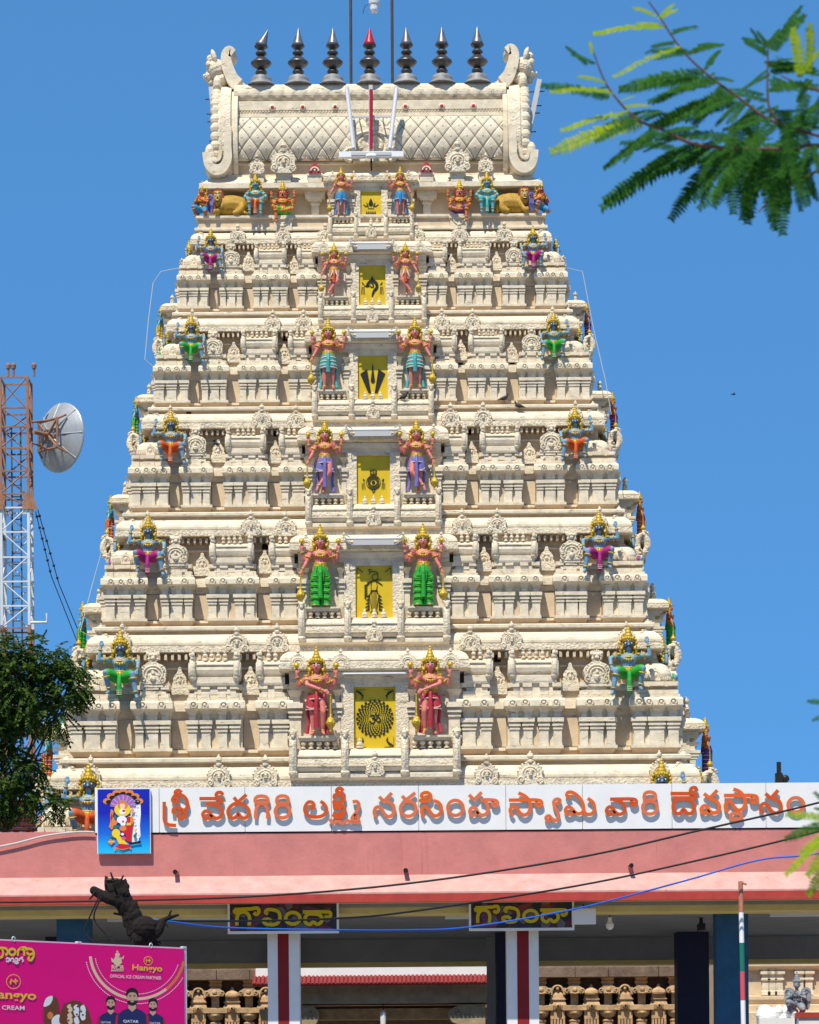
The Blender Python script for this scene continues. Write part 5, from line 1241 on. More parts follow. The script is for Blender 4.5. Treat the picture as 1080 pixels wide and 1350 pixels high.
add('yellow', ellp(500, 450, 130, 110)); add('orange', ellp(505, 385, 82, 60)); add('cream', ellp(500, 395, 40, 62)); add('white', ellp(500, 480, 52, 44)); add('orange', ellp(505, 330, 55, 26)); add('red', ellp(520, 470, 26, 18))
add('orange', [(320,440),(360,470),(350,560),(390,620),(430,640),(380,720),(330,770),(285,720),(310,640),(305,520)]); add('red', [(330,500),(350,560),(320,640),(310,580)])
add('yellow', [(590,560),(650,540),(670,660),(640,760),(560,700)]); add('red', [(560,700),(670,690),(650,830),(640,960),(560,940),(470,900),(500,780)]); add('red', ellp(600, 610, 40, 50))
add('white', ellp(490, 610, 80, 62)); add('white', ellp(510, 670, 42, 46)); add('pink', ellp(510, 640, 22, 18)); add('orange', ellp(510, 745, 55, 45)); add('green', ellp(390, 720, 42, 26)); add('green', ellp(385, 570, 22, 34)); add('green', [(305,870),(340,830),(345,900),(310,910)])
add('yellow', ellp(400, 825, 66, 72)); add('yellow', [(390,880),(470,870),(580,990),(560,1030),(440,985)]); add('navy', ellp(510, 860, 44, 42)); add('white', ellp(500, 840, 26, 20)); add('pink', ellp(520, 905, 36, 28)); add('orange', [(270,955),(320,915),(380,955),(320,1015)]); add('yellow', [(280,955),(380,945),(370,965),(285,968)])
add('red', [(370,1030),(480,990),(630,1010),(640,1050),(500,1075)]); add('orange', [(365,1050),(500,1075),(640,1048),(640,1090),(610,1062),(500,1090),(400,1070),(375,1105)])
for x, y in ((690,315),(745,320),(690,380),(735,380),(700,660),(705,720),(760,860),(700,900),(680,560),(710,500)): add('bluegrey', ellp(x, y, 16, 9, 8))
add('yellow', ellp(705, 785, 18, 26)); add('green', ellp(700, 870, 26, 34)); add('black', [(590,975),(700,960),(790,940),(795,985),(700,995),(620,1010)]); add('skin', ellp(660, 470, 28, 46)); add('orange', ellp(650, 620, 26, 60))
g = MB(); print_layer(g, pl, ZP, -.0015, .0004); o = g.build('printed_figure', PR, board); o['kind'] = 'stuff'

# ------------------------------------------------------------------ small yellow-lettered boards over the columns
GV = [((0,1), 0, [S((112,232),(112,170),(130,128),(168,112),(208,128),(226,172),(220,232)), B((88,92),(250,84)), S((92,92),(98,118),(160,112)), S((245,84),(296,78),(308,112),(286,135),(262,118))]),
      ((0,1), 0, [S((390,128),(368,118),(380,94),(430,92),(482,112),(496,165),(472,212),(420,226),(366,216),(348,188),(388,176),(424,196))]),
      ((0,1), 0, [E(610,168,64,52)]),
      ((0,1), 0, [B((700,112),(905,110)), C((756,130),(722,160),(724,206),(762,224),(792,202),(830,222),(868,192),(850,140)), S((890,110),(940,116),(944,148),(916,162),(902,142))])]
def yellow_board(x0, y0, sc_, lab, lamp=False):
    a = P(x0, y0, YP+.16); b = P(x0+1000*sc_-46*sc_, y0+235*sc_, YP+.16); t = empty('hanging_board', (a.x, YP+.16, b.z)); tag(t, lab, 'sign', 'yellow-lettered boards over the columns')
    W_, H_ = b.x-a.x, a.z-b.z
    g = MB(); g.box(0, W_, 0, .05, 0, H_); g.build('board', ['boardprint'], t)
    g = MB()
    for q in ((-.03,0,0,H_),(W_,W_+.03,0,H_),(-.03,W_+.03,-.035,0),(-.03,W_+.03,H_,H_+.02)): g.box(q[0], q[1], -.012, .06, q[2], q[3])
    g.build('frame', ['white'], t)
    f = lambda x, y: (P(x0+(x-48)*sc_, y0+(y-42)*sc_, YP+.16).x-a.x, P(x0+(x-48)*sc_, y0+(y-42)*sc_, YP+.16).z-b.z)
    lettering([(o_, 1, s_) for o_, q_, s_ in GV], t, 0, -.002, .006, 42*sc_*YP/F/6, lambda q_: ['blackletter', 'blackletter'], f, 'letter_outline')
    lettering([(o_, 0, s_) for o_, q_, s_ in GV], t, 0, -.010, .006, 32*sc_*YP/F/6, lambda q_: ['yellowletter', 'yellowletter'], f, 'letter')
    for x in (W_*.2, W_*.8): MB().tube([(x,.03,H_),(x,.2,H_+.06)], .012, 5).build('hanger', ['black'], t)
M['yellowletter'] = mat('yellow_letter_print', (.58,.46,.01), .5); M['blackletter'] = mat('black_letter_print', (.02,.018,.02), .5)
def bp_mat():
    m = bpy.data.materials.new('dark_devotional_print'); m.use_nodes = True; t_ = m.node_tree; b = t_.nodes['Principled BSDF']; N = t_.nodes.new; L = t_.links.new
    ge = N('ShaderNodeNewGeometry'); v = N('ShaderNodeTexVoronoi'); v.inputs['Scale'].default_value = 9; L(ge.outputs['Position'], v.inputs['Vector'])
    cr = N('ShaderNodeValToRGB'); sp_ = N('ShaderNodeSeparateColor'); L(v.outputs['Color'], sp_.inputs[0]); L(sp_.outputs[0], cr.inputs[0]); cr.color_ramp.interpolation = 'CONSTANT'
    e = cr.color_ramp.elements; e[0].color = (.02,.012,.016,1); e[1].position = .4; e[1].color = (.12,.01,.012,1)
    for p_, c_ in ((.58,(.03,.02,.02,1)),(.72,(.16,.15,.17,1)),(.82,(.28,.03,.02,1)),(.92,(.18,.02,.10,1))): q = cr.color_ramp.elements.new(p_); q.color = c_
    n = N('ShaderNodeTexNoise'); n.inputs['Scale'].default_value = 30; L(ge.outputs['Position'], n.inputs['Vector'])
    mx = N('ShaderNodeMix'); mx.data_type = 'RGBA'; mx.blend_type = 'MULTIPLY'; mx.inputs['Factor'].default_value = .6; L(cr.outputs[0], mx.inputs['A']); L(n.outputs['Color'], mx.inputs['B']); L(mx.outputs['Result'], b.inputs['Base Color']); b.inputs['Roughness'].default_value = .4
    return m
M['boardprint'] = bp_mat()
yellow_board(303, 1192, .148, 'dark board with yellow Telugu letters, bare, over the column by the banner')
yellow_board(621, 1190, .140, 'dark board with yellow Telugu letters, half behind a white lamp box', True)
a = P(770, 1208, YP+.06); g = MB(); g.box(-.17,.17,0,.10,-.11,.11,0); g.box(-.15,.15,-.006,0,-.10,.08,1); t = g.build('lamp_box', ['panelwhite','tubewhite'], None, (a.x, YP+.06, a.z)); tag(t, 'white flat lamp box hanging at the end of the lettered board', 'lamp')
MB().tube([(0,.05,.11),(0,.15,.16),(0,.27,.20)], .012, 5).build('bracket', ['black'], t)

# ------------------------------------------------------------------ banner on a frame, yawed to the street
A2, B2 = P(0, 1238, 29.0), P(243, 1251, 30.8)
e1 = Vector((B2.x-A2.x, B2.y-A2.y, 0)).normalized(); nb = Vector((e1.y, -e1.x, 0))
ang = math.atan2(e1.y, e1.x); zt_ = (A2.z+B2.z)/2
ban = empty('advert_banner', (B2.x, B2.y, 0), ang); tag(ban, 'magenta ice cream banner with three printed cricketers, in front of the pavilion', 'banner')
def BPx(x, y):
    d = P(x, y, 1.0)-Vector((0,0,EYE)); t_ = (B2.x*nb.x+B2.y*nb.y)/(d.x*nb.x+d.y*nb.y); q = Vector((0,0,EYE))+d*t_
    return ((q.x-B2.x)*e1.x+(q.y-B2.y)*e1.y, q.z)
BZ = lambda x, y: BPx(x*.2315, 1230+y*.2315)
zt2 = B2.z; W_ = 4.3
MB().box(-W_, 0, 0, .012, zt2-2.3, zt2).build('vinyl', ['magentaprint'], ban)
for x in (.02, -1.45, -2.9, -W_-.02): MB().box(x-.025, x+.025, .013, .06, 0, zt2+.03).build('frame_post', ['galv'], ban)
MB().box(-W_, .04, .013, .05, zt2-.02, zt2+.015).build('frame_rail', ['galv'], ban); MB().box(-W_, .04, .013, .05, zt2-2.32, zt2-2.28).build('frame_rail', ['galv'], ban)
def text(body, x0, x1, yb, yt, col, y0, name='lettering', bold=.0, parent=ban, fm=None):
    fm = fm or BZ
    c = bpy.data.curves.new('t', 'FONT'); c.body = body; c.offset = bold; c.resolution_u = 3; o = bpy.data.objects.new('t', c); COL.objects.link(o); bpy.context.view_layer.update()
    me = bpy.data.meshes.new_from_object(o.evaluated_get(bpy.context.evaluated_depsgraph_get())); bpy.data.objects.remove(o)
    xs = [v.co.x for v in me.vertices]; ys = [v.co.y for v in me.vertices]; mx, Mx, my, My = min(xs), max(xs), min(ys), max(ys)
    for v in me.vertices:
        u = (v.co.x-mx)/(Mx-mx); w_ = (v.co.y-my)/(My-my)
        px = x0[0]+(x1[0]-x0[0])*u; py = (yb+(yt-yb)*w_)+(x1[1]-x0[1])*u
        q = fm(px, py); v.co = (q[0], y0, q[1])
    me.materials.clear(); me.materials.append(M[col]); put(name, me, parent)
bl = []; ba = lambda c, p: bl.append((PI_[c], p))
def ringpoly(cx_, cy_, r0, r1, a0, a1, n=26): return ellp(cx_, cy_, r1, r1, n, a0, a1)+ellp(cx_, cy_, r0, r0, n, a0, a1)[::-1]
for i in range(20): a = 12+162*i/20; ba('cream' if i > 4 else 'orange', ringpoly(783, 105, 262, 278, a, a+8.1, 2))
for R_ in (243, 298):
    for i in range(58):
        a = (18 if R_ == 243 else 30)+i*(2.65 if R_ == 243 else 2.4)
        if a < 178: ba('white', ringpoly(783, 105, R_-2, R_+2, a, a+1.6, 1))
# emblem: rampant lion over a small block
for p in (ellp(668,125,14,14,10), [(655,135),(690,140),(694,170),(676,186),(650,180),(645,155)], [(690,145),(706,126),(702,150)], [(645,150),(632,140),(636,165),(648,170)], [(660,182),(675,186),(668,196),(652,196)], [(660,108),(666,98),(676,110)], [(632,210),(704,210),(704,218),(632,218)]): ba('cream', p)
# three printed busts
def bust(cx_, cy_, k, jersey='navy'):
    ba('navy', [(cx_-98*k,cy_+165*k),(cx_-92*k,cy_+108*k),(cx_-55*k,cy_+78*k),(cx_-22*k,cy_+62*k),(cx_+22*k,cy_+62*k),(cx_+55*k,cy_+78*k),(cx_+92*k,cy_+108*k),(cx_+98*k,cy_+165*k)])
    ba('red', [(cx_-98*k,cy_+165*k),(cx_-92*k,cy_+108*k),(cx_-80*k,cy_+98*k),(cx_-84*k,cy_+165*k)]); ba('red', [(cx_+80*k,cy_+98*k),(cx_+92*k,cy_+108*k),(cx_+98*k,cy_+165*k),(cx_+84*k,cy_+165*k)])
    ba('skin', [(cx_-20*k,cy_+30*k),(cx_+20*k,cy_+30*k),(cx_+22*k,cy_+64*k),(cx_,cy_+84*k),(cx_-22*k,cy_+64*k)])
    ba('hair', ellp(cx_, cy_-18*k, 36*k, 36*k, 14)); ba('skin', ellp(cx_, cy_+6*k, 30*k, 37*k, 16)); ba('hair', ellp(cx_, cy_+24*k, 29*k, 26*k, 14, -10, 190)); ba('hair', spline([(cx_-32*k,cy_-2*k),(cx_-31*k,cy_-30*k),(cx_,cy_-46*k),(cx_+31*k,cy_-30*k),(cx_+32*k,cy_-2*k),(cx_+22*k,cy_-20*k),(cx_+4*k,cy_-27*k),(cx_-20*k,cy_-22*k)], 4, True))
    ba('skin', ellp(cx_, cy_+25*k, 11*k, 5*k, 8)); 
    for s in (-1, 1): ba('black', ellp(cx_+s*12*k, cy_-3*k, 5*k, 2.6*k, 8)); ba('hair', [(cx_+s*5*k,cy_-10*k),(cx_+s*20*k,cy_-13*k),(cx_+s*20*k,cy_-9*k),(cx_+s*5*k,cy_-7*k)])
    ba('black', [(cx_-2*k,cy_+8*k),(cx_+3*k,cy_+8*k),(cx_+1*k,cy_+10*k)])
bust(630, 400, .78); bust(870, 410, .74); bust(752, 365, 1.0)
# ice cream bars
ba('brown', spline([(250,420),(262,380),(300,358),(328,380),(335,440),(330,525),(255,525)], 4, True)); ba('white', spline([(247,412),(262,372),(292,358),(300,372),(285,405),(258,420)], 4, True)); ba('orange', ellp(285, 470, 18, 22, 8))
ba('white', spline([(300,525),(295,490),(325,465),(352,478),(356,525)], 4, True))
ba('brown', spline([(350,525),(345,450),(380,400),(430,385),(480,410),(510,460),(505,525)], 4, True))
for i in range(9): a = i*1.7; ba('white' if i % 3 else 'cream', spline([(380+(i*37)%110,420+(i*23)%90),(400+(i*37)%110,405+(i*23)%90),(412+(i*37)%110,440+(i*23)%90),(392+(i*37)%110,452+(i*23)%90)], 4, True))
for i in range(14): ba('brown', ellp(365+(i*53)%135, 405+(i*31)%110, 7, 6, 7))
g = MB(); print_layer(g, bl, BZ, -.001, .00002); o = g.build('printed_picture', PR, ban); o['kind'] = 'stuff'
YB_ = -.0068
text('Hangyo', (752,175+0), (922,183), 222, 178, 'print_yellow', YB_, bold=.02); text('OFFICIAL ICE CREAM PARTNER', (625,235), (917,247), 254, 236, 'print_white', YB_, bold=.0)
text('RCB', (634,0), (703,2), 208, 182, 'print_cream', YB_, bold=.02); text('QATAR', (700,0), (788,3), 512, 494, 'print_white', YB_, bold=.02); text('QATAR', (572,0), (630,2), 516, 502, 'print_white', YB_); text('QATAR', (850,0), (912,3), 520, 506, 'print_white', YB_)
text('Hangyo', (-78,0), (204,10), 386, 322, 'print_yellow', YB_, bold=.02); text('ICE CREAM', (-60,0), (138,6), 434, 410, 'print_white', YB_, bold=.01)
for cx_, cy_, r, s_ in ((842,158,24,1), (75,277,40,1.6)):
    g = MB(); f = lambda q: [BZ(*p) for p in q]
    g.ribbon(f(ellp(cx_, cy_, r, r, 24)), .006, YB_-.0005, YB_, closed=True)
    for q in ([(-8,-10),(-9,0),(-10,10)], [(8,-11),(6,0),(9,10)], [(-14,3),(-4,-3),(6,2),(14,-4)]): g.ribbon(f(spline([(cx_+x*s_, cy_+y*s_) for x, y in q], 4)), .007*s_, YB_-.0015, YB_)
    g.build('round_logo', ['print_yellow'], ban)
TB = [((0,1), 0, [S((-30,120),(-20,90),(0,85),(15,105),(10,135),(-15,140)), S((0,85),(30,88),(42,110),(30,128))]), ((0,1), 0, [E(68,108,18,18)]), ((0,1), 0, [S((100,130),(102,100),(118,90),(134,102),(136,130))]), ((0,1), 0, [S((110,88),(140,82),(150,95)), S((140,95),(165,90),(185,100),(190,130),(175,155),(160,150),(165,135)), S((150,110),(162,122),(185,118))])]
lettering(TB, ban, 0, YB_, .001, .0040, lambda q_: ['print_yellow','print_yellow'], BZ)
TB2 = [((0,1), 0, [S((34,150),(40,142),(52,148),(46,162),(34,160))]), ((0,1), 0, [S((58,162),(60,148),(72,144),(78,158),(70,164))]), ((0,1), 0, [S((84,146),(98,146),(96,162),(84,160)), S((80,168),(92,174),(104,168))]), ((0,1), 0, [S((106,160),(110,146),(122,146),(130,158),(124,164)), S((118,142),(128,138))])]
lettering(TB2, ban, 0, YB_, .001, .0024, lambda q_: ['print_white','print_white'], BZ)
for x, y in ((78,28),(860,78)): q = BZ(x, y); MB().tube([(q[0]+.02*cos(a*.7), 0, zt2+.02+.025*sin(a*.7)) for a in range(9)], .006, 5).build('tie_ring', ['galv'], ban)

# ------------------------------------------------------------------ lopped tree trunk behind the banner
def px3(pts, Y): return [P(x, y, Y) for x, y in pts]
T0 = P(196, 1262, 32); lop = empty('lopped_tree', (T0.x, 32, 0)); tag(lop, 'black lopped tree trunk with a cut top behind the banner', 'tree')
def relT(p): return (p[0]-T0.x, p[1]-32, p[2])
m = 32/F
px3_rel = lambda pts, Y: [relT(p) for p in px3(pts, Y)]
g = MB(); pts = [(T0.x+.15,32,0),(T0.x+.05,32,1.2)]+px3([(196,1300),(196,1262),(188,1236),(174,1208),(160,1184),(152,1164)], 32)
pts2 = spline([relT(p) for p in pts], 5); rs = [r_[0] for r_ in spline([(x*m,) for x in (28,25,22,20,16,13,13,14)], 5)]; rs = [r_*(1+random.uniform(-.1,.1)) for r_ in rs]
g.tube(pts2, rs, 12)
for q_ in range(34):
    j_ = random.randrange(6, len(pts2)); a_ = random.uniform(0, 2*pi); b_ = Vector(pts2[j_])+Vector((cos(a_), sin(a_), random.uniform(-.3,.3)))*rs[j_]*.8; g.ell(tuple(b_), (random.uniform(3,8)*m, random.uniform(3,8)*m, random.uniform(4,10)*m), 7, 5)
limb(g, px3_rel([(160,1188),(142,1184),(124,1174)], 31.95), [9*m,8*m,6*m]); limb(g, px3_rel([(186,1236),(206,1228),(214,1216)], 31.8), [12*m,9*m,5*m])
for q_ in range(70):
    j_ = random.randrange(4, len(pts2)); a_ = random.uniform(0, 2*pi); b_ = Vector(pts2[j_])+Vector((cos(a_), sin(a_), 0))*rs[j_]*.95; g.ell(tuple(b_), (2.6*m, 2.6*m, random.uniform(4,12)*m), 6, 5)
tm = remesh(g, 'trunk', .012, 0); tm.materials.clear(); tm.materials.append(M['bark']); put('trunk', tm, lop)
g = MB(); g.ell(relT(P(191,1222,31.75)), (16*m,.1,15*m), 10, 7); g.tube([relT(p) for p in px3([(192,1228),(205,1218),(222,1210),(236,1206)], 31.8)], [7*m,4*m,3*m,1.5*m], 7)
for q in ([(210,1216),(216,1226)],[(150,1162),(146,1150)],[(158,1164),(163,1154)],[(126,1176),(118,1186)],[(200,1240),(214,1243)],[(222,1210),(226,1200)],[(214,1214),(222,1222)]): g.tube([relT(p) for p in px3(q, 31.8)], [2*m,1*m], 5)
g.build('broken_branch', ['bark'], lop)['kind'] = 'stuff'
g = MB(); c = relT(P(150,1160,31.95)); g.ell(c, (10*m,.08,3*m), 10, 6); g.build('cut_face', ['cutwood'], lop)
def cable(pts, Y, r, m_, lab, n=8, Ys=None):
    q = [P(x, y, (Ys[i] if Ys else Y)) for i, (x, y) in enumerate(pts)]; o = MB().tube(spline([tuple(p) for p in q], n), r, 6).build('cable', [m_]); tag(o, lab, 'cable'); return o
cable([(-60,1190),(120,1188),(330,1182),(540,1164.5),(760,1131),(930,1093),(1080,1058),(1250,1010),(1500,925)], 36, .015, 'cable', 'upper black cable crossing the sign at the orange letters')
cable([(150,1204),(205,1213),(330,1214),(440,1211),(540,1202),(760,1168),(930,1132),(1080,1096),(1250,1050),(1500,960)], 0, .014, 'cable', 'middle black cable from the lopped trunk across the pink fascia', Ys=[32,32,33,34,35,36,36,36,36,36])
cable([(160,1206),(225,1215),(300,1223),(440,1226),(540,1226),(620,1222),(760,1198),(900,1162),(1000,1134),(1080,1125),(1250,1092),(1500,1010)], 0, .012, 'bluecable', 'blue cable sagging from the lopped trunk past the lettered boards', Ys=[32,32,32.5,33,34,34.5,35,36,36,36,36,36])
cable([(132,1180),(120,1205),(112,1228),(124,1243)], 31.8, .010, 'cable', 'loose black wire hanging from the trunk stub'); cable([(134,1182),(124,1210),(140,1232),(150,1243)], 31.85, .010, 'cable', 'second loose wire looping down beside the trunk stub')
cable([(-30,1122),(20,1112),(60,1102),(100,1097),(124,1097)], YP-.05, .016, 'whitecable', 'white cable lying along the top of the pink fascia')
up_ = empty('utility_pole', (P(1504,1460,36).x, 36.06, 0)); tag(up_, 'grey concrete utility pole holding the cables beside the pavilion', 'utility pole')
MB().lathe([(.16,0),(.10,8.2),(.02,8.25)], 14).build('shaft', ['concrete'], up_); MB().box(-.7,.7,-.05,.05,7.2,7.32).build('cross_arm', ['galvdark'], up_)
# banded pole
fp = P(979.5, 1350, 36.5); pole = empty('banded_pole', (P(982,1460,36.5).x, 36.5, 0)); tag(pole, 'thin pole banded red, white and green before the blue column', 'pole')
ys = [1162,1203,1243,1281,1319,1357,1396,1436,1476,1516,1556,1596,1621]; cs = ['salmonband','white','greenband','redband','white','greenband']
M['salmonband'] = mat('faded_salmon_paint', (.55,.20,.13), .6, var=.3, scale=20); M['greenband'] = mat('green_band_paint', (.01,.17,.12), .5); M['redband'] = mat('red_band_paint', (.60,.09,.11), .5)
for i in range(len(ys)-1):
    a, b = P(976.5+(ys[i]-1162)*.02, ys[i], 36.5), P(976.5+(ys[i+1]-1162)*.02, ys[i+1], 36.5)
    if b.z < 0: b.z = 0
    if a.z <= 0: break
    MB().tube([(a.x-pole.location.x,0,a.z),(b.x-pole.location.x,0,b.z)], .032, 12).build('band', [cs[i % 6]], pole)
a = P(977,1164,36.5); MB().tube([(a.x-pole.location.x,-.02,a.z),(a.x-pole.location.x+.07,-.02,a.z-.02)], .014, 6).build('hook', ['rust'], pole)
# lamp on the sign's end
a = P(1027, 1028, YS+.05); g = MB(); g.box(-.05,.05,-.04,.06,0,.14); g.box(-.03,.03,-.02,.02,.12,.30); g.ell((.09,0,.06), (.06,.05,.06), 8, 5); tag(g.build('small_camera', ['black'], None, (a.x, YS+.05, zst)), 'small black camera standing on top of the white sign board', 'camera')
# ------------------------------------------------------------------ stone base of the tower, gate porch, side shrine
YG = 55.0; ug = YG/F
base = empty('tower_stone_base', (AX, YG, 0)); tag(base, 'carved brown stone base of the tower seen through the pavilion', 'stone base')
zg = lambda y: EYE+(PCY-y)*ug
gx = lambda x: P(x, 1310, YG).x-AX
hb = 7.0; ztop_ = ZB[0]+.05
g = MB()
for a, b in ((-hb, -1.9), (1.9, hb)): g.box(a, b, .35, 9.0, 0, ztop_)
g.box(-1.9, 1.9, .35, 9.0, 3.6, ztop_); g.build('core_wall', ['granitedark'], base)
g = MB(); g.box(-1.9,1.9,6,6.2,0,3.6); g.build('passage_dark_sheet', ['dark'], base)  # black sheet across the passage, its darkness put into the colour
blk = [('stone_block', 'granitedark'), ]
def stone(name, me, x, z=0, sx=1): o = put(name, me, base, (x, 0, z)); o.scale = (sx, 1, 1); return o
u = ug
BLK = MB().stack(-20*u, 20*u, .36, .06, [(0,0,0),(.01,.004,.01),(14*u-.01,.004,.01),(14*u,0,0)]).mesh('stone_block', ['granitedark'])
NECK_ = MB().stack(-7*u, 7*u, .36, -.12, [(0,0,0),(.05,0,0),(.06,.02,.02),(.10,.02,.02),(.11,0,0),(13*u,.04,.06)]).mesh('pilaster_neck', ['granite'])
def bracket():
    g = MB(); g.stack(-5*u, 5*u, .36, .0, [(-14*u,0,0),(0,0,0)])
    pts = [(-5*u,0),(5*u,0)]+[(x*u,z*u) for x, z in ((6,2),(9,1),(12,2),(13,5),(11,8),(8,10),(6,11),(-6,11),(-8,10),(-11,8),(-13,5),(-12,2),(-9,1),(-6,2))]
    g.prism(pts, -.16, .3)
    for s in (-1, 1): g.tube(spiral(s*9.5*u, 5*u, 3.4*u, 1.2, -pi/2, -.17, s=s), .014, 5)
    g.ell((0,-.16,6*u), (3.4*u,.05,3.6*u), 8, 5); g.tube([(-5*u,-.17,2*u),(0,-.19,1*u),(5*u,-.17,2*u)], .016, 5)
    g.stack(-15*u, 15*u, .36, .06, [(-21*u,0,0),(-20.6*u,.01,.02),(-14.6*u,.01,.02),(-14*u,0,0)])
    g.lathe([(4*u,-32*u),(5*u,-31*u),(9*u,-28*u),(11*u,-25*u),(12*u,-21.2*u)], 12, (0,.08,0)); g.lathe([(7*u,-60*u),(7*u,-36*u),(8*u,-35*u),(8*u,-33.5*u),(5*u,-32*u)], 12, (0,.08,0)); g.ell((0,-.06,-24*u), (4*u,.06,2*u), 8, 5)
    return g.mesh('bracket_capital', ['granite'])
def mini_shrine(v):
    g = MB(); g.stack(-9.5*u, 9.5*u, .36, .02, [(-36*u,0,0),(-24*u,0,0),(-23.5*u,.02,.03),(-18*u,.03,.05),(-14*u,.01,.02),(-13.6*u,.0,.0),(-11*u,.0,.01),(-10.8*u,.02,.04),(-9.8*u,.02,.04),(-9.6*u,0,0),(-4*u,-.01,-.01)])
    g.ell((0,-.10,-19*u), (4*u,.05,4*u), 9, 6); g.ell((0,-.15,-19*u), (1.5*u,.03,1.5*u), 7, 4, 1)
    if v: g.lathe([(9.5*u,-4*u),(10*u,-2*u),(9*u,1*u),(6*u,3.5*u),(2.6*u,5*u),(2.8*u,6*u),(1.4*u,7*u),(2*u,8*u),(.3*u,10*u)], 12, (0,.05,0), sq=3.5)
    else:
        g.stack(-9.5*u, 9.5*u, .3, .0, [(-4*u,0,0),(2*u,-.02,-.04),(3*u,-.06,-.1)]); g.tube([(7*u*cos(RAD(a)), -.02, 1*u+7*u*sin(RAD(a))) for a in range(0, 181, 20)], 1.6*u, 6); g.ell((0,0,4*u), (2.4*u,.04,2.4*u), 8, 5)
        for s in (-1, 1): g.box(s*9*u-.03, s*9*u+.03, -.05, .3, -4*u, 5*u)
    for i in range(5): g.box((i-2)*4*u-.02, (i-2)*4*u+.02, -.07, .2, -60*u, -36.5*u)
    return g.mesh('miniature_shrine', ['granite', 'dark'])
BR, MS0, MS1 = bracket(), mini_shrine(0), mini_shrine(1)
for x0, x1, first in ((228, 340, 239.5), (700, 945, 713)):
    x = first; i = 0
    while x < x1+20:
        stone('bracket_capital', BR, gx(x), zg(1313)); stone('pilaster_neck', NECK_, gx(x), zg(1302))
        stone('miniature_shrine', (MS0, MS1)[i % 2], gx(x+22.2), zg(1309)); i += 1; x += 44.4
    x = x0; j = 0
    while x < x1:
        w_ = (58, 44, 66)[j % 3]; o = put('stone_block', BLK, base, (gx(x+w_/2), -.05+.012*(j % 3), zg(1290.5))); o.scale = ((w_-1.5)/40, 1, 1); x += w_; j += 1
# gate porch with a small red tiled roof
YC = 51.5; porch = empty('gate_porch', (P(488,1300,YC).x, YC, 0)); tag(porch, 'stone gate porch with a red tiled eave behind the pavilion', 'porch'); PXo = porch.location.x
uc = YC/F; xq = lambda x: P(x, 1300, YC).x-PXo; zq = lambda y: EYE+(PCY-y)*uc
x0, x1 = xq(333), xq(690)
MB().box(x0+.05, x1-.05, .15, 3.2, zq(1286), zq(1274)).build('roof_top', ['white'], porch)
g = MB(); g.add([(x0,-.15,zq(1297)),(x1,-.15,zq(1297)),(x1,.25,zq(1284)),(x0,.25,zq(1284))], [(0,1,2,3)]); g.box(x0,x1,-.12,.3,zq(1297)-.02,zq(1297)); g.build('eave_board', ['roofred'], porch)
tile = MB().tube([(0,-.17,zq(1297.5)),(0,.25,zq(1284)+.01)], .034, 8).mesh('roof_tile', ['roofred'])
n_ = int((x1-x0)/.075)
for i in range(n_): put('roof_tile', tile, porch, (x0+.04+i*(x1-x0-.08)/(n_-1), 0, random.uniform(-.004,.004)))
sheet = MB()
for i in range(16): sheet.box(x0+.02+i*.075, x0+.065+i*.075, -.1, -.06, zq(1322)-.04*(i % 2), zq(1299)); 
tag(sheet.build('fringe_sheet', ['yellowwash'], porch)) if False else None
MB().stack(xq(396), xq(690), 1.2, -.1, [(zq(1322),0,0),(zq(1300),0,0),(zq(1298),.02,.03)]).build('stone_beam', ['granitebeige'], porch)
MB().box(xq(340), xq(690), .5, 1.2, zq(1342), zq(1328)).build('inner_beam', ['granite'], porch)
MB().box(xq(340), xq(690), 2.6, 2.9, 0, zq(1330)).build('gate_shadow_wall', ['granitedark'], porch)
for s, xa in ((1, 397), (-1, 640)):
    g = MB(); k = uc
    pts = [(0,0),(0,-60*k),(8*k,-60*k),(9*k,-30*k),(15*k,-28*k),(20*k,-23*k),(22.5*k,-15*k),(22*k,-8*k),(18*k,-3*k),(12*k,0)]; pts = [(p[0]*s*(1 if s > 0 else 2.2), p[1]) for p in pts]
    if s > 0: pts = pts[::-1]
    g.prism(pts, -.02, .45); 
    cxs = (13 if s > 0 else 36)*k*s
    g.tube(spiral(cxs, -10*k, 4.5*k, 1.2, pi/2, -.03, s=s), .018, 5)
    g.box(*(sorted((0, s*8*k))), -.0, .45, -zq(1324), -60*k); g.build('corbel_pier', ['granitebeige'], porch, (xq(xa), .2, zq(1324)))
a = P(505, 1338, YC-.2); g = MB(); g.tube([(0,0,.42),(0,0,.1)], .01, 5, 1); g.lathe([(.05,-.2),(.06,0),(.05,.06),(.02,.09)], 12, (0,0,0), 0); o = g.build('hanging_lantern', ['tubewhite','black'], porch, (a.x-PXo, .2, a.z)); 
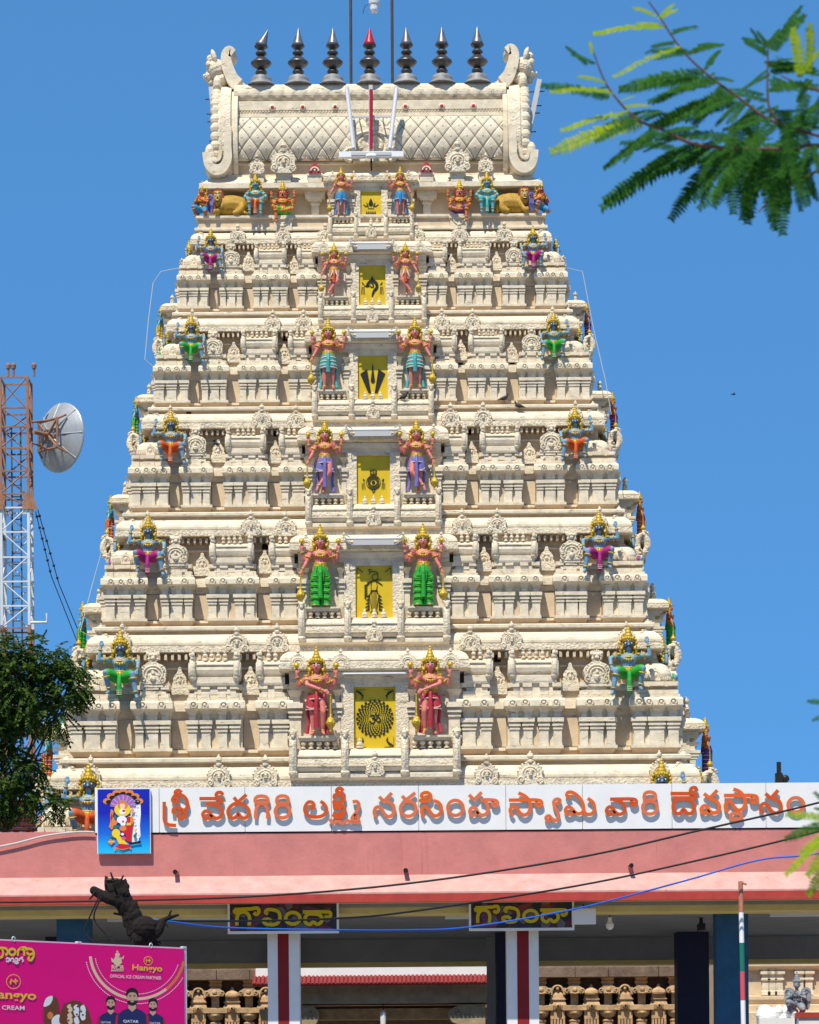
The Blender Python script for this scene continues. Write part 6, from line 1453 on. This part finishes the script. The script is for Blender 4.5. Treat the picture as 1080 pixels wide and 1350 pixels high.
# cream shrine wall and its grey winged figure
YW = 52; shr = empty('side_shrine', (P(1040,1300,YW).x, YW, 0)); tag(shr, 'cream shrine wall with pilasters behind the blue column', 'shrine'); SXo = shr.location.x
us = YW/F; xs_ = lambda x: P(x, 1300, YW).x-SXo; zs_ = lambda y: EYE+(PCY-y)*us
a, b = xs_(952), xs_(1300)
MB().stack(a, b, 2.5, 0, [(0,0,.5),(zs_(1340),0,.5),(zs_(1338),0,.3),(zs_(1330),0,.3),(zs_(1328),0,.16),(zs_(1322),0,.22),(zs_(1318),0,.22),(zs_(1316),0,.0),(zs_(1283),0,0),(zs_(1281),0,.1),(zs_(1278),0,.16),(zs_(1273),0,.16),(zs_(1270),0,.05)]).build('wall', ['cream'], shr)
pil = MB(); pil.stack(-4.6*us, 4.6*us, .05, 0, [(zs_(1316),.02,.10),(zs_(1311),.02,.10),(zs_(1310),0,.07),(zs_(1297),0,.07),(zs_(1296),.02,.1),(zs_(1294),.02,.1),(zs_(1293),0,.07),(zs_(1289),0,.07),(zs_(1288),.035,.12),(zs_(1285),.035,.12),(zs_(1284),0,.07),(zs_(1281),.03,.1)]); pm_ = pil.mesh('pilaster', ['plaster'])
for x in (1009,1017.5,1027,1054,1066,1100,1111): put('pilaster', pm_, shr, (xs_(x),0,0))
g = MB(); g.box(xs_(1040), b, -1.3, -.5, 0, zs_(1349)); g.build('plinth', ['white'], shr); g = MB(); g.box(xs_(1040)-.02, b, -1.33, -.5, zs_(1349)+.002, zs_(1349)+.10); g.build('plinth_coping', ['brickred'], shr)
g = MB()
for i in range(11): g.ell((xs_(998+i*4.2), -.75+.1*sin(i*2), zs_(1348)+.08*sin(i*1.7)+.05), (.12+.03*sin(i),.14,.13), 9, 6)
g.box(xs_(992), xs_(1040)-.03, -1.0, -.5, 0, zs_(1348)); g.build('lumpy_parapet', ['white'], shr)
kq = 51*(YW-1)/F/1.16
garuda((P(1051,1320,YW-.95).x, YW-.93, zs_(1349)+.102+.26*kq), kq, -.35, 'greystone', 'greystone', 'greystone', 'grey winged figure kneeling with joined palms on the red coping', False)
# tiled shed roof beyond the tree
YH = 53; sh = empty('tiled_shed', (P(-20,1095,YH).x, YH, 0)); tag(sh, 'dark red tiled shed roof behind the leafy tree', 'shed'); SHx = sh.location.x; uh = YH/F
xh = lambda x: P(x,1080,YH).x-SHx; zh = lambda y: EYE+(PCY-y)*uh
for i in range(7):
    z0 = zh(1090)+i*.11; g = MB(); g.box(xh(-90), xh(46)-.06*i, .1+i*.22, .36+i*.22, z0, z0+.06); o = g.build('tile_course', ['roofdark'], sh); o.rotation_euler = (0,0,0)
for x in (-80, 18, 34): MB().box(xh(x)-.05, xh(x)+.05, .3, .4, 0, zh(1088)).build('post', ['galvdark'], sh)
MB().box(xh(-90), xh(44), 1.2, 1.4, 0, zh(1092)).build('back_wall', ['greywash_shade'], sh)
# ------------------------------------------------------------------ lattice mast with dish
YM = 75; um = YM/F; mast = empty('lattice_mast', (P(27,1300,YM).x, YM, 0)); tag(mast, 'rust and silver lattice telecom mast behind the leafy tree', 'mast'); MX = mast.location.x
zm = lambda y: EYE+(PCY-y)*um; hw = 18*um
zs = [zm(y) for y in (497,537,562,590,620,650,668,700,733,765,797,826,860,894,928,962)]+[10.5,8.5,6.5,4.5,2.5,.0]
mcol = lambda z: 'galv' if zm(823) < z < zm(668) else 'rust'
for sx in (-1, 1):
    for sy in (-1, 1):
        for za, zb_ in ((zs[0], zm(668)), (zm(668), zm(823)), (zm(823), 0)):
            MB().box(sx*hw-.035, sx*hw+.035, sy*hw-.035, sy*hw+.035, zb_, za).build('leg', [mcol((za+zb_)/2)], mast)
for i in range(len(zs)-1):
    za, zb_ = zs[i], zs[i+1]; m_ = mcol((za+zb_)/2)
    for sy in (-1, 1):
        MB().box(-hw, hw, sy*hw-.02, sy*hw+.02, za-.04, za).build('girt', [m_], mast)
        q = 1 if (i+(sy > 0)) % 2 else -1; MB().tube([(-hw*q, sy*hw, za), (hw*q, sy*hw, zb_)], .02, 6).build('brace', [m_], mast)
    for sx in (-1, 1):
        MB().box(sx*hw-.02, sx*hw+.02, -hw, hw, za-.04, za).build('girt', [m_], mast); q = 1 if i % 2 else -1; MB().tube([(sx*hw, -hw*q, za), (sx*hw, hw*q, zb_)], .02, 6).build('brace', [m_], mast)
g = MB()
for x in (-.12, .12): g.box(x-.02, x+.02, -.02, .02, 0, zm(560))
for i in range(60): g.box(-.12, .12, -.012, .012, i*.3+.5, i*.3+.525)
g.build('ladder', ['galvdark'], mast)
for x, y in ((11,490),(18,492),(45,489)): a = P(x, y, YM-hw); g = MB(); g.lathe([(.03,-.2),(.03,0),(.06,.01),(.07,.1),(.03,.16)], 10); g.build('warning_light', ['rust'], mast, (a.x-MX, -hw, zs[0]+.2))
for s in (-1, 1): MB().prism([(s*hw-.16,zm(672)),(s*hw+.16+s*.1,zm(672)),(s*hw+.14,zm(655)),(s*hw-.1,zm(650))], -hw-.08, -hw-.055).build('gusset', ['rust'], mast)
a = P(62, 822, YM-hw); MB().tube([(hw,-hw,zm(820)),(a.x-MX,-hw,zm(820)),(a.x-MX,-hw,zm(808))], .04, 6).build('antenna_arm', ['galv'], mast)
g = MB(); g.box(-hw-1.2, -hw, -.3, .3, zm(706), zm(700)); g.tube([(-hw-1.2,-.3,zm(700)),(-hw-1.2,-.3,zm(684)),(-hw,-.3,zm(684))], .03, 5); g.build('side_platform', ['galvdark'], mast)
def dish(px, py, R, Yd, yaw, lab, name='dish_antenna'):
    c = P(px, py, Yd); t = empty(name, c); tag(t, lab, 'dish antenna', 'dishes on the lattice mast'); X = Matrix.Rotation(yaw, 4, 'Z') @ Matrix.Rotation(pi/2, 4, 'X')   # axis local z -> -y turned by yaw
    g = MB(); g.x = X; prof = [(R*i/8, -.32*R+.32*R*(i/8)**2) for i in range(1, 9)]; g.lathe([(.02,-.32*R)]+prof+[(R*1.02,.02),(R*1.02,.05),(R*.98,.05)]+[(r_, z+.02) for r_, z in prof[::-1]], 30, (0,0,0), 0); g.build('reflector', ['dish'], t)
    g = MB(); g.x = X
    for i in range(8): a = 2*pi*i/8; g.tube([(.12*cos(a),.12*sin(a),-.33*R),(R*.5*cos(a),R*.5*sin(a),-.255*R),(R*cos(a),R*sin(a),-.0)], .022, 5)
    g.build('back_rib', ['dish'], t)['kind'] = 'stuff'
    g = MB(); g.x = X; [g.tube([(a*.42*R,b*.42*R,-.46*R),(c_*.42*R,d_*.42*R,-.46*R)], .035, 6) for a, b, c_, d_ in ((-1,-1,1,-1),(1,-1,1,1),(1,1,-1,1),(-1,1,-1,-1),(-1,-1,1,1),(1,-1,-1,1))]; g.tube([(0,0,-.3*R),(0,0,-1.0*R)], .06, 8); g.tube([(0,.42*R,-.46*R),(.1*R,.3*R,-1.0*R)], .03, 6); g.tube([(0,-.42*R,-.46*R),(.1*R,-.3*R,-1.0*R)], .03, 6)
    for a, b in ((-1,-1),(1,-1),(1,1),(-1,1)): g.tube([(a*.42*R,b*.42*R,-.46*R),(a*.55*R,b*.55*R,-.22*R)], .03, 5)
    g.build('mount_frame', ['rust'], t)['kind'] = 'stuff'; return t
dish(79, 577, 45*um, YM+.1, RAD(138), 'large grey dish antenna high on the lattice mast'); dish(62, 966, 16*um, YM, RAD(140), 'small grey dish antenna low on the mast behind leaves')
for pts, lab in (([(50,672),(78,770),(106,838)], 'knotted guy wire from the mast collar, outer one'), ([(47,674),(68,760),(98,836)], 'knotted guy wire from the mast collar, inner one')):
    q = [P(x, y, YM-hw+i*.5) for i, (x, y) in enumerate(pts)]; v = q[2]-q[1]; q.append(q[2]+v*((q[2].z)/max(.1, -v.z))); g = MB(); g.tube([tuple(p) for p in q], .013, 5)
    for j in range(6): p = q[0].lerp(q[1], (j+.5)/6); g.ell(tuple(p), .04, 6, 4)
    tag(g.build('guy_wire', ['cable']), lab, 'wire')
# ------------------------------------------------------------------ leafy tree in front of the tower's edge
YT = 50; ut = YT/F; rt = random.Random(3); nx0 = P(-70, 1300, YT).x
neem = empty('leafy_tree', (nx0, YT, 0)); tag(neem, 'dark green leafy tree at the tower edge below the mast', 'tree')
g = MB(); tp_ = [(0,0,0),(.05,0,2.5),(.1,0,5),(.5,0,7.4)]; g.tube(spline(tp_, 4), [.32-.012*i for i in range(13)], 10); g.build('trunk', ['barkb'], neem)
clumps = [(15,880,40),(58,862,26),(30,915,46),(85,903,24),(66,938,28),(104,908,13),(0,950,26),(-14,915,50),(12,1012,30),(40,1014,20),(-15,1040,36),(56,1046,15),(28,1050,22),(80,1058,9),(8,985,16),(-70,880,80),(-80,980,80),(-150,920,80),(-60,820,40),(80,870,14),(100,880,12),(8,860,24)]
for i, (x, y, r) in enumerate(clumps[::1]):
    c = P(x, y, YT); st = Vector((.1+.02*i, 0, 4.6+.12*(i % 6))); e = Vector((c.x-nx0-.1, rt.uniform(.2,.9), c.z)); md = st.lerp(e, .5)+Vector((0,0,.25)); MB().tube(spline([tuple(st), tuple(md), tuple(e)], 4), [.035-.0035*j for j in range(9)], 6).build('branch', ['barkb'], neem)
g = MB()
for x, y, r in clumps:
    c = P(x, y, YT); R_ = r*ut; n_ = int(95*(r/30)**2)+14
    for q in range(n_):
        d = Vector((rt.gauss(0,1), rt.gauss(0,1), rt.gauss(0,1))).normalized()*R_*rt.uniform(.35,1.08)**.6; o_ = Vector((c.x-nx0, 0, c.z))+Vector((d.x, d.y*1.2, d.z*.9))
        ax_ = (Vector((d.x, d.y, d.z-.3*R_))+Vector((rt.uniform(-1,1),rt.uniform(-1,1),rt.uniform(-1.1,.3)))*R_*.8).normalized(); L_ = rt.uniform(.22,.36); sd = ax_.cross(Vector((rt.uniform(-.3,.3),rt.uniform(-.3,.3),1))).normalized()
        for j in range(7):
            for s in (-1, 1):
                b = o_+ax_*L_*(j+.5)/7-Vector((0,0,.05*(j/7)**2)); dr = (sd*s*.8+ax_*.6+Vector((0,0,-.35))).normalized(); l = .085*rt.uniform(.8,1.2); w_ = dr.cross(Vector((rt.uniform(-.5,.5),rt.uniform(-1,1),1))).normalized()*.021
                g.add([tuple(b), tuple(b+dr*l*.45+w_), tuple(b+dr*l), tuple(b+dr*l*.45-w_)], [(0,1,2,3)])
o = g.build('crown', ['neem'], neem)
# ------------------------------------------------------------------ feathery branch close to the camera
YL = 5.0; rg = random.Random(5); ul = YL/F
ft = empty('feathery_tree', (4.3, 6.0, 0)); tag(ft, 'tree with feathery compound leaves reaching into view, out of focus', 'tree')
FX = Vector((4.3, 6.0, 0)); zf = lambda x, y: (700+x*.3519, y*.3519)
g = MB(); g.tube(spline([(0,0,0),(.03,0,1.2),(.0,0,2.4),(-.15,0,3.6),(-.1,.1,5.0)], 5), [.16-.005*i for i in range(21)], 12); g.build('trunk', ['barkb'], ft)
def twig(pts, r0, r1, Ys, name='branch', m_='twig'):
    q = [P(x, y, Ys[i] if hasattr(Ys, '__len__') else Ys)-FX for i, (x, y) in enumerate(pts)]; sp_ = spline([tuple(p) for p in q], 4); n_ = len(sp_); MB().tube(sp_, [r0+(r1-r0)*i/(n_-1) for i in range(n_)], 7).build(name, [m_], ft)
M['twig'] = mat('reddish_twig', (.11,.05,.035), .7, var=.3, scale=40)
def feather():
    g = MB(); n_ = 26; bz = lambda t_: -.16*t_*t_
    g.tube([(t_/6,0,bz(t_/6)) for t_ in range(7)], [.008,.008,.007,.006,.005,.004,.003], 5)
    for i in range(n_):
        t_ = (i+.6)/n_; L_ = .135*(1-.8*abs(t_-.42)**1.7)*(1 if t_ < .9 else .7)*rg.uniform(.88,1.1)
        for s in (-1, 1):
            x = t_; z = bz(t_); dz = rg.uniform(-.02,.01); g.add([(x-.013,0,z),(x-.004+rg.uniform(-.004,.004),s*L_*.55,z+.008+dz),(x+.030,s*L_,z-.014+dz),(x+.033,s*L_*.6,z+.006+dz),(x+.020,0,z)], [(0,1,2,3,4) if s < 0 else (4,3,2,1,0)], 0)
    return g
FE = feather(); FEA = FE.mesh('leaf', ['gul']); FEY = FE.mesh('leaf', ['gulyoung'])
def leaf(a, b, young=False, Y=None, Y2=None):
    Y = Y or YL+rg.uniform(-.15,.15); A = P(*a, Y)-FX; B = P(*b, Y2 or Y+rg.uniform(-.02,.02))-FX; d = B-A; L_ = d.length
    x_ = d.normalized(); up = Vector((rg.uniform(-.25,.25), -rg.uniform(.35,1.0), rg.uniform(.3,1.0))); z_ = (up-x_*up.dot(x_)).normalized(); y_ = z_.cross(x_)
    o = put('leaf', FEY if young else FEA, ft); o.matrix_local = Matrix.Translation(A) @ Matrix((x_, y_, z_)).transposed().to_4x4() @ Matrix.Scale(L_, 4)
TW = [[(1400,210),(1250,205),(1080,192),(1038,197),(925,192),(876,172),(841,158),(813,130),(795,102),(779,58)], [(1180,205),(1031,165),(981,134),(929,95),(897,63),(869,21),(855,2)], [(1031,165),(1013,137),(1013,60)], [(1100,215),(1030,250),(1000,280)], [(1400,180),(1200,150),(1080,120),(1030,100)]]
for i, tw_ in enumerate(TW): twig(tw_, .0045 if i in (0, 4) else .003, .0012, YL)
twig([(1700,420),(1500,300),(1400,210)], .02, .0045, [5.3,5.1,5.0]); q0 = P(1700,420,5.3)-FX
MB().tube([tuple(q0), (-.1,0,3.3)], [.02,.05], 8).build('branch', ['twig'], ft)
LF = [((480,95),(240,90),1),((470,60),(385,15),1),((485,65),(535,5),1),((505,100),(400,70),1),((520,130),(615,78),0),((560,175),(305,245),1),((540,160),(450,165),0),((600,195),(722,150),0),((590,190),(480,175),0),((650,270),(345,295),0),((690,300),(440,345),0),((700,310),(560,320),0),((650,265),(690,190),0),((690,300),(755,295),0),((720,330),(600,450),0),((760,360),(440,440),0),((770,365),(600,420),0),((790,380),(690,450),0),((800,385),(745,460),0),((850,415),(760,455),0),((300,340),(80,310),1),((280,310),(200,280),1),((330,380),(390,350),1),((310,350),(240,330),1),((370,420),(110,450),1),((350,400),(450,380),1),((400,445),(490,405),0),((420,455),(75,525),1),((400,450),(240,510),0),((480,490),(265,600),0),((470,485),(340,570),0),((500,495),(600,470),0),((540,520),(420,550),0),((640,545),(260,700),0),((600,540),(410,610),0),((640,545),(760,500),0),((680,550),(560,600),0),((720,550),(510,790),0),((700,560),(620,680),0),((760,550),(640,600),0),((800,550),(680,760),0),((820,555),(740,700),0),((850,555),(780,810),0),((880,560),(850,740),0),((780,550),(900,500),0),((830,550),(960,520),0),((900,560),(920,840),0),((940,560),(980,790),0),((960,560),(1040,760),0),((900,555),(760,620),0),((920,470),(800,560),0),((940,475),(1060,500),0),((900,445),(740,470),0),((890,430),(1000,400),0),((890,380),(760,330),0),((890,340),(990,300),0),((890,300),(1000,310),0),((890,260),(810,310),0),((890,230),(960,210),0),((890,200),(800,130),0),((890,180),(930,100),0),((900,190),(1025,35),0),((885,170),(850,110),0),((890,240),(1070,230),0),((895,270),(1080,240),0),((895,320),(1080,290),0),((950,480),(1080,440),0),((960,500),(1080,360),0),((1000,290),(1080,180),1),((1010,280),(990,90),1),((1040,270),(1060,80),1),((1050,300),(990,370),0),((1000,600),(1080,560),0),((1020,590),(1070,740),0),((980,580),(890,730),0),((1000,560),(950,690),0),((1060,545),(1080,640),0),((1040,550),(1000,650),0),((860,560),(700,650),0),((240,240),(155,190),0),((230,200),(220,150),1)]
for a, b, yg in LF:
    A, B = zf(*a), zf(*b); leaf(A, B, bool(yg))
    for rep in range(0 if yg and rg.random() < .6 else (1 if yg or rg.random() < .45 else 2)):
        j = lambda p: (p[0]+rg.uniform(-10,10), p[1]+rg.uniform(-9,9)); leaf(j(A), j(B), bool(yg) and rg.random() < .5, YL+rg.uniform(.05,.5))
for q_ in range(34):
    x_ = rg.uniform(880, 1150); y_ = 190+rg.uniform(-70, 40)*(x_-860)/200; a_ = RAD(rg.uniform(60, 200)); L_ = rg.uniform(55, 100); leaf((x_, y_), (x_+L_*cos(a_), y_+L_*sin(a_)), False, YL+rg.uniform(-.1,.5))
twig([(1500,1000),(1250,1060),(1110,1075),(1080,1095)], .004, .0012, YL); twig([(1250,1060),(1150,960),(1085,930)], .003, .0012, YL)
MB().tube([tuple(P(1500,1000,YL)-FX), (.0,0,2.2)], [.004,.02], 7).build('branch', ['twig'], ft)
for a, b, yg in (((1110,930),(1066,920),0),((1110,935),(1072,945),0),((1100,1080),(1040,1068),1),((1110,1080),(1035,1100),0),((1115,1085),(1055,1120),1),((1110,1090),(1030,1142),1),((1120,1090),(1062,1150),1),((1125,1095),(1060,1175),1),((1120,1085),(1080,1040),0),((1115,1075),(1075,1060),0)): leaf(a, b, bool(yg))
# ------------------------------------------------------------------ pigeons resting on the tower
def pigeon(x, y, k, d, lab, rz=.6, zoff=0):
    p = P(x, y, YF+SB[k]-d*SX[k]); t = empty('pigeon', p, rz); t.scale = (.62,.62,.62); tag(t, lab, 'pigeon', 'pigeons on the tower')
    g = MB(); limb(g, [(-.11,0,.10),(0,0,.13),(.07,0,.17)], [.045,.07,.05]); limb(g, [(.07,0,.17),(.10,0,.24)], [.045,.034], 2); g.ell((.115,0,.26), (.036,.03,.032), 8, 6); limb(g, [(-.1,0,.10),(-.22,0,.06)], [.03,.018], 2)
    put('body', remesh(g, 'body', .012, 2), t); t.children[0].data.materials.clear(); t.children[0].data.materials.append(M['pigeon'])
    h = MB(); h.tube([(.145,0,.258),(.175,0,.25)], [.009,.003], 5); h.build('beak', ['black'], t)
    for s in (-1, 1): MB().tube([(0,s*.03,.07),(.01,s*.03,.0)], .007, 5).build('leg', ['rust'], t)
for x, y, k, d, lab, rz in ((588,347,5,-20,'dark pigeon in the recess under the topmost cornice',.3),(285,590,3,-14,'dark pigeon perched on a niche ornament by a lion mask',2.2),(665,530,4,12,'dark pigeon on the cornice of the fourth tier, alone',.2),(684,540,4,20,'dark pigeon lying low beside another on the ledge',2.9),(533,528,4,34,'black and white pigeon at the feet of the teal-skirted guardian',-.4),(588,487,4,-6,'dark pigeon in a recess between pilasters',1.0)): pigeon(x, y, k, d, lab, rz)

p = P(967, 520, 80); t = empty('flying_bird', p, .4); tag(t, 'tiny dark bird gliding in the open sky beside the tower', 'bird')
g = MB(); limb(g, [(-.06,0,0),(.0,0,.005),(.06,0,.01)], [.012,.024,.014]); put('body', g.mesh('body', ['pigeon']), t)
for s in (-1, 1): MB().tube([(0,0,.01),(.01,s*.05,.04),(-.02,s*.12,.02)], [.012,.010,.003], 5).build('wing', ['pigeon'], t)
